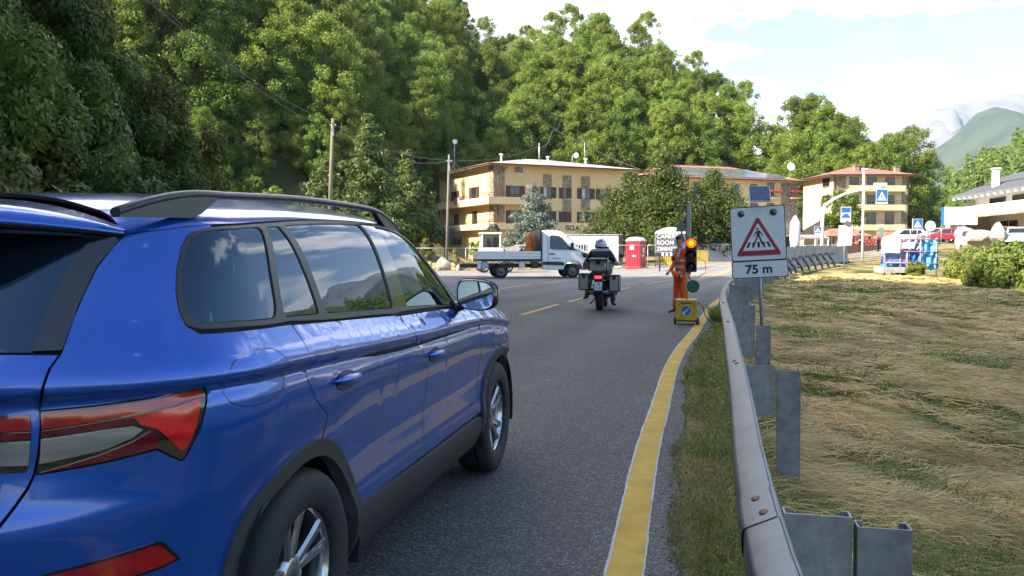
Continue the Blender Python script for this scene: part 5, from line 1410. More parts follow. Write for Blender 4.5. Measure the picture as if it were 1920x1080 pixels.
for k in range(2): mb = MB(); mb.box((.2, -.064, .62 - k * .14), (4.6, .006, .03)); mb.build('printed_line', pm('faint_grey_print', (.42, .42, .45), .6), pnl)
br = MB(); br.box((0, 0, 0), (2.8, .3, .9))
o = thing('brick_planter', 'low brown brick wall behind the white barrier', 'wall', (21.2, 86, .3), R(20)); mb = MB(); mb.box((0, 0, .9), (4.6, .4, 1.9)); mb.build('wall', stonemat('brown_brick', (.16, .07, .05), (.28, .14, .10), (.3, .25, .2), 4), o)
for k in range(4): mb = MB(); mb.box((-2.0 + k * 1.3, -.03, .95), (.16, .48, 1.9)); mb.build('pier', pm('dark_brown_pier', (.08, .04, .03), .8), o)
mb = MB(); mb.box((0, 0, 1.93), (4.8, .55, .12)); mb.build('coping', pm('brown_coping', (.22, .12, .09), .8), o)
# white parasol frames / conservatory right of the yews
o = thing('glass_veranda', 'white framed glass veranda of the hotel behind the clipped bush', 'veranda', (21.0, 96, .3), R(22))
mb = MB(); mb.box((0, 1.2, 2.0), (4.4, 2.2, 3.8)); mb.build('glass', GLASSW, o)
for k in range(6): mb = MB(); mb.box((-2.2 + k * .88, .06, 2.0), (.12, .1, 4.0)); mb.build('post', WHITEP, o)
mb = MB(); mb.box((0, .04, 3.9), (4.6, .14, .2)); mb.box((0, .04, 2.6), (4.5, .12, .1)); mb.build('rail', WHITEP, o)
# boulders
BOUL = pm('pale_boulder', (.36, .33, .29), .9, var=.22, scale=2.4, detail=9, bump=.6, bscale=6)
def boulder(seed, s):
    bm = bmesh.new(); bmesh.ops.create_icosphere(bm, subdivisions=3, radius=1); rg = np.random.default_rng(seed); d = rg.normal(size=(12, 3)); d /= np.linalg.norm(d, axis=1)[:, None]; lim = .62 + .25 * rg.random(12)
    for v in bm.verts:
        p = np.array(v.co)
        for a, l in zip(d, lim):
            t = p @ a
            if t > l: p = p - a * (t - l) * .9
        v.co = Vector((p[0] * s[0], p[1] * s[1], p[2] * s[2]))
    me = bpy.data.meshes.new('boulder'); bm.to_mesh(me); bm.free(); me.materials.append(BOUL); return me
for i, (x, y, s, lab) in enumerate(((-4.95, 60, (.62, .55, .60), 'large pale block shaped boulder at the left of the row'), (-3.6, 59, (.42, .36, .30), 'small pale boulder between two larger ones'), (-2.25, 59, (.62, .45, .38), 'flat pale boulder next to the truck bed'))):
    o = link('boulder', boulder(100 + i, s), None, (x, y, gz(x, y) + s[2] * .55), (0, 0, i)); tag(o, lab, 'boulder')
for i, (px, py, Y, s, lab) in enumerate(((1845, 447, 64, (1.6, 1.0, .75), 'large pale boulder below the white house'), (1808, 440, 68, (1.0, .8, .8), 'pale boulder left of the parked cars'), (1873, 440, 62, (.7, .6, .95), 'upright pale boulder beside the parked red car'))):
    q = at(px, py, Y); o = link('boulder', boulder(120 + i, s), None, q, (0, 0, i)); tag(o, lab, 'boulder')
o = thing('dug_earth', 'low ridge of yellowish rubble behind the boulders', 'rubble', (-5.6, 62, 0)); tag(o, kind='stuff')
mb = MB()
for i in range(40): rg = random.Random(i); mb.ball((rg.uniform(-1.5, 1.5), rg.uniform(-.5, .5), rg.uniform(.0, .35)), rg.uniform(.10, .26), 6)
mb.build('rubble', pm('yellow_rubble', (.40, .30, .10), .9, var=.4, scale=3), o)
# ------------------------------------------------------------------ far signs
def signpost(name, label, px, pyb, pyt, Y, build, r=.04, mat=None, yaw=0):
    b = at(px, pyb, Y); h = (pyb - pyt) / 1573 * Y; o = thing(name, label, 'road sign', b, R(yaw)); mb = MB(); mb.tube([(0, .05, -.6), (0, .05, h)], r, 8); mb.build('post', mat or GALV, o); build(o, h, 1 / 1573 * Y); return o
def crossing_face(o, w, h, z, x=0, y=0):
    mb = MB(); flat(mb, rrect(w, h, .04), -.02, 0); flat(mb, rrect(w * .94, h * .95, .03), .002, .006, mi=1)
    flat(mb, rtri(w * .80, h * .66, .01), .007, .010, 0, 0, 0)
    flat(mb, [(-.05 * w, -.22 * h), (.0, -.05 * h), (.10 * w, -.22 * h), (.05 * w, .0), (.0, .13 * h), (-.06 * w, .0)], .011, .014, 0, -.02 * h, 2)
    return mb.build('sign_face', [WHITEP, BLUE, SIGNB], o, (x, y, z))
# overhead arm with crossing sign
ar = thing('overhead_sign_arm', 'curved white arm reaching over the road with a blue crossing sign', 'sign gantry', at(1541, 472, 76), R(0)); k76 = 76 / 1573
pts = [(0, 0, -1.5), (0, 0, 62 * k76), (.4 * k76 * 10, 0, 86 * k76), (1.0, 0, 98 * k76), (2.0, 0, 108 * k76), (3.2, 0, 114 * k76), (5.0, 0, 120 * k76), (5.6, 0, 121 * k76)]
mb = MB(); mb.tube([Vector(p) for p in pts], [.17, .16, .15, .14, .12, .11, .10, .10], 12); mb.build('arm', WHITEP, ar)
crossing_face(ar, 1.05, 1.2, 104 * k76, 109 * k76, -.15)
mb = MB(); mb.box((107 * k76, 0, 126 * k76), (1.1, .3, .22)); mb.build('lamp_box', WHITEP, ar)
mb = MB(); mb.box((109 * k76, -.12, 91.5 * k76), (1.1, .05, .16)); mb.build('lower_plate', WHITEP, ar)
mb = MB(); lp = thing('lamp_post', 'tall slim white lamp post in front of the apartment block', 'lamp post', at(1617, 470, 70)); mb.tube([(0, 0, -1), (0, 0, 152 * 70 / 1573)], .10, 8); mb.build('pole', WHITEP, lp)
mb = MB(); mb.box((.05, 0, 152 * 70 / 1573), (.42, .2, .10)); mb.build('lamp_head', WHITEP, lp)
def hump(o, h, k):
    w, hh = 19 * k, 29 * k; z = h - hh / 2; mb = MB(); flat(mb, rrect(w, hh, .03), -.02, 0); flat(mb, [(-w * .45, .13 * hh), (w * .45, .13 * hh), (w * .45, .46 * hh), (-w * .45, .46 * hh)], .002, .006, mi=1)
    flat(mb, [(-.40 * w, -.22 * hh)] + [(-.40 * w + .8 * w * t / 10, -.10 * hh + .17 * hh * math.sin(math.pi * t / 10)) for t in range(11)] + [(.40 * w, -.22 * hh)], .002, .006, mi=1); mb.build('sign_face', [WHITEP, BLUE], o, (0, 0, z))
signpost('hump_sign', 'white and blue speed hump sign left of the lamp post', 1585, 462, 388, 62, hump)
def wboard(o, h, k):
    mb = MB(); flat(mb, [(-13 * k, -20 * k), (13 * k, -18 * k), (15 * k, 21 * k), (-11 * k, 19 * k)], -.03, 0, 0, h - 20 * k); mb.build('board', WHITEP, o)
    mb = MB(); mb.box((5 * k, -.04, h + 3 * k), (10 * k, .04, 8 * k), ry=.35); mb.build('small_solar_panel', SIGNG, o)
signpost('white_sign_board', 'large blank white sign board tilted on a thin pole before the concrete barrier', 1583, 492, 422, 52, wboard, .035)
def bx2(o, h, k): crossing_face(o, 19 * k, 19 * k, h - 10 * k); mb = MB(); mb.box((-9 * k, .04, h - 12 * k), (1.6 * k, .05, 24 * k)); mb.build('side_post', pm('yellow_post', (.6, .42, .1), .6), o)
signpost('crossing_sign', 'blue crossing sign right of the apartment block', 1720, 456, 410, 70, bx2)
def bx3(o, h, k): crossing_face(o, 13 * k, 13 * k, h - 7 * k); mb = MB(); mb.box((0, -.01, h - 17 * k), (12 * k, .03, 6 * k)); mb.build('sub_plate', WHITEP, o)
signpost('crossing_sign', 'small blue crossing sign beside the foot of the curved arm', 1533, 460, 424, 74, bx3)
def disc(o, h, k): mb = MB(); flat(mb, circ(10 * k, 28), -.02, .0, 0, h - 9 * k); mb.build('disc', pm('round_sign_back', (.60, .57, .52), .5, var=.08), o)
signpost('round_sign', 'round pale sign seen from behind near the blue netting', 1744, 452, 415, 62, disc)
def tri3(o, h, k): mb = MB(); flat(mb, rtri(9 * k, 8 * k, .03), -.02, 0, 0, h - 4 * k); mb.build('sign_back', GREYM, o)
signpost('triangle_sign', 'small grey triangular sign seen from behind left of the billboard', 1765, 452, 420, 86, tri3)
q = at(1535, 470, 84)
bb = thing('billboard', 'big blank white billboard on a single leg beside the white house', 'billboard', at(1799, 444, 66), R(4)); k = 66 / 1573
mb = MB(); mb.box((0, 0, 39 * k), (63 * k, .4, 33 * k)); mb.build('panel', WHITEP, bb)
mb = MB(); mb.box((-31.6 * k, .1, 39 * k), (.08, .36, 33 * k)); mb.build('blue_edge', BLUE, bb)
mb = MB(); mb.tube([(0, 0, -1.0), (0, 0, 18 * k)], .22, 10); mb.tube([(0, 0, 17 * k), (-.35, 0, 22.5 * k)], .08, 6); mb.tube([(0, 0, 17 * k), (.35, 0, 22.5 * k)], .08, 6); mb.build('leg', WHITEP, bb)
pk = thing('parking_sign_box', 'white box like sign below the billboard', 'sign', at(1802, 458, 58)); k = 58 / 1573; mb = MB(); mb.box((0, 0, 7 * k), (18 * k, .3, 15 * k)); mb.build('panel', WHITEP, pk); mb = MB(); mb.box((0, 0, -3 * k), (.1, .1, 8 * k)); mb.build('post', GALV, pk)
gsign = thing('grey_notice_board', 'grey notice board with a small aerial above the blue netting', 'notice board', at(1652, 446, 56)); k = 56 / 1573; mb = MB(); mb.box((0, 0, 10 * k), (9 * k, .08, 18 * k)); mb.build('panel', GREYM, gsign); mb = MB(); mb.tube([(.1, .08, -1), (.1, .08, 25 * k)], .03, 6); mb.build('post', WHITEP, gsign)
# ------------------------------------------------------------------ netted scaffold over the stream
BLUEN = pm('blue_debris_net', (.05, .22, .62), .7, var=.4, scale=3.2, detail=8); BLUEL = pm('light_blue_panel', (.10, .42, .72), .6, var=.3, scale=2.4, detail=8); PINK = pm('pinkish_scaffold_tube', (.42, .26, .26), .6, .2)
sc_ = thing('netted_scaffold', 'scaffold wrapped in blue netting above the stream with a white board', 'scaffold', at(1700, 500, 47), R(-6)); k = 47 / 1573
base = gz(*at(1700, 500, 47)[:2]) - at(1700, 500, 47).z
for i, x in enumerate((-40, -12, 0, 24, 52)):
    mb = MB(); mb.tube([(x * k, -.05, -52 * k if x in (0,) else -18 * k), (x * k, -.05, 54 * k)], .045, 8); mb.build('upright', PINK, sc_)
for z in (8, 30, 53): mb = MB(); mb.tube([(-42 * k, -.09, z * k), (54 * k, -.09, (z - 3) * k)], .035, 8); mb.build('ledger', PINK, sc_)
def netpanel(x0, x1, z0, z1, mat, y=-.0, seed=0, name='net'):
    n, m = 18, 10; vs = []; rg = np.random.default_rng(seed)
    for i in range(n):
        for j in range(m):
            x = x0 + (x1 - x0) * i / (n - 1); z = z0 + (z1 - z0) * j / (m - 1)
            vs.append((x * k, y + .16 * math.sin(i * .9 + seed) * math.sin(j * .8) + rg.normal() * .03, z * k + .05 * math.sin(i * .7 + seed)))
    fs = [(i * m + j, i * m + j + 1, (i + 1) * m + j + 1, (i + 1) * m + j) for i in range(n - 1) for j in range(m - 1)]
    return link(name, rawmesh(name, vs, fs, mat), sc_)
netpanel(-44, 22, -3, 30, BLUEN, .2, 1); netpanel(-6, 24, 30, 52, pm('pale_blue_net', (.30, .34, .62), .7, var=.4, scale=4, detail=8), .2, 2); netpanel(24, 58, -6, 52, BLUEL, .1, 3); netpanel(0, 24, -4, 30, BLUEN, .12, 5)
for i in range(22):
    mb = MB(); mb.box(((-42 + i * 2.2) * k, .0, 19 * k), (.016, .02, 22 * k)); mb.build('net_strand', pm('pale_net_strand', (.30, .42, .70), .7), sc_)
for i in range(9):
    mb = MB(); mb.box((-20 * k, -.01, (9 + i * 2.4) * k), (48 * k, .02, .016)); mb.build('net_strand', MATS['pale_net_strand'], sc_)
mb = MB(); mb.box((-31 * k, -.25, 40 * k), (32 * k, .05, 28 * k), ry=.04); mb.build('white_board', WHITEP, sc_)
mb = MB(); mb.box((-.5, .1, -6 * k), (66 * k, 1.6, .30)); mb.build('deck', CONC, sc_)
for i in range(5):     # white loops of the banner, half hidden by the net
    mb = MB(); mb.tube([((-13 + i * 5) * k, -.16, 46 * k), ((-12.5 + i * 5) * k, -.16, 35 * k), ((-9.6 + i * 5) * k, -.16, 34 * k), ((-9 + i * 5) * k, -.16, 44 * k)], .05, 6); mb.build('banner_stroke', WHITEP, sc_)
mb = MB(); mb.tube([(-34 * k, -.2, -8 * k), (0, -.05, -34 * k)], .04, 6); mb.tube([(-20 * k, -.05, -10 * k), (-20 * k, -.05, -50 * k)], .04, 6); mb.build('brace', PINK, sc_)
mb = MB(); mb.box((12 * k, .9, -26 * k), (40 * k, .3, 38 * k)); mb.build('shutter_boards', pm('dark_red_boards', (.055, .015, .022), .8, var=.3, scale=6), sc_)
# ------------------------------------------------------------------ blue suv
def cubic(xs, ys):
    xs = np.array(xs, float); ys = np.array(ys, float); h = np.diff(xs); d = np.diff(ys) / h
    m = np.zeros(len(xs))
    for i in range(1, len(xs) - 1):
        if d[i - 1] * d[i] > 0:
            w1 = 2 * h[i] + h[i - 1]; w2 = h[i] + 2 * h[i - 1]; m[i] = (w1 + w2) / (w1 / d[i - 1] + w2 / d[i])
    m[0] = d[0]; m[-1] = d[-1]
    def fn(x):
        x = min(max(x, xs[0]), xs[-1]); i = min(max(int(np.searchsorted(xs, x)) - 1, 0), len(xs) - 2)
        t = (x - xs[i]) / h[i]
        return float(ys[i] * (1 + 2 * t) * (1 - t) ** 2 + m[i] * h[i] * t * (1 - t) ** 2 + ys[i + 1] * t * t * (3 - 2 * t) + m[i + 1] * h[i] * t * t * (t - 1))
    return fn
XC = -.15; XF = 2.9; NP = 2.3; NF = 2.3; SM = 3.2; LV = .72; ARC = 1.35; ARF = 1.25
zb_f = cubic([-1.6, -.9, -.5, 0, 1, 2.05, 2.4, 2.8, 3.2, 3.5, 3.9], [1.24, 1.235, 1.224, 1.208, 1.163, 1.126, 1.10, 1.062, 1.0, .945, .88])
zc_f = cubic([-1.6, -.6, 1.1, 2.29, 2.8, 3.2, 3.5, 3.9], [1.105, 1.105, 1.057, 1.035, .99, .92, .86, .80])
zr_f = cubic([-1.1, -.75, -.45, 0, .4, .8, 1.1, 1.35, 1.48, 1.6, 1.78, 1.9, 2.1, 2.25, 2.4, 2.8, 3.2, 3.5, 3.75, 4.1],
             [1.56, 1.59, 1.615, 1.645, 1.665, 1.67, 1.665, 1.645, 1.615, 1.565, 1.47, 1.40, 1.28, 1.19, 1.155, 1.115, 1.05, .985, .93, .90])
xr_f = cubic([.2, .3, .45, .6, .70, .76, .84, .95, 1.06, 1.085, 1.10, 1.12, 1.235, 1.35, 1.5, 1.6, 1.68],
             [-.86, -.91, -.955, -.975, -.985, -.983, -.955, -.935, -.93, -.935, -.962, -.963, -.90, -.825, -.72, -.65, -.60])
xf_f = cubic([.2, .3, .5, .7, .85, .95, 1.1, 1.2], [3.55, 3.64, 3.70, 3.70, 3.66, 3.60, 3.45, 3.40])
sect = cubic([0, .2, .4, .6, .72, .80, .85, .9], [1, .972, .942, .905, .868, .822, .775, (1 - .9 ** 3.2) ** (1 / 3.2)])
_wl = {}
def wlow(z, zc, zb):
    k = (round(zc, 3), round(zb, 3))
    if k not in _wl:
        zc, zb = k; g = max(zb - zc, .03)
        _wl[k] = cubic([.20, .27, .34, .40, .45, .49, .56, .66, .76, .86 * zc / 1.07, zc - .13, zc - .075, zc - .045, zc - .038, zc + .002, zc + .3 * g, zc + .8 * g, zc + g],
                       [.80, .85, .887, .905, .910, .905, .893, .890, .902, .918, .928, .926, .918, .9165, .940, .931, .893, .875])
    return _wl[k](z)
def CP(s, v, off=0.0):
    """point of the body shell: s metres along the flank (round the corners past the ends), v height and then over the roof"""
    if s < XC: th = min((XC - s) / ARC, 1) * math.pi / 2; xl = XC - (XC - s) * .55
    elif s > XF: th = min((s - XF) / ARF, 1) * math.pi / 2; xl = XF + (s - XF) * .78
    else: th = 0; xl = s
    zb = zb_f(xl); zc = zc_f(xl)
    if v <= zb: w = wlow(v, zc, zb); z = v
    else:
        ph = min((v - zb) / LV, math.pi / 2); h = zr_f(xl) - zb; f_ = math.sin(ph) ** (2 / SM)
        w = .875 * sect(f_) if f_ < .9 else .875 * max(math.cos(ph), 0) ** (2 / SM); z = zb + h * f_
    if v < 1.0:
        q_ = min((1.0 - v) / .2, 1); w += q_ * q_ * (3 - 2 * q_) * .012 * (math.exp(-(xl / .42) ** 2) + math.exp(-((xl - 2.79) / .42) ** 2))
    c = max(math.cos(th), 0); sn = math.sin(th)
    if s < XC: x = XC - (XC - xr_f(z)) * sn ** (2 / NP); y = w * c ** (2 / NP)
    elif s > XF: x = XF + (xf_f(z) - XF) * sn ** (2 / NF); y = w * c ** (2 / NF)
    else: x = s; y = w
    return Vector((x, y, z))
def CN(s, v, low=True):
    e = 2e-3; xl = XC - (XC - s) * .55 if s < XC else (XF + (s - XF) * .78 if s > XF else s); zb = zb_f(xl)
    if abs(v - zb) < .014: v = zb - .004 if low else zb + .015
    a = CP(s + e, v) - CP(s - e, v); b = CP(s, v + e) - CP(s, v - e)
    n = b.cross(a)
    if n.length < 1e-9: return Vector((0, 0, 1))
    n.normalize(); return n
def inpoly(p, poly):
    x, y = p; c = False; n = len(poly); j = n - 1
    for i in range(n):
        xi, yi = poly[i]; xj, yj = poly[j]
        if (yi > y) != (yj > y) and x < (xj - xi) * (y - yi) / (yj - yi) + xi: c = not c
        j = i
    return c
def dens(poly, st):
    out = []
    for i in range(len(poly)):
        a = poly[i]; b = poly[(i + 1) % len(poly)]
        n = max(1, int(math.hypot(b[0] - a[0], b[1] - a[1]) / st))
        for k in range(n): out.append((a[0] + (b[0] - a[0]) * k / n, a[1] + (b[1] - a[1]) * k / n))
    return out
def area(p): return .5 * sum(p[i][0] * p[(i + 1) % len(p)][1] - p[(i + 1) % len(p)][0] * p[i][1] for i in range(len(p)))
def inset(poly, d):
    if area(poly) < 0: poly = poly[::-1]
    n = len(poly); out = []
    for i in range(n):
        a, b, c = poly[i - 1], poly[i], poly[(i + 1) % n]
        def nr(p, q):
            dx, dy = q[0] - p[0], q[1] - p[1]; l = math.hypot(dx, dy) or 1; return (-dy / l, dx / l)
        n1, n2 = nr(a, b), nr(b, c); mx_, my_ = n1[0] + n2[0], n1[1] + n2[1]; l2 = mx_ * mx_ + my_ * my_
        k = 2 * d / max(l2, .6)
        out.append((b[0] + mx_ * k, b[1] + my_ * k))
    return out
def chaikin(poly, n=1, r=.22):
    for _ in range(n):
        o = []
        for i in range(len(poly)):
            a = poly[i]; b = poly[(i + 1) % len(poly)]
            o += [(a[0] + (b[0] - a[0]) * r, a[1] + (b[1] - a[1]) * r), (a[0] + (b[0] - a[0]) * (1 - r), a[1] + (b[1] - a[1]) * (1 - r))]
        poly = o
    return poly
def fillet(poly, r=.03, n=5):
    out = []; m = len(poly)
    for i in range(m):
        a, b, c = [Vector(q) for q in (poly[i - 1], poly[i], poly[(i + 1) % m])]
        u = (a - b); w = (c - b); lu, lw = u.length, w.length; u.normalize(); w.normalize()
        if u.dot(w) < -.93: out.append(tuple(b)); continue
        d = min(r, lu * .45, lw * .45)
        p, q = b + u * d, b + w * d
        for k in range(n + 1):
            t = k / n; out.append(tuple(p * (1 - t) ** 2 + b * 2 * t * (1 - t) + q * t * t))
    return out
def panel_geo(poly, holes=(), gap=.002, off=0.0, step=.035, lip=.014, side=1, crease=True, edge=.02):
    poly = dens(inset(poly, gap), edge)
    hs = [dens(inset(h, -gap), edge) for h in holes]
    pts = list(poly); edges = [(i, (i + 1) % len(poly)) for i in range(len(poly))]
    for h in hs:
        o = len(pts); pts += h; edges += [(o + i, o + (i + 1) % len(h)) for i in range(len(h))]
    nb = len(pts)
    s0, s1 = min(p[0] for p in poly), max(p[0] for p in poly); v0, v1 = min(p[1] for p in poly), max(p[1] for p in poly)
    loops = [poly] + hs
    def far(p, d=.010):
        return all((p[0] - q[0]) ** 2 + (p[1] - q[1]) ** 2 > d * d for l in loops for q in l)
    rows = list(np.arange(v0 + step / 2, v1, step)); grid = []
    rowi = {}
    for s in np.arange(s0 + step / 2, s1, step):
        for v in rows: grid.append((s, v))
        if crease:
            xl = XC - (XC - s) * .55 if s < XC else (XF + (s - XF) * .78 if s > XF else s)
            zc = zc_f(xl); zb = zb_f(xl)
            for kq, q in enumerate((zc - .055, zc - .046, zc - .040, zc - .034, zc - .018, zc - .002, zc + .003, zc + .014, zb, zb + .012)):
                if v0 < q < v1: grid.append((s, q, kq))
    for g_ in grid:
        p = g_[:2]
        if len(g_) == 2 and crease:
            xl = XC - (XC - p[0]) * .55 if p[0] < XC else (XF + (p[0] - XF) * .78 if p[0] > XF else p[0])
            if zc_f(xl) - .06 < p[1] < zc_f(xl) + .025 or abs(p[1] - zb_f(xl)) < .02: continue
        if inpoly(p, poly) and not any(inpoly(p, h) for h in hs) and far(p, .006 if len(g_) == 3 else .010):
            if len(g_) == 3:
                if g_[2] in rowi and p[0] - pts[rowi[g_[2]]][0] < step * 1.3: edges.append((rowi[g_[2]], len(pts)))
                rowi[g_[2]] = len(pts)
            pts.append(p)
    V, E, F, _, _, _ = delaunay_2d_cdt([Vector(p) for p in pts], edges, [], 0, 1e-6)
    tri = []
    for f in F:
        c = (sum(V[i][0] for i in f) / 3, sum(V[i][1] for i in f) / 3)
        if inpoly(c, poly) and not any(inpoly(c, h) for h in hs): tri.append(f)
    nr = [CN(v[0], v[1], crease) for v in V]
    co = [CP(v[0], v[1]) + n * off for v, n in zip(V, nr)]
    # border walls folded inwards so that the shut lines have depth
    ecount = {}
    for f in tri:
        for i in range(3):
            k = (f[i], f[(i + 1) % 3]); kk = tuple(sorted(k)); ecount.setdefault(kk, []).append(k)
    faces = [tuple(f) for f in tri]; wall = {}
    if lip:
        for kk, l in ecount.items():
            if len(l) == 1:
                a, b = l[0]
                for i in (a, b):
                    if i not in wall:
                        wall[i] = len(co); co.append(co[i] - nr[i] * lip); nr.append(nr[i])
                faces.append((b, a, wall[a], wall[b]))
    if side < 0:
        co = [Vector((c.x, -c.y, c.z)) for c in co]; nr = [Vector((c.x, -c.y, c.z)) for c in nr]
    else:
        faces = [tuple(reversed(f)) for f in faces]
    return co, faces, nr, len(tri)
def panel(name, mat, parent, poly, sides=(1, -1), join=False, **k):
    res = []; accv, accf, accn, accw = [], [], [], []
    for sd in sides:
        v, f, n, nt_ = panel_geo(poly, side=sd, **k); wl_ = [0] * nt_ + [1] * (len(f) - nt_)
        if join:
            o = len(accv); accv += v; accf += [tuple(i + o for i in q) for q in f]; accn += n; accw += wl_; continue
        res.append(_pm(name, v, f, n, mat, parent, wl_))
    if join: res.append(_pm(name, accv, accf, accn, mat, parent, accw))
    return res
def _pm(name, v, f, n, mat, parent, walls=None):
    me = bpy.data.meshes.new(name); me.from_pydata([tuple(p) for p in v], [], f); me.materials.append(mat)
    if walls and mat is PAINT: me.materials.append(VOID); me.polygons.foreach_set('material_index', walls)  # black edge walls stand in for the shade inside the shut lines
    me.polygons.foreach_set('use_smooth', [True] * len(me.polygons)); me.update()
    me.normals_split_custom_set_from_vertices([tuple(q) for q in n])
    return link(name, me, parent)

PAINT = pm('blue_metallic_car_paint', (.0, .078, .40), .26, .5, var=.02, coat=1.0, scale=2)
GLOSSB = pm('gloss_black_trim', (.008, .008, .009), .08, var=.0, coat=.6)
SATINB = pm('satin_black_trim', (.022, .022, .023), .42, var=.1, scale=40)
CLAD = pm('black_plastic_cladding', (.030, .030, .031), .62, var=.12, scale=60, bump=.12, bscale=300)
TINT = pm('dark_tinted_glass', (.004, .010, .016), .015, var=.0, spec=.9)
TYRE = pm('tyre_rubber', (.018, .018, .018), .75, var=.15, scale=30, bump=.15, bscale=80)
ALLOY = pm('alloy_wheel', (.55, .56, .58), .22, .95, var=.05)
REDL = pm('red_lamp_lens', (.35, .006, .010), .12, var=.25, scale=30, coat=1.0)
REDB = pm('bright_red_lamp_lens', (.55, .012, .012), .15, var=.35, scale=18, coat=1.0)
REDD = pm('dark_red_lamp_lens', (.11, .004, .010), .12, var=.2, coat=1.0)
CLEARL = pm('clear_lamp_lens', (.26, .26, .255), .22, .5, var=.22, scale=5, stretch=(1, 1, 6), coat=1.0)
SMOKEL = pm('smoked_lamp_lens', (.02, .016, .014), .10, var=.2, coat=1.0)
VOID = pm('dark_inner_shell', (.006, .006, .006), .9, var=0)
GREYRAIL = pm('grey_roof_rail', (.060, .060, .066), .38, .4, var=.05)
TINT.node_tree.nodes['Principled BSDF'].inputs['Specular Tint'].default_value = (.50, .72, 1.0, 1)  # blue put into the specular colour imitates a bluer reflected sky
MIRR = pm('mirror_glass', (.75, .78, .80), .02, 1.0, var=0)
CHROME = pm('chrome', (.7, .7, .72), .12, 1.0, var=.03)

suv = thing('blue_suv', 'metallic blue suv with grey roof rails passing close on the left', 'car', (-1.567, 2.932, 0), R(90 - 12.2))
# local axes: x forward, y to the LEFT after rotation, so the near flank is y<0
NEAR = -1
def arc(cx, r, a0, a1, n=26):
    return [(cx + r * math.cos(R(a0 + (a1 - a0) * i / n)), .36 + r * math.sin(R(a0 + (a1 - a0) * i / n))) for i in range(n + 1)]
AR = .446
def armset(z): return math.degrees(math.asin((z - .36) / AR))
seam_roof = [(-.702, 1.640), (-.55, 1.668), (-.42, 1.690), (-.30, 1.703), (.1, 1.718), (.63, 1.735), (1.1, 1.737), (1.30, 1.718), (1.42, 1.695), (1.58, 1.605), (1.77, 1.45), (1.92, 1.285), (2.03, 1.15)]
frame_bot = [(2.0, 1.128), (1.6, 1.146), (.937, 1.165), (.4, 1.19), (-.032, 1.21), (-.40, 1.219)]
FR = [(-.47, 1.221), (-.515, 1.228), (-.535, 1.26), (-.54, 1.32), (-.526, 1.427), (-.495, 1.54), (-.455, 1.615), (-.413, 1.648), (-.34, 1.668)] + \
     [(-.30, 1.678), (.1, 1.701), (.63, 1.724), (1.1, 1.725), (1.29, 1.707), (1.41, 1.682), (1.565, 1.595), (1.755, 1.44), (1.90, 1.28), (1.995, 1.16)] + frame_bot
gap_l = [(-.032, 1.203), (-.03, 1.12), (-.012, 1.02), (.035, .95), (.13, .885)]                 # rear door, rear edge
# quarter panel with bumper side
tail_edge = [(-.702, 1.637), (-.745, 1.56), (-.797, 1.442), (-.843, 1.276), (-.877, 1.195), (-.904, 1.162), (-.935, 1.09)]
lamp = [(-.944, 1.056), (-.80, 1.060), (-.65, 1.066), (-.497, 1.076), (-.487, 1.066), (-.493, 1.04), (-.52, .97), (-.562, .893), (-.572, .889), (-.61, .908), (-.648, .930), (-.80, .913), (-.935, .902), (-.951, .903)]
low_l = [(-.96, .87), (-1.004, .785), (-1.06, .745), (-1.5, .735)]
quarter = tail_edge + lamp[1:-1][0:0] + [(-.944, 1.056)] + lamp[1:-1] + [(-.951, .903)] + low_l + [(-1.5, .46), (-.75, .44), (-.62, .44)]
aR = arc(0, AR, 170, armset(.815) if False else 78)
quarter = quarter + aR + [(.13, .885)] + gap_l[::-1][1:] + [(-.032, 1.208), (-.40, 1.216), (-.47, 1.219)] + FR[1:9] + [(-.30, 1.681), (-.30, 1.70), (-.42, 1.687), (-.55, 1.665)]
flap = chaikin([(-.43, 1.00), (-.155, .995), (-.165, 1.15), (-.30, 1.165), (-.43, 1.13)], 2, .25)
panel('rear_quarter_panel', PAINT, suv, quarter)
panel('fuel_flap', GLOSSB, suv, flap, holes=[inset(flap, .0022)], gap=0, off=.0006, lip=0, step=.2, crease=False)
# doors
split = [(.945, 1.158), (.985, 1.09), (1.07, 1.045), (1.14, 1.0), (1.235, .927), (1.262, .85), (1.275, .74), (1.275, .60), (1.268, .475)]
rdoor = [(-.030, 1.206)] + gap_l[1:] + arc(0, AR, 77, 14)[:-1] + [(.452, .475)] + split[::-1] + [(.937, 1.163), (.4, 1.187)]
panel('rear_door', PAINT, suv, rdoor)
fgap = [(2.03, 1.118), (2.16, 1.07), (2.245, 1.03), (2.275, .906), (2.29, .80), (2.30, .66), (2.285, .56), (2.27, .475)]
fdoor = split + fgap[::-1] + [(2.0, 1.124), (1.6, 1.142)]
panel('front_door', PAINT, suv, fdoor)
zt = lambda x: zb_f(x) + .10
fender = [(2.034, 1.122)] + [(2.06, 1.15), (2.2, 1.20), (2.4, zt(2.4)), (2.8, zt(2.8)), (3.1, zt(3.1)), (3.22, zt(3.2))] + [(3.26, .98), (3.30, .86), (3.30, .74), (3.33, .70)] + arc(2.79, AR, 38, 176)[:] + [(2.33, .475)] + [(2.274, .475), (2.289, .56), (2.304, .66), (2.294, .80), (2.279, .906), (2.249, 1.03), (2.164, 1.07)]
panel('front_fender', PAINT, suv, fender)
def vc(x): return zb_f(x) + LV * math.pi / 2
roofp = [(-.71, 1.643)] + seam_roof[1:] + [(2.06, 1.155), (2.2, 1.205), (2.27, 1.24)] + [(2.14, 1.30), (2.02, 1.385), (1.86, 1.52), (1.70, 1.68), (1.58, 1.84), (1.51, 2.0), (1.47, 2.15), (1.46, vc(1.46))] + [(x, vc(x)) for x in np.arange(1.2, -.6, -.3)] + [(-.72, vc(-.72)), (-.72, 1.9)]
panel('roof', PAINT, suv, roofp, join=True, crease=False, step=.06, lip=.01, edge=.03)
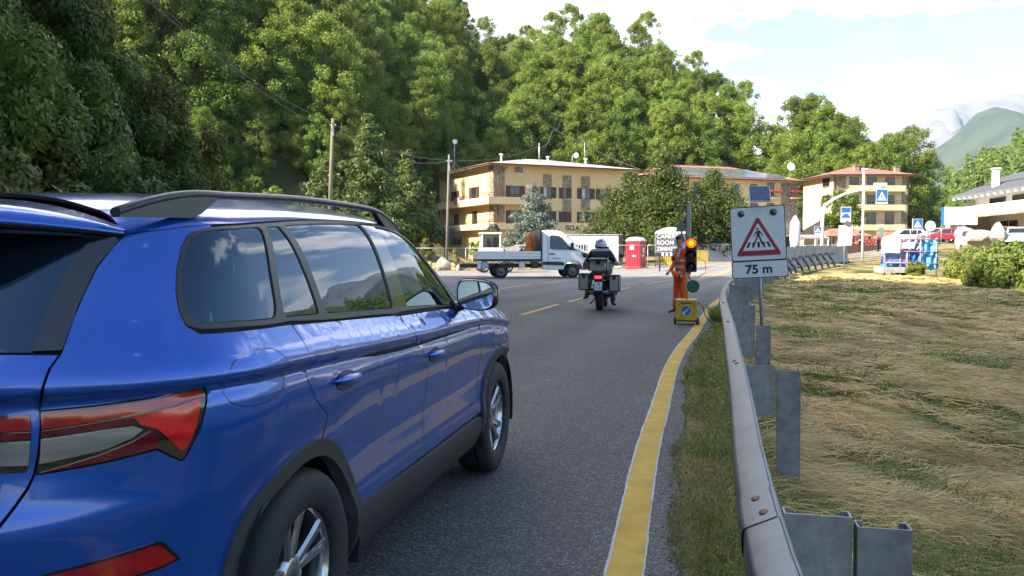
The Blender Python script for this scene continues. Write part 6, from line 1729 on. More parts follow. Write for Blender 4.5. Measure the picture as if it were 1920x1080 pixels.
wind = [(2.275, 1.243), (2.145, 1.303), (2.025, 1.388), (1.865, 1.523), (1.705, 1.683), (1.585, 1.843), (1.515, 2.0), (1.475, 2.15), (1.465, vc(1.46)), (1.7, vc(1.7)), (2.0, vc(2.0)), (2.30, vc(2.3)), (2.32, 1.9), (2.31, 1.5)]
panel('windscreen', TINT, suv, wind, join=True, crease=False, step=.06, off=-.003)
hood = [(2.285, 1.225), (2.315, 1.5), (2.325, 1.9), (2.305, vc(2.3)), (2.8, vc(2.8)), (3.2, vc(3.2)), (3.5, vc(3.5)), (3.5, 1.5), (3.45, 1.1), (3.22, zt(3.2) + .003), (3.1, zt(3.1) + .003), (2.8, zt(2.8) + .003), (2.4, zt(2.4) + .003)]
panel('bonnet', PAINT, suv, hood, join=True, crease=False, step=.06)
nose = [(3.34, .70), (3.31, .74), (3.31, .86), (3.27, .98), (3.3, 1.02), (3.6, .98), (3.9, .93), (4.15, .90), (4.15, .36), (3.6, .36), (3.25, .36), (3.25, .45)] 
hl = chaikin([(3.33, .80), (3.34, .90), (3.62, .87), (3.66, .78)], 2)
gr = [(3.74, .62), (3.74, .86), (4.15, .87), (4.15, .60)]
panel('front_bumper', PAINT, suv, nose, holes=[hl], crease=False, step=.06)
panel('headlight', CLEARL, suv, hl, crease=False)
panel('grille', GLOSSB, suv, gr, join=True, off=.006, crease=False)
# glass and its black frames
gq = fillet([(-.505, 1.2305), (-.519, 1.33), (-.504, 1.43), (-.468, 1.555), (-.395, 1.634), (-.29, 1.656), (-.008, 1.672), (-.100, 1.2185)], .045)
gf = fillet([(.034, 1.664), (.118, 1.668), (.194, 1.2075), (-.060, 1.2175)], .012)
grd = fillet([(.164, 1.671), (.5, 1.688), (.868, 1.696), (.932, 1.1735), (.244, 1.2055)], .02)
gfd = fillet([(1.048, 1.697), (1.24, 1.682), (1.385, 1.645), (1.53, 1.56), (1.71, 1.405), (1.84, 1.26), (1.91, 1.140), (1.108, 1.1665)], .03)
panel('window_frame', SATINB, suv, FR, holes=[gq, gf, grd, gfd], off=.002, gap=.001, lip=.012, crease=False)
for nm, g in (('quarter_window', gq), ('fixed_window', gf), ('rear_door_window', grd), ('front_door_window', gfd)):
    panel(nm, TINT, suv, g, off=-.003, gap=.001, lip=.004, crease=False)
panel('door_pillar', GLOSSB, suv, [(.886, 1.70), (1.035, 1.70), (1.100, 1.168), (.942, 1.175)], off=.0045, gap=0, lip=.004, crease=False)
# tailgate
tg = [(-.942, 1.053), (-.938, 1.09), (-.908, 1.160), (-.881, 1.192), (-1.0, 1.197), (-1.5, 1.20), (-1.5, .742), (-1.064, .75), (-1.008, .79), (-.964, .872), (-.955, .90)]
lampin = [(-1.5, 1.045), (-1.30, 1.045), (-.96, 1.052), (-.962, .905), (-1.1, .905), (-1.30, .915), (-1.5, .92)]
panel('tailgate', PAINT, suv, tg, holes=[], join=True)
rg = [(-.882, 1.199), (-.847, 1.278), (-.801, 1.444), (-.749, 1.562), (-.712, 1.636), (-.80, 1.70), (-.95, 1.78), (-1.5, 1.90), (-1.5, 1.206), (-1.0, 1.203)]
panel('rear_window', TINT, suv, rg, join=True, crease=False, lip=.008, off=-.002)
# rear lamps: layered lenses, the outer cluster in the flank, the inner one in the tailgate
cl = panel('tail_lamp', SMOKEL, suv, lamp, gap=.003, off=-.003, crease=False)
def lens(nm, mat, poly, off, parents):
    for o, sd in zip(parents, (1, -1)):
        panel(nm, mat, o, poly, sides=(sd,), off=off, gap=.001, lip=.006, crease=False)
lens('red_light_strip', REDL, [(-.942, 1.050), (-.80, 1.055), (-.65, 1.061), (-.503, 1.071), (-.508, 1.052), (-.60, 1.040), (-.70, 1.030), (-.80, 1.022), (-.943, 1.010)], .003, cl)
lens('red_lens', REDB, [(-.512, 1.050), (-.60, 1.036), (-.72, 1.026), (-.70, 1.000), (-.655, .985), (-.62, .955), (-.578, .915), (-.56, .925), (-.535, .975)], .004, cl)
lens('dark_red_band', REDD, [(-.945, 1.007), (-.80, 1.019), (-.725, 1.024), (-.712, 1.004), (-.80, 1.0), (-.945, .990)], .002, cl)
lens('clear_lens', CLEARL, [(-.945, .987), (-.80, .997), (-.715, .999), (-.69, .988), (-.72, .968), (-.80, .945), (-.946, .926)], .003, cl)
lens('lower_red_lens', REDD, [(-.942, .905), (-.80, .936), (-.72, .960), (-.67, .982), (-.655, .965), (-.645, .936), (-.80, .917)], .004, cl)
ci = panel('tailgate_lamp', SMOKEL, suv, [(-.962, 1.052), (-1.22, 1.045), (-1.26, .99), (-1.1, .91), (-.968, .905)], gap=.003, off=.002, crease=False)
lens('red_light_strip', REDL, [(-.966, 1.048), (-1.21, 1.042), (-1.22, 1.015), (-.967, 1.010)], .007, ci)
lens('clear_lens', CLEARL, [(-.967, .985), (-1.20, .985), (-1.10, .93), (-.968, .925)], .007, ci)
lens('dark_red_band', REDD, [(-.967, 1.007), (-1.215, 1.012), (-1.205, .99), (-.967, .99)], .007, ci)
panel('bumper_reflector', REDL, suv, [(-1.02, .632), (-.888, .653), (-.62, .678), (-.603, .675), (-.559, .627), (-.60, .618), (-.69, .612), (-1.0, .585)], off=.003, gap=0, lip=.008, crease=False)
panel('reflector_surround', GLOSSB, suv, [(-1.04, .630), (-.888, .660), (-.61, .687), (-.592, .68), (-.545, .622), (-.60, .611), (-.69, .604), (-1.0, .577)], off=.0015, gap=0, lip=.006, crease=False)
# cladding
for cx in (0, 2.79):
    ring = arc(cx, .456, -12, 192, 46) + arc(cx, .402, -12, 192, 46)[::-1]
    panel('wheel_arch_trim', CLAD, suv, ring, off=.012, gap=0, lip=.05, crease=False)
panel('sill', CLAD, suv, [(.452, .472), (1.27, .455), (2.28, .452), (2.32, .40), (2.32, .27), (.44, .25), (.42, .38)], off=.010, gap=0, lip=.06, crease=False)
panel('rear_skirt', CLAD, suv, [(-.46, .46), (-.62, .436), (-.75, .436), (-1.5, .456), (-1.5, .26), (-.6, .26), (-.42, .30)], off=.004, gap=0, lip=.04, crease=False)
# dark shell just under the skin, wheel wells, floor
sh = [(-1.5, .30)] + [(-.46, .30)] + arc(0, .45, 188, -8, 20) + [(.45, .28), (2.33, .28)] + arc(2.79, .45, 188, -8, 20) + [(3.26, .36), (4.15, .38), (4.15, .9), (3.4, .95), (3.0, 1.1), (2.3, 1.2), (2.0, 1.4), (1.6, 1.7), (1.4, 2.0), (-.6, 2.0), (-.75, 1.7), (-1.0, 1.6), (-1.5, 1.6)]
panel('inner_shell', VOID, suv, sh, join=True, off=-.016, step=.12, lip=0, crease=False, edge=.06)
mb = MB(); mb.box((1.35, 0, .27), (4.2, 1.5, .04)); mb.box((1.4, 0, .6), (1.75, 1.7, .6)); mb.build('underbody', VOID, suv)
for cx in (0, 2.79):
    for sd in (1, -1):
        mb = MB(); n = 20; vs = []; fs = []
        for i in range(n + 1):
            a = R(-14 + 208 * i / n)
            for yy in (.91 * sd, .58 * sd): vs.append((cx + .44 * math.cos(a), yy, .36 + .44 * math.sin(a)))
        for i in range(n): fs.append((2 * i, 2 * i + 1, 2 * i + 3, 2 * i + 2))
        c0 = len(vs); vs.append((cx, .58 * sd, .36)); fs += [(2 * i + 1, 2 * i + 3, c0) for i in range(n)]
        mb.add(vs, fs); mb.build('wheel_well', VOID, suv)
# spoiler
SPE = CP(-.705, 1.637)
def ring_sp(y):
    t = abs(y) / SPE.y; k = 1 - t ** 3.2
    e = SPE; xe, ze = e.x, e.z; xf0 = -.62 * k + (xe + .02) * (1 - k)
    zt_ = 1.592 * (1 - t ** 4) + (ze + .012) * t ** 4
    return [Vector((xf0, y, zt_ + .002)), Vector((-.80 * k + xe * (1 - k), y, zt_ - .012 * k)), Vector((-.985 * k + xe * (1 - k), y, zt_ - .045 * k - .004)),
            Vector((-.99 * k + xe * (1 - k), y, zt_ - .062 * k - .01)), Vector((-.93 * k + xe * (1 - k), y, zt_ - .085 * k - .016)), Vector((-.70 * k + (xe + .02) * (1 - k), y, zt_ - .10 * k - .03)), Vector((xf0, y, zt_ - .06))]
mb = MB(); rings = [ring_sp(y) for y in np.linspace(-SPE.y, SPE.y, 41)]
n = 7
vs = [q for r_ in rings for q in r_]
top = []; und = []
for i in range(40):
    for k in range(n):
        f = (i * n + k, i * n + (k + 1) % n, (i + 1) * n + (k + 1) % n, (i + 1) * n + k)
        (top if k in (0, 1, 2, 6) else und).append(f)
mb.add(vs, top, 0, True); mb.add(vs, und, 1, True)
mb.build('roof_spoiler', [PAINT, GLOSSB], suv)
for sd in (1, -1):
    mb = MB(); vs = [CP(s, v, 0) for s, v in ((-.705, 1.636), (-.80, 1.44), (-.842, 1.285), (-.875, 1.20), (-.95, 1.20), (-.92, 1.30), (-.885, 1.44), (-.83, 1.58))]
    nn = [CN(s, v) for s, v in ((-.705, 1.636), (-.80, 1.44), (-.842, 1.285), (-.875, 1.20), (-.95, 1.20), (-.92, 1.30), (-.885, 1.44), (-.83, 1.58))]
    vs = [a + b * .004 for a, b in zip(vs, nn)]
    if sd < 0: vs = [Vector((p.x, -p.y, p.z)) for p in vs]
    mb.add(vs, [(0, 1, 6, 7), (1, 2, 5, 6), (2, 3, 4, 5)], 0, True); mb.build('rear_pillar_trim', GLOSSB, suv)
# rails
for sd in (1, -1):
    xs = np.linspace(-.56, 1.42, 40); mb = MB(); rg_ = []
    for x in xs:
        t = (x + .56) / 1.98
        rise_ = .058 * min(1, (1 - (1 - min(t / .16, 1)) ** 2)) * min(1, 1 - (1 - min((1 - t) / .20, 1)) ** 2)
        ph = None
        vv = zb_f(x) + LV * .80
        b = CP(x, vv); y = b.y; z = b.z + .004 + rise_
        w_, h_ = .017, .013
        rg_.append([Vector((x, sd * (y + w_ * math.cos(a)), z + h_ * math.sin(a))) for a in np.linspace(0, 2 * math.pi, 10, endpoint=False)])
    mb.loft(rg_)
    for x0, x1 in ((-.56, -.20), (1.12, 1.42)):      # solid feet under the arched ends
        q = [(x, CP(x, zb_f(x) + LV * .80)) for x in np.linspace(x0, x1, 10)]
        vs = []; fs = []
        for x, b in q:
            t = (x + .56) / 1.98
            rise_ = .058 * min(1, (1 - (1 - min(t / .16, 1)) ** 2)) * min(1, 1 - (1 - min((1 - t) / .20, 1)) ** 2)
            fade = rise_ * (1 if x0 < 0 else 1)
            lo = max(0.0, (x + .30) / .10 if x0 < 0 else (1.24 - x) / .12); lo = min(max(lo, 0), 1)
            for yy in (-.013, .013):
                vs.append((x, sd * (b.y + yy), b.z + .004 + fade)); vs.append((x, sd * (b.y + yy), b.z - .01 + lo * fade))
        for i in range(9):
            o = i * 4
            fs += [(o, o + 1, o + 5, o + 4), (o + 2, o + 3, o + 7, o + 6), (o + 1, o + 3, o + 7, o + 5)]
        mb.add(vs, fs)
    mb.build('roof_rail', GREYRAIL, suv)
# handles
for nm, (hx, hz) in {'rear': (.285, .985), 'front': (1.35, .946)}.items():
    for sd in (1, -1):
        c = CP(hx, hz); mb = MB(); rr_ = []
        for t in np.linspace(-1, 1, 15):
            w_ = max(1 - abs(t) ** 3.5, 0.02)
            y = c.y + .030 * (1 - t * t) ** .5 * 1.0 + .002
            rr_.append([Vector((hx + t * .115, sd * (y + .011 * w_ * math.cos(a)), hz - t * .006 + .020 * w_ * math.sin(a))) for a in np.linspace(0, 2 * math.pi, 10, endpoint=False)])
        mb.loft(rr_); h = mb.build('door_handle', PAINT, suv)
        mb = MB(); pts_ = [(hx + .085 * math.cos(a), hz - .006 + .036 * math.sin(a)) for a in np.linspace(0, 2 * math.pi, 20, endpoint=False)]
        q = [CP(*p) + CN(*p) * .003 for p in pts_]; c2 = CP(hx, hz) + CN(hx, hz) * .0035
        vs = [Vector((p.x, sd * p.y, p.z)) for p in q] + [Vector((c2.x, sd * c2.y, c2.z))]
        mb.add(vs, [(i, (i + 1) % 20, 20) for i in range(20)], 0, True); mb.build('handle_recess_shade', pm('recess_shade_paint', (.004, .02, .13), .3, .3, coat=.5), h)  # flat patch of darker body colour imitates the shade in the recess
# mirrors
for sd in (1, -1):
    mb = MB(); rr_ = []
    prof = [(-.005, .70, .80), (0.0, .90, .95), (.03, 1.0, 1.0), (.08, .97, .97), (.13, .84, .86), (.17, .62, .66), (.19, .35, .4)]
    for dx, ky, kz in prof:
        r_ = []
        for a in np.linspace(0, 2 * math.pi, 24, endpoint=False):
            ca, sa = math.cos(a), math.sin(a); e_ = 2 / 3.4
            yy = .115 * ky * math.copysign(abs(ca) ** e_, ca); zz_ = .085 * kz * math.copysign(abs(sa) ** e_, sa)
            zz_ += -.10 * yy
            if zz_ < 0 and yy > 0: zz_ *= 1 - 1.6 * yy
            r_.append(Vector((1.80 + dx, sd * (1.015 + yy), 1.205 + zz_)))
        rr_.append(r_)
    mb.loft(rr_); m_ = mb.build('door_mirror', GLOSSB, suv)
    cap = MB(); cap.loft([[p + Vector((.004, sd * .003, .004)) for p in r_ if p.z > 1.19] for r_ in rr_[2:]], cap=False, closed=False); cap.build('mirror_cap', PAINT, m_)
    g_ = MB(); vs = [Vector((1.793, p.y * .0 + sd * 1.015 + (p.y - sd * 1.015) * .93, 1.205 + (p.z - 1.205) * .93)) for p in rr_[1]]
    g_.add(vs, [tuple(range(24))], 0); g_.build('mirror_glass', MIRR, m_)
    a_ = MB(); a_.tube([(1.86, sd * .86, 1.135), (1.87, sd * .90, 1.140), (1.86, sd * .95, 1.165)], [.035, .03, .03], 10); a_.build('mirror_arm', GLOSSB, m_)
# wheels
def make_wheel():
    t = MB()
    prof = [(.225, -.095), (.232, -.105), (.25, -.112), (.29, -.117), (.325, -.113), (.345, -.100), (.356, -.080), (.360, -.05), (.3605, -.03)]
    for g0 in (-.028, .0, .028): prof += [(.361, g0 - .010), (.352, g0 - .006), (.352, g0 + .002), (.361, g0 + .006)] if g0 > -.03 else []
    prof += [(.360, .05), (.356, .080), (.345, .100), (.325, .113), (.29, .117), (.25, .112), (.232, .105), (.225, .095), (.225, -.095)]
    prof = [(r_, h_) for r_, h_ in prof]
    t.lathe(prof, 64, 'Y'); tm = t.mesh('tyre', TYRE)
    r_ = MB()
    r_.lathe([(.235, .102), (.233, .088), (.222, .080), (.214, .060), (.210, -.09), (.228, -.10)], 64, 'Y')
    r_.lathe([(.0, .055), (.045, .058), (.07, .052), (.078, .035), (.078, .0)], 32, 'Y')
    for k in range(5):
        for dv in (-.20, .20):
            a = 2 * math.pi * k / 5 + dv
            a2 = 2 * math.pi * k / 5 + dv * 1.15
            rings_ = []
            for q, (rad, hw, y) in enumerate(((.05, .018, .052), (.10, .017, .060), (.16, .017, .070), (.218, .024, .080))):
                aa = a + (a2 - a) * q / 3
                d = Vector((math.cos(aa), 0, math.sin(aa))); p = Vector((-math.sin(aa), 0, math.cos(aa)))
                o = d * rad
                rings_.append([o + p * hw + Vector((0, y - .012, 0)), o + p * hw * .6 + Vector((0, y, 0)), o - p * hw * .6 + Vector((0, y, 0)), o - p * hw + Vector((0, y - .012, 0)), o - p * hw * .7 + Vector((0, y - .045, 0)), o + p * hw * .7 + Vector((0, y - .045, 0))])
            r_.loft(rings_, smooth=False)
    rm = r_.mesh('rim', ALLOY)
    d_ = MB(); d_.lathe([(0, .0), (.16, .0), (.16, -.02), (0, -.02)], 40, 'Y'); d_.lathe([(0, -.03), (.21, -.03)], 40, 'Y', mi=1)
    dm = d_.mesh('brake_disc', [pm('brake_disc_steel', (.12, .11, .10), .4, .8), VOID])
    c_ = MB(); c_.lathe([(0, .060), (.026, .058), (.030, .052), (.0, .05)], 20, 'Y'); cm = c_.mesh('hub_cap', SATINB)
    return tm, rm, dm, cm
WM = make_wheel()
for k, (cx, sd) in enumerate(((0, 1), (0, -1), (2.79, 1), (2.79, -1))):
    w = link('wheel', WM[0], suv, (cx, sd * .80, .36), (0, R(31 * k + 18), 0) if sd > 0 else (R(180), R(31 * k + 18), 0))
    for nm, me in (('rim', WM[1]), ('brake_disc', WM[2]), ('hub_cap', WM[3])): link(nm, me, w)
# ------------------------------------------------------------------ people
SKIN = pm('skin', (.48, .27, .19), .55, var=.06, scale=12)
HAIRB = pm('dark_brown_hair', (.030, .018, .012), .6, var=.3, scale=30)
HIVIS = pm('hi_vis_orange', (.80, .095, .012), .75, var=.08, scale=9, bump=.3, bscale=18)
REFL = pm('reflective_grey_tape', (.42, .43, .45), .4, var=.08)
SHOE = pm('black_leather', (.018, .016, .015), .5, var=.2)
def skinmesh(name, joints, edges, mat, sub=2, extra=None):
    """one continuous surface grown round connected joints {name: ((x,y,z), radius or (rx,ry))}"""
    ks = list(joints); idx_ = {k: i for i, k in enumerate(ks)}
    me = bpy.data.meshes.new('tmp'); me.from_pydata([joints[k][0] for k in ks], [(idx_[a], idx_[b]) for a, b in edges], [])
    o = bpy.data.objects.new('tmp', me); COL.objects.link(o)
    m = o.modifiers.new('s', 'SKIN'); m.use_smooth_shade = True
    sv_ = me.skin_vertices[0].data
    for i, k in enumerate(ks):
        r = joints[k][1]; sv_[i].radius = r if isinstance(r, tuple) else (r, r); sv_[i].use_root = (i == 0)
    s_ = o.modifiers.new('d', 'SUBSURF'); s_.levels = sub; s_.render_levels = sub
    dg = bpy.context.evaluated_depsgraph_get(); dg.update()
    em = bpy.data.meshes.new_from_object(o.evaluated_get(dg)); em.name = name
    bpy.data.objects.remove(o)
    mats = mat if isinstance(mat, (list, tuple)) else [mat]
    em.materials.clear(); [em.materials.append(q) for q in mats]
    if extra:
        bm = bmesh.new(); bm.from_mesh(em); bm2 = bmesh.new(); t = extra.mesh('tmp2', mats); bm.from_mesh(t); bm.to_mesh(em); bm.free()
    em.polygons.foreach_set('use_smooth', [True] * len(em.polygons))
    return em
def hand(mb, wrist, d, side, n=None, s=1.0, curl=.5):
    """palm and five separate bent fingers; d = pointing direction, n = back of the hand, side = towards the thumb"""
    w = Vector(wrist); d = Vector(d).normalized(); side = Vector(side); side = (side - d * side.dot(d)).normalized(); n = d.cross(side)
    mb.tube([w, w + d * .045 * s, w + d * .088 * s], [.026 * s, .036 * s, .038 * s], 10, sq=(1.0, .55) if abs(d.z) < .9 else (1, .6))
    for k, (o, l) in enumerate(((.027, .072), (.009, .082), (-.009, .076), (-.026, .060))):
        b = w + d * .080 * s + side * o * s
        p1 = b + (d * math.cos(curl * .5) - n * math.sin(curl * .5)) * l * .45 * s; p2 = p1 + (d * math.cos(curl * 1.3) - n * math.sin(curl * 1.3)) * l * .35 * s; p3 = p2 + (d * math.cos(curl * 1.9) - n * math.sin(curl * 1.9)) * l * .28 * s
        mb.tube([b, p1, p2, p3], [.0098 * s, .0092 * s, .0085 * s, .006 * s], 7)
    b = w + d * .025 * s + side * .030 * s; p1 = b + (d * .7 + side * .7) * .038 * s; p2 = p1 + (d * .9 + side * .15 - n * .2) * .034 * s; mb.tube([b, p1, p2], [.0125 * s, .0115 * s, .008 * s], 7)
def head(mb, c, fwd, s=1.0, hairm=1, skinm=0):
    """skull, jaw, nose, ears, eyes, mouth; fwd = direction faced"""
    c = Vector(c); f = Vector(fwd).normalized(); r = f.cross(Vector((0, 0, 1))).normalized(); u = r.cross(f)
    M = Matrix((r, f, u)).transposed()
    rings = []
    for z, fx, bx, w in ((-.118, .062, -.005, .026), (-.105, .082, .0, .045), (-.08, .090, -.03, .058), (-.05, .092, -.062, .066), (-.01, .092, -.088, .071), (.03, .094, -.098, .075), (.07, .082, -.094, .073), (.10, .055, -.072, .056), (.118, .02, -.03, .025)):
        rg = []
        for k in range(16):
            a = 2 * math.pi * k / 16; y = (fx + bx) / 2 + (fx - bx) / 2 * math.sin(a); rg.append(c + M @ Vector((w * math.cos(a) * s, y * s, z * s)))
        rings.append(rg)
    mb.loft(rings, skinm)
    mb.add([c + M @ (Vector(q) * s) for q in ((-.012, .088, .025), (.012, .088, .025), (.017, .094, -.028), (0, .118, -.024), (-.017, .094, -.028), (0, .093, -.034))], [(0, 1, 3), (1, 2, 3), (0, 3, 4), (2, 5, 3), (3, 5, 4)], skinm, True)
    for sx in (-1, 1):
        mb.ball(c + M @ Vector((sx * .074 * s, -.005 * s, .0)), .026 * s, 8, skinm, (.35, .7, 1.1), M)
        mb.ball(c + M @ Vector((sx * .030 * s, .084 * s, .018 * s)), .011 * s, 8, 2, (1.2, .6, .7), M)
        mb.ball(c + M @ Vector((sx * .030 * s, .088 * s, .040 * s)), .014 * s, 8, hairm, (1.5, .5, .35), M)
    mb.ball(c + M @ Vector((0, .086 * s, -.062 * s)), .016 * s, 8, 3, (1.5, .5, .4), M)
    return M
EYE_M = pm('dark_eye', (.02, .015, .012), .2); LIP = pm('lips', (.38, .15, .12), .5)
def hair(c, M, s=1.0, mat=HAIRB, full=False):
    mb = MB(); rings = []
    for z, fx, bx, w in ((-.03 if not full else -.16, -.02, -.094, .070), (.01, .0, -.106, .079), (.05, .085, -.108, .082), (.085, .095, -.10, .078), (.115, .085, -.082, .064), (.135, .04, -.04, .035)):
        rings.append([Vector(c) + M @ Vector((w * math.cos(2 * math.pi * k / 18) * s, ((fx + bx) / 2 + (fx - bx) / 2 * math.sin(2 * math.pi * k / 18)) * s, (z + .006 * math.sin(5 * k)) * s)) for k in range(18)])
    mb.loft(rings); return mb.mesh('hair', mat)
ARM = lambda s: [('chest', 'sh' + s), ('sh' + s, 'el' + s), ('el' + s, 'wr' + s)]
LEG = lambda s: [('pel', 'hip' + s), ('hip' + s, 'kn' + s), ('kn' + s, 'an' + s)]
def figure(root, J, facing, clothes, hairmat=HAIRB, headc=None, longhair=False, helmet=False, fingers=None, shoemat=SHOE, toe=None):
    """J: joint -> position. body (skin) plus garments as children"""
    rad = dict(pel=.13, waist=.115, chest=(.15, .11), neck=.052, shL=.062, shR=.062, elL=.043, elR=.043, wrL=.027, wrR=.027, hipL=.085, hipR=.085, knL=.056, knR=.056, anL=.036, anR=.036)
    pos = {k: v for k, v in J.items() if k in rad}
    E_ = [('pel', 'waist'), ('waist', 'chest'), ('chest', 'neck')] + ARM('L') + ARM('R') + LEG('L') + LEG('R')
    hc = Vector(headc) if headc is not None else Vector(J['neck']) + Vector((0, 0, .14))
    ex = MB(); M = None
    if not helmet: M = head(ex, hc, facing)
    else:
        M = head(ex, hc, facing)
    ex.tube([Vector(J['neck']) - Vector((0, 0, .04)), hc - Vector((0, 0, .06))], [.055, .052], 12)
    for s_ in ('L', 'R'):
        d, sd = fingers[s_] if fingers else ((0, 0, -1), facing)
        hand(ex, J['wr' + s_], d, sd)
        f = Vector(J.get('toe' + s_) or (Vector(J['an' + s_]) + Vector(facing) * .18 - Vector((0, 0, .06))))
    body = skinmesh('body', {k: (pos[k], rad[k]) for k in rad}, E_, [SKIN, hairmat, EYE_M, LIP], 2, ex)
    part('body', body, root)
    for nm, keys, edges, rr, mat in clothes:
        part(nm, skinmesh(nm, {k: (J[k], rr[k]) for k in keys}, edges, mat, 2), root)
    for s_ in ('L', 'R'):
        a = Vector(J['an' + s_]); t = Vector(J['toe' + s_]); d = (t - a); d.z = min(d.z, 0); fl = Vector((d.x, d.y, 0)).normalized(); mb = MB(); sd = Vector((-fl.y, fl.x, 0))
        n_ = d.length; dn = d.normalized(); upv = sd.cross(dn) * (1 if sd.cross(dn).z > 0 else -1)
        rings = []
        for q, (w, hgt) in ((-.30, (.030, .085)), (-.18, (.038, .10)), (.1, (.040, .085)), (.5, (.047, .062)), (.8, (.045, .045)), (1.05, (.022, .022))):
            c = a + dn * n_ * q - upv * (.0)
            base_ = c - upv * .045 if False else c
            z0 = -.035
            rings.append([c + sd * w * math.cos(x) + upv * (z0 + max(0, math.sin(x)) * hgt) for x in np.linspace(0, 2 * math.pi, 12, endpoint=False)])
        mb.loft(rings); mb.build('shoe', shoemat, root)
    if not helmet: part('hair', hair(hc, M, 1.0, hairmat, longhair), root)
    return hc, M
def torso(nm, mat, k=1.0, arms=True, long=True):
    ks = ['pel', 'waist', 'chest', 'neck'] + ([q + s for s in 'LR' for q in (('sh', 'el', 'wr') if long else ('sh', 'el'))] if arms else ['shL', 'shR'])
    ed = [('pel', 'waist'), ('waist', 'chest'), ('chest', 'neck')] + [e for s in 'LR' for e in (ARM(s) if long else ARM(s)[:2]) ] if arms else [('pel', 'waist'), ('waist', 'chest'), ('chest', 'neck'), ('chest', 'shL'), ('chest', 'shR')]
    rr = dict(pel=(.155 * k, .13 * k), waist=(.150 * k, .125 * k), chest=(.175 * k, .135 * k), neck=.068 * k, shL=.084 * k, shR=.084 * k, elL=.062 * k, elR=.062 * k, wrL=.044 * k, wrR=.044 * k)
    return (nm, ks, ed, rr, mat)
def trousers(nm, mat, k=1.0, an=.055):
    ks = ['pel', 'hipL', 'hipR', 'knL', 'knR', 'anL', 'anR']; ed = LEG('L') + LEG('R')
    return (nm, ks, ed, dict(pel=(.15 * k, .13 * k), hipL=.105 * k, hipR=.105 * k, knL=.075 * k, knR=.075 * k, anL=an * k, anR=an * k), mat)
def standing(h=1.75, spread=.10, arms='down', fw=(0, 1, 0)):
    k = h / 1.75; f = Vector(fw); r = f.cross(Vector((0, 0, 1)))
    P_ = lambda x, y, z: tuple((r * x + f * y) * k + Vector((0, 0, z * k)))
    J = dict(pel=P_(0, 0, .95), waist=P_(0, .01, 1.12), chest=P_(0, 0, 1.34), neck=P_(0, -.01, 1.48), shL=P_(-.175, -.01, 1.39), shR=P_(.175, -.01, 1.39), elL=P_(-.225, -.04, 1.12), elR=P_(.225, -.04, 1.12), wrL=P_(-.225, .04, .88), wrR=P_(.225, .04, .88),
             hipL=P_(-.09, 0, .88), hipR=P_(.09, 0, .88), knL=P_(-spread, .02, .49), knR=P_(spread, .02, .49), anL=P_(-spread - .01, -.02, .085), anR=P_(spread + .01, -.02, .085), toeL=P_(-spread - .03, .15, .05), toeR=P_(spread + .03, .15, .05))
    return J, P_
# --- the worker: hands at his pockets, looking down to his right
wk = thing('person', 'road worker in orange hi vis clothing standing behind the traffic light', 'person', (3.83, 19.0, 0), R(0))
fw = Vector((-.90, -.44, 0)); J, P_ = standing(1.77, .10, fw=fw)
J.update(elL=P_(-.235, -.07, 1.13), wrL=P_(-.17, .10, .95), elR=P_(.28, -.04, 1.13), wrR=P_(.22, .14, .95), knR=P_(.11, .04, .49), anR=P_(.12, .05, .085), toeR=P_(.15, .23, .05))
hf = (fw + Vector((-.25, 0, -.28))).normalized()
figure(wk, J, hf, [torso('jacket', HIVIS, 1.0), trousers('trousers', HIVIS, 1.05, .072)], headc=Vector(P_(0, .035, 1.625)), fingers={'L': ((fw.x * .3, fw.y * .3, -1), fw), 'R': ((fw.x * .8, fw.y * .8, -.6), (0, 0, 1))})
for z, rx, ry in ((1.05, .170, .147), (1.19, .165, .142)):
    mb = MB(); c = Vector(P_(0, .01, z)); r = fw.cross(Vector((0, 0, 1))); rings = []
    for dz in (-.025, .025): rings.append([c + r * rx * math.cos(a) + fw * ry * math.sin(a) + Vector((0, 0, dz)) for a in np.linspace(0, 2 * math.pi, 28, endpoint=False)])
    mb.loft(rings, cap=False); mb.build('reflective_band', REFL, wk)
for sx in (-1, 1):
    mb = MB(); pts = [P_(sx * .085, .152, 1.20), P_(sx * .09, .150, 1.30), P_(sx * .095, .115, 1.42), P_(sx * .095, .0, 1.475), P_(sx * .09, -.13, 1.40), P_(sx * .09, -.152, 1.2)]
    mb.tube(pts, .028, 6, sq=(.3, 1)); mb.build('reflective_strap', REFL, wk)
    for z in (.33,): 
        k_ = J['knL' if sx < 0 else 'knR']; a_ = J['anL' if sx < 0 else 'anR']; c = Vector(k_).lerp(Vector(a_), .42); mb = MB()
        mb.loft([[c + Vector((.088 * math.cos(a), .088 * math.sin(a), dz)) for a in np.linspace(0, 2 * math.pi, 20, endpoint=False)] for dz in (-.03, .03)], cap=False); mb.build('reflective_band', REFL, wk)
mb = MB(); mb.box(Vector(P_(.075, .168, 1.235)), (.07, .05, .10), rz=math.atan2(fw.y, fw.x)); mb.build('radio_pouch', pm('dark_red_pouch', (.20, .02, .01), .6), wk)
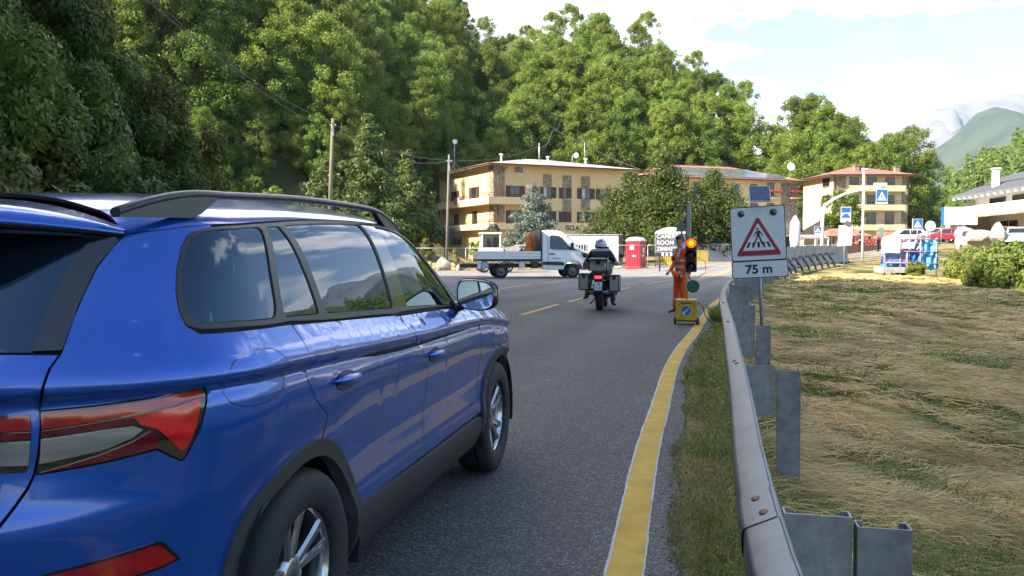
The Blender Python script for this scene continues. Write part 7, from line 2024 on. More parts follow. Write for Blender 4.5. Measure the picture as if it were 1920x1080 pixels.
# ------------------------------------------------------------------ motorcycle seen from behind
BLK = pm('black_bike_plastic', (.014, .014, .015), .42, var=.1); CASE = pm('brushed_case_metal', (.30, .31, .29), .45, .25, var=.12, scale=5); CASET = pm('bright_case_edge', (.62, .63, .64), .28, .8, var=.05); ENG = pm('engine_grey', (.10, .10, .10), .4, .7, var=.2, scale=12)
bk = thing('motorcycle', 'touring motorcycle with two metal side cases and a top case', 'motorcycle', (2.10, 20.0, 0), R(-11))
TYREM = pm('tyre_rubber', (.018, .018, .018), .75)
for nm, y, r_, w_ in (('rear_wheel', 0, .335, .088), ('front_wheel', 1.53, .34, .062)):
    mb = MB(); pr = [(r_ - .09, -w_ * .8), (r_ - .05, -w_ * .98), (r_ - .02, -w_ * .86), (r_ - .004, -w_ * .5), (r_, 0), (r_ - .004, w_ * .5), (r_ - .02, w_ * .86), (r_ - .05, w_ * .98), (r_ - .09, w_ * .8), (r_ - .09, -w_ * .8)]
    mb.lathe(pr, 40, 'X'); wh_ = mb.build(nm, TYREM, bk, (0, y, r_))
    mb = MB(); mb.lathe([(r_ - .09, -w_ * .7), (r_ - .11, -w_ * .5), (r_ - .11, w_ * .5), (r_ - .09, w_ * .7)], 36, 'X'); mb.lathe([(0, -.07), (.05, -.07), (.05, .07), (0, .07)], 16, 'X')
    for k in range(8): a = math.pi * k / 4; mb.tube([(0, .04 * math.cos(a), .04 * math.sin(a)), (0, (r_ - .11) * math.cos(a), (r_ - .11) * math.sin(a))], .012, 5)
    mb.build('rim', ENG, wh_)
    mb = MB()
    for k in range(36):
        a = 2 * math.pi * k / 36
        for sx in (-1, 1): mb.box((sx * w_ * .45, (r_ + .0005) * math.cos(a), (r_ + .0005) * math.sin(a)), (w_ * .55, .016, .003), rx=a - math.pi / 2, rz=0)
    t_ = mb.build('tread_groove', BLK, wh_); t_['kind'] = 'stuff'
mb = MB(); mb.loft([[Vector((sx * w, y, z + dz)) for sx, dz in ((-1, -h), (1, -h), (1, h), (-1, h))] for y, z, w, h in ((-.42, .86, .07, .04), (-.2, .83, .11, .06), (.2, .80, .13, .07), (.55, .84, .13, .08), (.75, .95, .20, .12), (1.05, 1.02, .22, .14), (1.2, .98, .14, .10))], smooth=True); mb.build('seat_and_tank', BLK, bk)
mb = MB(); mb.box((0, .65, .48), (.40, .50, .42), bev=.06); mb.tube([(-.36, .75, .44), (.36, .75, .44)], .10, 14); mb.build('engine', ENG, bk)
mb = MB(); mb.tube([(.06, .0, .335), (.10, .45, .40)], [.06, .07], 10); mb.tube([(-.08, .02, .335), (-.11, .5, .42)], [.035, .05], 8); mb.build('swingarm', ENG, bk)
mb = MB(); mb.tube([(.11, .6, .30), (.19, .15, .36), (.21, -.18, .46)], [.035, .06, .062], 14); mb.build('exhaust', ENG, bk)
mb = MB(); mb.tube([(-.11, 1.2, 1.0), (-.11, 1.53, .34)], .03, 8); mb.tube([(.11, 1.2, 1.0), (.11, 1.53, .34)], .03, 8); mb.build('fork', ENG, bk)
mb = MB(); mb.tube([(-.44, .72, 1.10), (-.22, .92, 1.12), (.22, .92, 1.12), (.44, .72, 1.10)], .016, 8); mb.build('handlebar', BLK, bk)
mb = MB(); mb.loft([[Vector((w * math.cos(a), y, z + h * math.sin(a))) for a in np.linspace(0, math.pi, 12)] for y, z, w, h in ((1.10, .98, .26, .22), (1.18, 1.0, .24, .38), (1.14, 1.02, .20, .42))], cap=False, closed=False); mb.build('fairing', BLK, bk)
mb = MB(); mb.add([(-.17, 1.14, 1.2), (.17, 1.14, 1.2), (.13, .98, 1.52), (-.13, .98, 1.52), (0, 1.2, 1.22), (0, 1.03, 1.54)], [(0, 4, 5, 3), (4, 1, 2, 5)], 0, True); mb.build('windscreen', pm('smoked_screen', (.05, .055, .06), .1, spec=.8), bk)
for sx in (-1, 1):
    dz = .04 if sx < 0 else 0
    mb = MB(); mb.box((0, 0, 0), (.235, .44, .37), bev=.025); cs = mb.build('side_case', CASE, bk, (sx * .355, -.10, .655 + (-.0 if sx > 0 else .035)), (0, 0, 0))
    mb = MB()
    for x in (-.112, .112):
        for y in (-.212, .212): mb.box((x, y, 0), (.028, .028, .385), bev=.008)
    for z in (-.178,): mb.box((0, -.212, z), (.24, .03, .028)); 
    mb.build('corner_guard', BLK, cs)
    mb = MB(); mb.box((0, 0, .182), (.25, .455, .028), bev=.008); mb.build('lid', BLK, cs)
    mb = MB(); mb.box((0, -.20, .205), (.17, .09, .02), bev=.006); mb.build('lid_handle', CASET, cs)
    mb = MB(); mb.add([(-.045, -.224, .165), (.045, -.224, .165), (.03, -.232, .085), (-.03, -.232, .085)], [(0, 1, 2, 3)]); mb.box((0, -.224, .12), (.05, .012, .08), bev=.005); mb.build('latch', BLK, cs)
    mb = MB(); mb.tube([(sx * .13, .25, .78), (sx * .25, .0, .80), (sx * .25, -.30, .80), (sx * .13, -.36, .84)], .012, 6); mb.tube([(sx * .16, .3, .6), (sx * .25, .1, .58), (sx * .25, -.25, .58)], .012, 6); mb.build('case_rack', BLK, bk)
mb = MB(); mb.box((0, 0, 0), (.43, .33, .27), bev=.03); tcs = mb.build('top_case', CASE, bk, (-.005, -.34, 1.09))
mb = MB()
for x in (-.205, .205): mb.box((x, -.155, -.01), (.03, .03, .26), bev=.008)
mb.box((0, -.15, .128), (.45, .36, .035), bev=.01); mb.box((0, 0, .14), (.44, .34, .03), bev=.01); mb.build('lid', BLK, tcs)
mb = MB(); mb.box((0, -.163, .150), (.33, .02, .035), bev=.005); mb.build('lid_strip', CASET, tcs)
mb = MB(); mb.box((0, -.172, .06), (.09, .02, .10), bev=.006); mb.build('latch', BLK, tcs)
for x, m_ in ((-.13, pm('yellow_sticker', (.45, .50, .05), .5)), (.10, pm('brown_sticker', (.30, .14, .08), .5)), (.165, pm('pale_blue_sticker', (.45, .52, .58), .5))):
    mb = MB(); mb.box((x, -.1668, .0), (.07, .003, .085)); mb.build('sticker', m_, tcs)
mb = MB(); mb.box((0, -.47, .905), (.075, .05, .055), bev=.02); mb.build('rear_bracket', BLK, bk)
mb = MB(); mb.box((0, -.44, .805), (.30, .10, .10), bev=.02); tlh = mb.build('tail_housing', BLK, bk)
mb = MB(); mb.box((0, -.497, .805), (.165, .02, .060), bev=.009); mb.build('tail_light', pm('lit_red_tail_light', (.6, .01, .01), .3, var=0, emit=(1, .02, .03), estr=2.2), tlh)
for sx in (-1, 1): mb = MB(); mb.tube([(sx * .05, -.44, .76), (sx * .19, -.44, .75)], .012, 6); mb.ball((sx * .20, -.44, .75), .030, 10, sc=(1.2, 1, .8)); mb.build('indicator', BLK, bk)
mb = MB(); mb.loft([[Vector((sx * w, y, z)) for sx, y, z in ((-1, y0, z0), (1, y0, z0), (1, y0 + .02, z0), (-1, y0 + .02, z0))] for w, y0, z0 in ((.09, -.40, .78), (.10, -.50, .68), (.10, -.54, .48), (.095, -.52, .44))], smooth=False); mb.build('rear_mudguard', BLK, bk)
PLW = pm('number_plate_white', (.62, .64, .66), .4); PLB = pm('number_plate_blue', (.02, .10, .42), .4)
mb = MB(); mb.box((0, 0, 0), (.19, .006, .19), bev=.002); mb.box((-.085, -.0036, 0), (.018, .001, .186), mi=1); plate = mb.build('number_plate', [PLW, PLB], bk, (0, -.565, .60), (R(-12), 0, 0))
text('lettering', 'DE', .072, SIGNB, plate, (.012, -.0052, .045), (R(90), 0, 0), .0006, bold=.002); text('lettering', '93107', .074, SIGNB, plate, (.008, -.0052, -.040), (R(90), 0, 0), .0006, bold=.002, sx=.85)
mb = MB(); mb.tube([(-.24, -.50, .475), (.24, -.50, .475)], .010, 8); mb.build('rack_bar', CASET, bk)
for sx in (-1, 1): mb = MB(); mb.tube([(sx * .38, .80, 1.11), (sx * .42, .84, 1.27)], .008, 6); mb.ball((sx * .45, .84, 1.30), .07, 12, sc=(1.0, .25, .7)); mb.build('mirror', BLK, bk)
for sx in (-1, 1): mb = MB(); mb.tube([(sx * .13, .42, .36), (sx * .30, .42, .36)], .016, 8); mb.build('footpeg', ENG, bk)
mb = MB(); mb.tube([(-.11, .45, .30), (-.26, .30, .14)], .018, 8); mb.build('side_stand', BLK, bk)
# --- rider
JK = pm('grey_motorcycle_jacket', (.30, .29, .34), .8, var=.12, scale=9, bump=.3, bscale=22); JKB = pm('black_jacket_panel', (.014, .014, .020), .8, var=.15, scale=9); OLIVE = pm('olive_trousers', (.060, .065, .040), .85, var=.15, scale=9, bump=.3, bscale=20); JEAN = pm('blue_jeans', (.055, .10, .20), .85, var=.15)
rd = thing('person', 'motorcyclist in grey and black jacket and white helmet seated on the motorcycle', 'person', (2.10, 20.0, 0), R(-11))
J = dict(pel=(0, .12, .93), waist=(0, .14, 1.10), chest=(0, .20, 1.32), neck=(0, .25, 1.46), shL=(-.20, .20, 1.38), shR=(.20, .20, 1.38), elL=(-.37, .32, 1.12), elR=(.35, .36, 1.10), wrL=(-.415, .62, 1.12), wrR=(.415, .64, 1.12),
         hipL=(-.11, .14, .90), hipR=(.11, .14, .90), knL=(-.30, .52, .74), knR=(.29, .50, .72), anL=(-.36, .10, .27), anR=(.315, .16, .22), toeL=(-.42, -.02, .20), toeR=(.36, .10, .10))
J['anR'] = (.30, .12, .18); J['toeR'] = (.335, .29, .14); J['anL'] = (-.34, .20, .32); J['toeL'] = (-.42, .38, .28)
J['knR'] = (.27, .42, .62)
hc, M = figure(rd, J, Vector((-.05, 1, .02)), [torso('jacket', JK, 1.12), trousers('trousers', OLIVE, 1.08, .062)], headc=(-.01, .29, 1.58), helmet=True, fingers={'L': ((-.1, 1, -.05), (1, 0, 0)), 'R': ((.1, 1, -.05), (-1, 0, 0))})
# black yoke over the shoulders and down the arms
part('jacket_back_panel', skinmesh('jacket_back_panel', {'a': ((0, .085, 1.20), (.155, .10)), 'b': ((0, .145, 1.34), (.185, .105)), 'l': ((-.205, .16, 1.365), .080), 'r': ((.205, .16, 1.365), .080), 'l2': ((-.34, .27, 1.16), .066), 'r2': ((.325, .30, 1.14), .066)}, [('a', 'b'), ('b', 'l'), ('b', 'r'), ('l', 'l2'), ('r', 'r2')], JKB), rd)
part('jeans_leg', skinmesh('jeans_leg', {'k': ((.276, .30, .46), .064), 'a': ((.297, .14, .22), .060)}, [('k', 'a')], JEAN), rd)
HEL = pm('white_helmet_shell', (.55, .54, .58), .18, var=.1, scale=6, coat=.6)
mb = MB(); c = Vector(hc); M3 = Matrix.Rotation(R(3), 3, 'Z')
rings = []
for z, rx, ry, dy in ((-.135, .085, .098, 0), (-.12, .112, .126, 0), (-.06, .128, .148, -.002), (.0, .134, .158, -.006), (.06, .128, .152, -.008), (.105, .100, .120, -.008), (.135, .060, .075, -.006), (.148, .02, .025, -.004)):
    rings.append([c + M3 @ Vector((rx * math.cos(a), dy + ry * math.sin(a), z)) for a in np.linspace(0, 2 * math.pi, 28, endpoint=False)])
mb.loft(rings); hl_ = mb.build('helmet', HEL, rd)
mb = MB(); mb.loft([[c + M3 @ Vector((rx * math.cos(a), dy + ry * math.sin(a), z)) for a in np.linspace(math.pi * 1.08, math.pi * 1.92, 16)] for z, rx, ry, dy in ((-.132, .100, .112, -.003), (-.10, .124, .140, -.003), (-.065, .131, .152, -.004))], cap=False, closed=False); mb.build('helmet_rear_trim', BLK, hl_)
for sx in (-1, 1):
    mb = MB(); mb.ball(c + Vector((sx * .131, .03, -.02)), .035, 12, sc=(.4, 1, 1)); mb.build('visor_pivot', BLK, hl_)
mb = MB(); mb.box(c + Vector((.0, -.150, .075)), (.11, .03, .03), bev=.01); mb.build('helmet_vent', BLK, hl_)
mb = MB(); mb.box(c + Vector((-.138, .05, -.06)), (.022, .07, .05), bev=.008); mb.build('intercom', BLK, hl_)
mb = MB(); mb.loft([[c + M3 @ Vector((rx * math.cos(a), ry * math.sin(a), z)) for a in np.linspace(math.pi * .15, math.pi * .85, 14)] for z, rx, ry in ((-.04, .137, .158), (.0, .140, .164), (.045, .136, .160))], cap=False, closed=False); mb.build('visor', GLASSW, hl_)
# ------------------------------------------------------------------ flatbed truck
TW = pm('truck_white_paint', (.72, .72, .73), .3, var=.03, coat=.6); TALU = pm('bed_side_aluminium', (.68, .68, .69), .42, .2, var=.06)
tk = thing('flatbed_truck', 'white dropside flatbed truck standing across the junction', 'truck', at(935, 517, 43.2) * Vector((1, 1, 0)) if False else Vector((-.69, 43.4, float(rise(-.69, 43.4)))), R(10))
def wheel_me(r, w, rimc):
    t = MB(); t.lathe([(r * .62, -w / 2), (r * .85, -w * .55), (r * .97, -w * .45), (r, -w * .25), (r, w * .25), (r * .97, w * .45), (r * .85, w * .55), (r * .62, w / 2)], 32, 'Y'); a = t.mesh('tyre', TYREM)
    q = MB(); q.lathe([(r * .64, w * .42), (r * .60, w * .30), (r * .5, w * .16), (r * .34, w * .30), (r * .25, w * .40), (0, w * .42)], 28, 'Y'); q.lathe([(r * .64, -w * .42), (r * .5, -w * .2), (0, -w * .3)], 28, 'Y')
    for k in range(6): a_ = k * math.pi / 3; q.ball((r * .25 * math.cos(a_) * 1.2, w * .36, r * .25 * math.sin(a_) * 1.2), r * .035, 6)
    return a, q.mesh('rim', rimc)
TWM = wheel_me(.36, .22, pm('steel_rim_grey', (.16, .15, .14), .5, .6, var=.2))
for x, sy in ((0, -1), (0, 1), (3.72, -1), (3.72, 1)):
    w = link('wheel', TWM[0], tk, (x, sy * (.84 if x else .80), .36), (0, 0, R(180) if sy < 0 else 0)); link('rim', TWM[1], w)
def vanshell(prof, wf, n=9):
    mb = MB(); rings = []
    for t in np.linspace(-1, 1, n):
        s_ = abs(t) ** 5
        rings.append([Vector((x, t * wf(z), z - (.03 * s_ if z > 1.9 else 0))) for x, z in prof])
    mb.loft(rings, smooth=True); return mb
cabp = [(2.10, .48), (2.10, 2.36), (2.16, 2.44), (2.5, 2.47), (2.95, 2.45), (3.22, 2.36), (3.40, 2.20), (3.92, 1.60), (4.1, 1.49), (4.5, 1.34), (4.72, 1.18), (4.80, .98), (4.84, .70), (4.82, .46), (4.6, .40), (4.22, .40), (4.20, .55), (4.10, .72), (3.94, .83), (3.72, .87), (3.50, .83), (3.34, .72), (3.24, .55), (3.22, .42), (2.3, .42)]
wf = lambda z: .99 - .16 * smooth01((z - 1.3) / 1.2)
wf2 = lambda z: float(.99 - .17 * max(0, min(1, (z - 1.25) / 1.2)))
cb = vanshell(cabp, wf2).build('cab', TW, tk)
bv = cb.modifiers.new('bevel', 'BEVEL'); bv.width = .05; bv.segments = 3; bv.angle_limit = R(35); bv.limit_method = 'ANGLE'
def sidepanel(name, pts, mat, off=.012, parent=None, sides=(-1, 1), th=.01):
    for sy in sides:
        mb = MB(); a = [Vector((x, sy * (wf2(z) + off), z)) for x, z in pts]; b = [Vector((x, sy * (wf2(z) + off - th), z)) for x, z in pts]; n = len(pts)
        mb.add(a + b, [tuple(range(n)), tuple(reversed(range(n, 2 * n)))] + [(i, (i + 1) % n, n + (i + 1) % n, n + i) for i in range(n)]); mb.build(name, mat, parent or tk)
sidepanel('side_window', [(2.52, 1.50), (2.50, 2.08), (2.56, 2.17), (2.95, 2.15), (3.12, 2.07), (3.52, 1.62), (3.66, 1.44), (3.2, 1.46), (2.75, 1.47)], GLASSW)
sidepanel('front_quarter_window', [(3.58, 1.64), (3.90, 1.44), (4.05, 1.40), (3.70, 1.42)], SIGNB, .013)
sidepanel('door_seam', [(2.40, .50), (2.40, 2.2), (2.415, 2.2), (2.415, .50)], SIGNB, .0135)
sidepanel('side_strip', [(2.12, .68), (3.24, .64), (3.22, .80), (2.9, .84), (2.12, .84)], BLK, .03, th=.03)
sidepanel('door_handle', [(2.48, 1.20), (2.74, 1.20), (2.74, 1.26), (2.48, 1.26)], BLK, .03, th=.03)
sidepanel('headlight', [(4.22, 1.10), (4.66, .98), (4.52, 1.22), (4.25, 1.30), (4.14, 1.32)], GLASSW, .012)
sidepanel('bumper_side', [(4.24, .44), (4.80, .46), (4.78, .92), (4.3, .86), (4.22, .72)], BLK, .012)
sidepanel('door_print', [(2.62, .99), (2.66, .99), (2.66, 1.04), (2.62, 1.04)], SIGNB, .0136); sidepanel('door_print', [(2.72, .995), (3.02, .985), (3.02, 1.02), (2.72, 1.03)], pm('grey_print', (.25, .25, .26), .5), .0136)
mb = MB(); mb.loft([[Vector((3.44 + .02, y, 2.18)), Vector((3.97, y * 1.10, 1.60))] for y in np.linspace(-.74, .74, 7)], closed=False, cap=False); mb.build('windscreen', GLASSW, tk)
mb = MB(); mb.box((4.85, 0, .72), (.06, 1.86, .56), bev=.02); mb.build('bumper', BLK, tk)
for sy in (-1, 1):
    mb = MB(); mb.box((3.62, sy * 1.16, 1.62), (.14, .20, .36), bev=.04); mb.tube([(3.62, sy * .95, 1.5), (3.62, sy * 1.1, 1.55)], .03, 6); mb.build('mirror', BLK, tk)
    mb = MB(); mb.loft([[Vector((.0 + .46 * math.cos(a), sy * y, .36 + .47 * math.sin(a))) for a in np.linspace(R(5), R(175), 14)] for y in (.68, .99)], closed=False, cap=False); mb.build('rear_mudguard', BLK, tk)
mb = MB(); mb.box((1.0, -.38, .62), (6.0, .10, .18)); mb.build('chassis_rail', BLK, tk); mb = MB(); mb.box((1.0, .38, .62), (6.0, .10, .18)); mb.build('chassis_rail', BLK, tk)
mb = MB(); mb.box((.42, 0, .91), (3.26, 2.06, .12)); mb.build('bed', BLK, tk)
for sy in (-1, 1):
    for k in range(3): mb = MB(); mb.box((.40, sy * 1.035, 1.035 + k * .135), (3.20, .035, .128), bev=.008); mb.build('dropside_board', TALU, tk)
for k in range(3): mb = MB(); mb.box((-1.215, 0, 1.035 + k * .135), (.035, 2.10, .128), bev=.008); mb.build('tail_board', TALU, tk)
mb = MB(); mb.box((2.03, 0, 1.70), (.07, 2.0, 1.46)); mb.box((1.98, -.98, 1.2), (.06, .06, .5)); mb.build('headboard', pm('dark_headboard', (.035, .025, .022), .6), tk)
mb = MB(); mb.box((-1.12, 0, .62), (.12, 1.9, .28)); tlb = mb.build('rear_light_bar', WHITEP, tk)
for x, w, m_ in ((1.05, .30, WHITEP), (1.72, .38, BLK), (-.85, .35, GALV)): mb = MB(); mb.box((x, -.80, .66), (w, .3, .34), bev=.02); mb.build('side_box', m_, tk)
# things standing behind the truck
dm_ = thing('site_dumper', 'small white site dumper with a glazed cab standing behind the truck bed', 'dumper', (-1.35, 53.5, float(rise(-1.2, 53.5))), R(8))
mb = MB(); mb.box((0, 0, 1.1), (1.5, 1.3, .9), bev=.05); mb.box((1.2, 0, 1.15), (1.2, 1.0, .5), bev=.04); mb.build('body', TW, dm_)
mb = MB()
for sx in (-.62, .52):
    for sy in (-.6, .6): mb.box((sx, sy, 1.95), (.10, .10, 1.0))
mb.box((-.05, 0, 2.48), (1.38, 1.36, .12), bev=.03); mb.box((-.05, -.62, 1.52), (1.25, .08, .12)); mb.build('cab_frame', TW, dm_)
mb = MB(); mb.box((-.05, 0, 1.98), (1.10, 1.22, .86)); mb.build('cab_glass', GLASSW, dm_)
mb = MB(); mb.loft([[Vector((x, y, z)) for x, z in pr_] for y, pr_ in ((-.75, [(.75, 1.55), (1.9, 1.75), (1.7, 1.2), (1.1, 1.05)]), (.75, [(.75, 1.55), (1.9, 1.75), (1.7, 1.2), (1.1, 1.05)]))], smooth=False); mb.build('skip', pm('dusty_skip', (.42, .38, .32), .8, var=.2), dm_)
for x in (-.5, 1.0):
    for sy in (-.62, .62): w = link('wheel', TWM[0], dm_, (x, sy, .36)); link('rim', TWM[1], w)
mb = MB(); mb.tube([(-.2, .3, 2.5), (-.1, .3, 2.85), (.3, .3, 3.0), (.6, .3, 2.7)], [.08, .11, .11, .07], 8); mb.ball((.3, .3, 2.9), .22, 10); mb.build('hoist_arm', BLK, dm_)
tn = thing('orange_sack', 'orange sack with red and white markings on the truck bed behind the cab', 'sack', tk.location + Matrix.Rotation(R(10), 3, 'Z') @ Vector((1.62, 0, .97)), R(10))
mb = MB(); mb.loft([[Vector((w * math.cos(a) * 1.0, .35 * math.sin(a), z)) for a in np.linspace(0, 2 * math.pi, 14, endpoint=False)] for z, w in ((0, .22), (.35, .23), (.7, .20), (1.1, .17), (1.35, .09))]); mb.build('sack', pm('orange_fabric', (.66, .17, .03), .8, var=.2, scale=4), tn)
for k in range(3): mb = MB(); mb.box((-.45, -.1, .42 + k * .2), (.2, .06, .12)); mb.build('marking', (REDT, WHTP, REDT)[k], tn)
# ------------------------------------------------------------------ cars far off
def smallcar(label, loc, rz, paint, L_=4.2, H_=1.5, van=False):
    o = thing('parked_car', label, 'car', loc, rz)
    prof = [(-L_ / 2, .35), (-L_ / 2 - .02, .8), (-L_ / 2 + .10, 1.0), (-L_ / 2 + .45, H_ - .06), (-L_ / 2 + .9, H_), (.4, H_ - .01), (.75, H_ - .10), (1.25, 1.02), (L_ / 2 - .3, .86), (L_ / 2 - .03, .66), (L_ / 2, .35)]
    w = lambda z: .88 - .20 * max(0, (z - .85) / .65)
    mb = MB(); mb.loft([[Vector((x, t * w(z), z - .02 * abs(t) ** 4)) for x, z in prof] for t in np.linspace(-1, 1, 7)]); b = mb.build('body', paint, o)
    m_ = b.modifiers.new('bevel', 'BEVEL'); m_.width = .05; m_.segments = 2; m_.limit_method = 'ANGLE'
    for sy in (-1, 1):
        for pts in ([(-L_ / 2 + .55, 1.0), (-L_ / 2 + .75, H_ - .12), (-.35, H_ - .10), (-.35, .98)], [(-.25, .98), (-.25, H_ - .10), (.38, H_ - .11), (1.0, .98)]):
            mb = MB(); a = [Vector((x, sy * (w(z) + .008), z)) for x, z in pts]; mb.add(a, [(0, 1, 2, 3)]); mb.build('side_window', GLASSW, o)
    mb = MB(); mb.add([(-L_ / 2 + .12, -.70, 1.02), (-L_ / 2 + .12, .70, 1.02), (-L_ / 2 + .43, .60, H_ - .10), (-L_ / 2 + .43, -.60, H_ - .10)], [(0, 1, 2, 3)]); q = mb.build('rear_window', GLASSW, o); q.location = (-.015, 0, 0)
    for sy in (-1, 1): mb = MB(); mb.box((-L_ / 2 + .01, sy * .68, .82), (.06, .26, .16), bev=.02); mb.build('tail_light', REDL, o)
    for x in (-L_ / 2 + .75, L_ / 2 - .8):
        for sy in (-1, 1): wl = link('wheel', WSM[0], o, (x, sy * .78, .31)); link('rim', WSM[1], wl)
    return o
WSM = wheel_me(.31, .2, ALLOY)
CWH = pm('white_car_paint', (.72, .72, .73), .25, coat=.8, var=.02); CRD = pm('dark_red_car_paint', (.25, .02, .03), .3, coat=.8, var=.05); CBL = pm('dark_blue_car_paint', (.03, .06, .14), .3, coat=.8, var=.05); CGR = pm('silver_car_paint', (.35, .37, .40), .3, .5, coat=.8, var=.03)
def onpx(px, py, Y):
    return at(px, py, Y)
smallcar('white car parked in front of the white house, at the right edge', onpx(1906, 462, 66), R(62), CWH)
smallcar('dark red car parked behind the upright boulder', onpx(1886, 458, 72), R(60), CRD)
smallcar('white car just behind the blue netted scaffold', onpx(1697, 456, 96), R(172), CWH, 4.4, 1.6)
smallcar('silver car under the trees left of the billboard', onpx(1757, 453, 92), R(150), CGR)
smallcar('dark red car in the shade beside the billboard leg', onpx(1778, 455, 88), R(150), CRD)
smallcar('dark blue car beyond the round sign', onpx(1735, 452, 96), R(170), CBL)
# ------------------------------------------------------------------ people far off
def bystander(label, px, py, Y, rz, top, legs, h=1.7, long=False, hm=HAIRB):
    b = at(px, py, Y); o = thing('person', label, 'person', b, rz); J, P_ = standing(h); k = h / 1.75
    figure(o, J, Vector((0, 1, 0)), [torso('top', top, .95 * k), trousers('trousers', legs, .98 * k)], headc=P_(0, .03, 1.62), longhair=long, hairmat=hm, fingers={'L': ((0, .3, -1), (0, 1, 0)), 'R': ((0, .3, -1), (0, 1, 0))}); return o
YTOP = pm('pale_yellow_shirt', (.70, .66, .38), .8); PNK = pm('pink_red_shirt', (.62, .12, .14), .8); DKT = pm('dark_trousers', (.03, .03, .04), .8); AUB = pm('auburn_hair', (.10, .035, .02), .6)
bystander('woman in a pale yellow top behind the concrete barrier', 1503, 482, 70, R(100), YTOP, DKT, 1.68, True, AUB)
bystander('person in a pink shirt left of the grey notice board', 1646, 472, 66, R(40), PNK, DKT, 1.7)
bystander('person in dark clothes beside the slim lamp post', 1612, 472, 72, R(-60), DKT, DKT, 1.75)
# white parasol by the terrace
um = thing('parasol', 'closed white parasol beside the crossing sign', 'parasol', at(1490, 478, 72)); k = 72 / 1573
mb = MB(); mb.lathe([(.0, 74 * k), (.18, 70 * k), (.42, 60 * k), (.44, 30 * k), (.36, 12 * k), (.3, 10 * k)], 14); mb.build('canopy', WHITEP, um); mb = MB(); mb.tube([(0, 0, -.5), (0, 0, 74 * k)], .05, 8); mb.build('pole', WHITEP, um)
tc_ = thing('cafe_terrace', 'open cafe terrace with a dark awning between the parasol and the street tree', 'terrace', at(1520, 470, 96)); k = 96 / 1573
mb = MB(); mb.box((0, 0, 26 * k), (2.6 * 20 * k, 3, .15), rx=.12); mb.build('awning', pm('grey_awning', (.30, .27, .25), .8), tc_)
for x in (-22, 0, 24): mb = MB(); mb.box((x * k, -1.4, 12 * k), (.12, .12, 26 * k)); mb.build('post', WHITEP, tc_)
fl = thing('planter', 'flower tubs with red blossoms below the terrace pavilion', 'planter', at(1640, 470, 82)); k = 82 / 1573
rg = np.random.default_rng(4); v, f = leaves([(-3 + i * .9, 0, .9) for i in range(8)], [.5] * 8, 900, .2, rg); part('flowers', rawmesh('flowers', v, f, FLOW, False), fl); mb = MB(); mb.box((0, 0, .1), (7, .6, .9)); mb.build('tub', BROWNW, fl)
cl_ = thing('laundry', 'coloured washing hanging on the upper balcony of the hotel', 'washing', (hot.matrix_world if False else Matrix.Translation((-1.3, 105, 0)) @ Matrix.Rotation(A1, 4, 'Z')) @ Vector((-2.38, 9.2, 8.3)), A1)
for i, (y, c_) in enumerate(((-.7, (.42, .06, .05)), (-.25, (.5, .2, .12)), (.25, (.08, .10, .45)), (.75, (.35, .36, .55)))):
    mb = MB(); mb.box((0, -y, -.35 - .1 * (i % 2)), (.05, .42, .75 + .25 * (i % 2))); mb.build('garment', pm('garment_%s' % 'abcd'[i], c_, .9), cl_)
# ------------------------------------------------------------------ cut hay and grass on the verge and the field
def bladesmesh(name, P, D, Lg, Wd, lift, bend, mat):
    """bent blades: P root (n,3), D unit direction in plan (n,2), Lg length, Wd width, lift = rise at mid and tip, two quads each"""
    n = len(P); side = np.stack([-D[:, 1], D[:, 0], np.zeros(n)], 1); d3 = np.stack([D[:, 0], D[:, 1], np.zeros(n)], 1)
    side = side * (.55 + .0 * Wd[:, None]) + np.array([0, 0, .0]); up = np.array([0, 0, 1.0])
    m = P + d3 * (Lg * (.5 - bend[:, 1] * .5))[:, None] + up * lift[:, 0:1] + side * (bend[:, 0:1] * Lg[:, None] * .25)
    t = P + d3 * (Lg * (1 - bend[:, 1]))[:, None] + up * lift[:, 1:2] + side * (bend[:, 0:1] * Lg[:, None] * -.15)
    w = Wd[:, None] * .5
    # lying strands are turned a little so that they catch light from above and from the side
    s2 = side / .55 * .75 + up * .55
    v = np.empty((n, 6, 3)); v[:, 0] = P - s2 * w; v[:, 1] = P + s2 * w; v[:, 2] = m + s2 * w; v[:, 3] = m - s2 * w; v[:, 4] = t + s2 * w * .35; v[:, 5] = t - s2 * w * .35
    b = np.arange(n)[:, None] * 6
    f = np.concatenate([b + np.array([0, 1, 2, 3]), b + np.array([3, 2, 4, 5])])
    return rawmesh(name, v.reshape(-1, 3), f, mat, smooth=False)
HAY = leafmat('dry_hay', (.27, .185, .078), (.80, .61, .295), trans=.15, hue=0, val=0, rough=.7)
tintnoise(HAY, [(.30, (.46, .46, .36)), (.44, (.74, .74, .62)), (.56, (1.0, .95, .88)), (.70, (1.2, 1.08, .90))], .8, 9)
GRS = leafmat('grass_blades', (.070, .115, .020), (.22, .26, .062), trans=.3, hue=0, val=0, rough=.55)
DRYG = leafmat('dry_verge_grass', (.15, .12, .04), (.44, .35, .14), trans=.2, hue=0, val=0, rough=.65)
rng = np.random.default_rng(77)
def fieldpts(n, rmin, rmax, a0, a1, dmin, dmax=60):
    r = rmin * (rmax / rmin) ** rng.random(n); a = np.radians(a0 + (a1 - a0) * rng.random(n))
    x = r * np.sin(a); y = r * np.cos(a); d = lat(x, y); b = -polydist(x, y, CREST)
    k = (d > dmin) & (d < dmax) & (b < 5)
    return x[k], y[k], r[k], d[k]
def patch(x, y):       # where green shows through the hay
    return .50 * vnoise(x, y, 1.1, 41) + .35 * vnoise(x, y, .42, 42) + .25 * vnoise(x, y, 4.5, 43)
x, y, r, d = fieldpts(330000, 1.5, 48, 2, 44, .8)
g = patch(x, y) + .19 * smooth01((6.5 - r) / 4) + .14 * smooth01((1.6 - d) / .8)
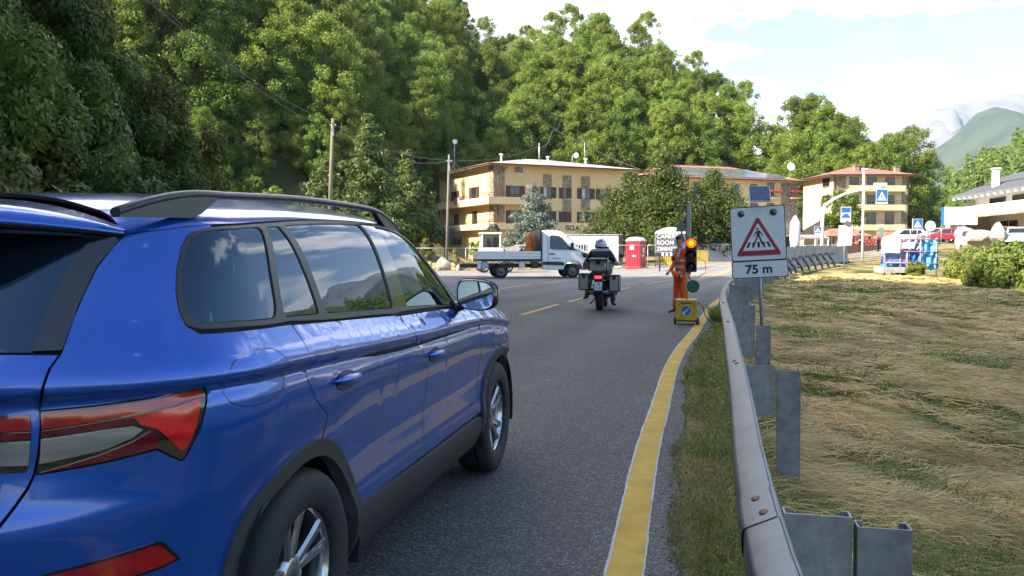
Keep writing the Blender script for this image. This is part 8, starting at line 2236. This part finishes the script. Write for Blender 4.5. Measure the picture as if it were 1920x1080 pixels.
hm = rng.random(len(x)) > smooth01((g - .505) / .14) * .92
x, y, r, d = x[hm], y[hm], r[hm], d[hm]; n = len(x); z = height(x, y)
fl = (vnoise(x, y, 3.2, 51) - .5) * 2.0 + (vnoise(x, y, .8, 52) - .5) * 1.1 + rng.normal(size=n) * .62 - .55
D = np.stack([np.cos(fl), np.sin(fl)], 1); Lg = (.12 + .36 * rng.random(n) ** 1.8) * (1 + .015 * r); Wd = np.maximum(.0045, .00085 * r) * (.7 + .7 * rng.random(n))
u_ = x * .52 + y * .85 + (vnoise(x, y, 2.5, 53) - .5) * 1.6
sw = .10 * np.abs(np.sin(u_ * 2.6)) ** .7 * (.4 + .9 * vnoise(x, y, 2, 56)) + vnoise(x, y, .45, 54) * .05
z0 = z + sw + .035 * rng.random(n) - .012
lift = np.stack([.012 + .045 * rng.random(n) ** 2, -.01 + .06 * rng.random(n) ** 3], 1)
o = link('cut_hay', bladesmesh('cut_hay', np.stack([x, y, z0], 1), D, Lg, Wd, lift, np.stack([rng.normal(size=n) * .8, rng.random(n) * .1], 1), HAY)); tag(o, 'dry cut hay lying combed across the sloping field', kind='stuff')
x, y, r, d = fieldpts(230000, 1.5, 46, 2, 44, .7)
g = patch(x, y) + .19 * smooth01((6.5 - r) / 4) + .14 * smooth01((1.6 - d) / .8)
k = rng.random(len(x)) < smooth01((g - .455) / .14) * .95 + .12
x, y, r, d = x[k], y[k], r[k], d[k]; n = len(x); z = height(x, y); a = rng.random(n) * 6.283
D = np.stack([np.cos(a), np.sin(a)], 1); tall = (.05 + .11 * rng.random(n)) * (.8 + .5 * vnoise(x, y, .6, 61)); Lg = tall * (.5 + .6 * rng.random(n)); Wd = np.maximum(.0045, .0009 * r) * (.7 + .6 * rng.random(n))
lift = np.stack([tall * .75, tall * (.75 + .4 * rng.random(n))], 1)
o = link('green_grass', bladesmesh('green_grass', np.stack([x, y, z + .01], 1), D, Lg, Wd, lift, np.stack([rng.normal(size=n) * .3, rng.random(n) * .2], 1), GRS)); tag(o, 'tufts of green grass growing through the cut hay', kind='stuff')
# narrow verge between the asphalt and the rail
def verge(n, ymin, ymax, d0, d1, mat, name, label, h0, h1, dens=None, seed=0):
    yy = ymin * (ymax / ymin) ** rng.random(n); dd = d0 + (d1 - d0) * rng.random(n)
    ex = np.interp(yy, ER[:, 1], ER[:, 0]); nx_ = np.interp(yy, ER[:, 1], EN[:, 0]); ny_ = np.interp(yy, ER[:, 1], EN[:, 1])
    x = ex + nx_ * dd; y = yy + ny_ * dd
    edge = np.interp(yy, ER[:, 1], .275 + jit) + .10 * (vnoise(x, y, .4, 71) - .5)
    k = (dd > edge) & (rng.random(n) < .25 + .95 * smooth01((vnoise(x, y, .5, 73 + seed) * .6 + vnoise(x, y, 1.6, 75 + seed) * .4 - .32) / .3))
    x, y, dd = x[k], y[k], dd[k]; r = np.hypot(x, y); n = len(x); z = height(x, y); a = rng.random(n) * 6.283
    D = np.stack([np.cos(a), np.sin(a)], 1); grow = .35 + .65 * smooth01((dd - .34) / .25)
    tall = (h0 + (h1 - h0) * rng.random(n)) * grow; Lg = tall * (.6 + .9 * rng.random(n)); Wd = np.maximum(.004, .0009 * r) * (.7 + .6 * rng.random(n))
    lift = np.stack([tall * .7, tall * (.55 + .45 * rng.random(n))], 1)
    o = link(name, bladesmesh(name, np.stack([x, y, z], 1), D, Lg, Wd, lift, np.stack([rng.normal(size=n) * .4, rng.random(n) * .15], 1), mat)); tag(o, label, kind='stuff')
verge(60000, 1.3, 42, .24, 1.25, GRS, 'verge_grass', 'green grass on the narrow verge under the guard rail', .04, .15)
verge(52000, 1.3, 42, .22, 1.25, DRYG, 'dry_verge_grass', 'dry yellow grass on the narrow verge under the guard rail', .03, .13, seed=9)
# taller tuft beside the battery box, grit on the asphalt edge
x0 = edge_at_y(16.6, .62); n = 900; a = rng.random(n) * 6.283; rr_ = np.sqrt(rng.random(n)) * .45
P = np.stack([x0 + rr_ * np.cos(a) * .5, 16.8 + rr_ * np.sin(a) * 2.2, np.full(n, -.05)], 1); D = np.stack([np.cos(a), np.sin(a)], 1); tall = .12 + .28 * rng.random(n)
o = link('tall_grass', bladesmesh('tall_grass', P, D, tall * .6, np.full(n, .012), np.stack([tall * .7, tall], 1), np.stack([rng.normal(size=n) * .3, rng.random(n) * .2], 1), GRS)); tag(o, 'taller grass tuft beside the yellow battery box', kind='stuff')
n = 700; yy = 1.6 * (22 / 1.6) ** rng.random(n); dd = .19 + .22 * rng.random(n) ** .6; C = np.stack([np.interp(yy, ER[:, 1], ER[:, 0]) + dd, yy], 1)
vs = []; fs = []
for i in range(n):
    s = .004 + .010 * rng.random() ** 3; b = len(vs); q = rng.normal(size=(6, 3)) * .25
    for k, u in enumerate(((1, 0, 0), (-1, 0, 0), (0, 1, 0), (0, -1, 0), (0, 0, .7), (0, 0, -.7))): vs.append((C[i, 0] + (u[0] + q[k, 0]) * s, C[i, 1] + (u[1] + q[k, 1]) * s, s * .4 + (u[2] + q[k, 2]) * s))
    fs += [(b + p, b + q_, b + t) for p, q_, t in ((0, 2, 4), (2, 1, 4), (1, 3, 4), (3, 0, 4), (2, 0, 5), (1, 2, 5), (3, 1, 5), (0, 3, 5))]
o = link('grit', rawmesh('grit', vs, fs, pm('grit_stone', (.20, .18, .16), .9, var=.5, scale=30), smooth=False)); tag(o, 'loose grit along the edge of the asphalt', kind='stuff')
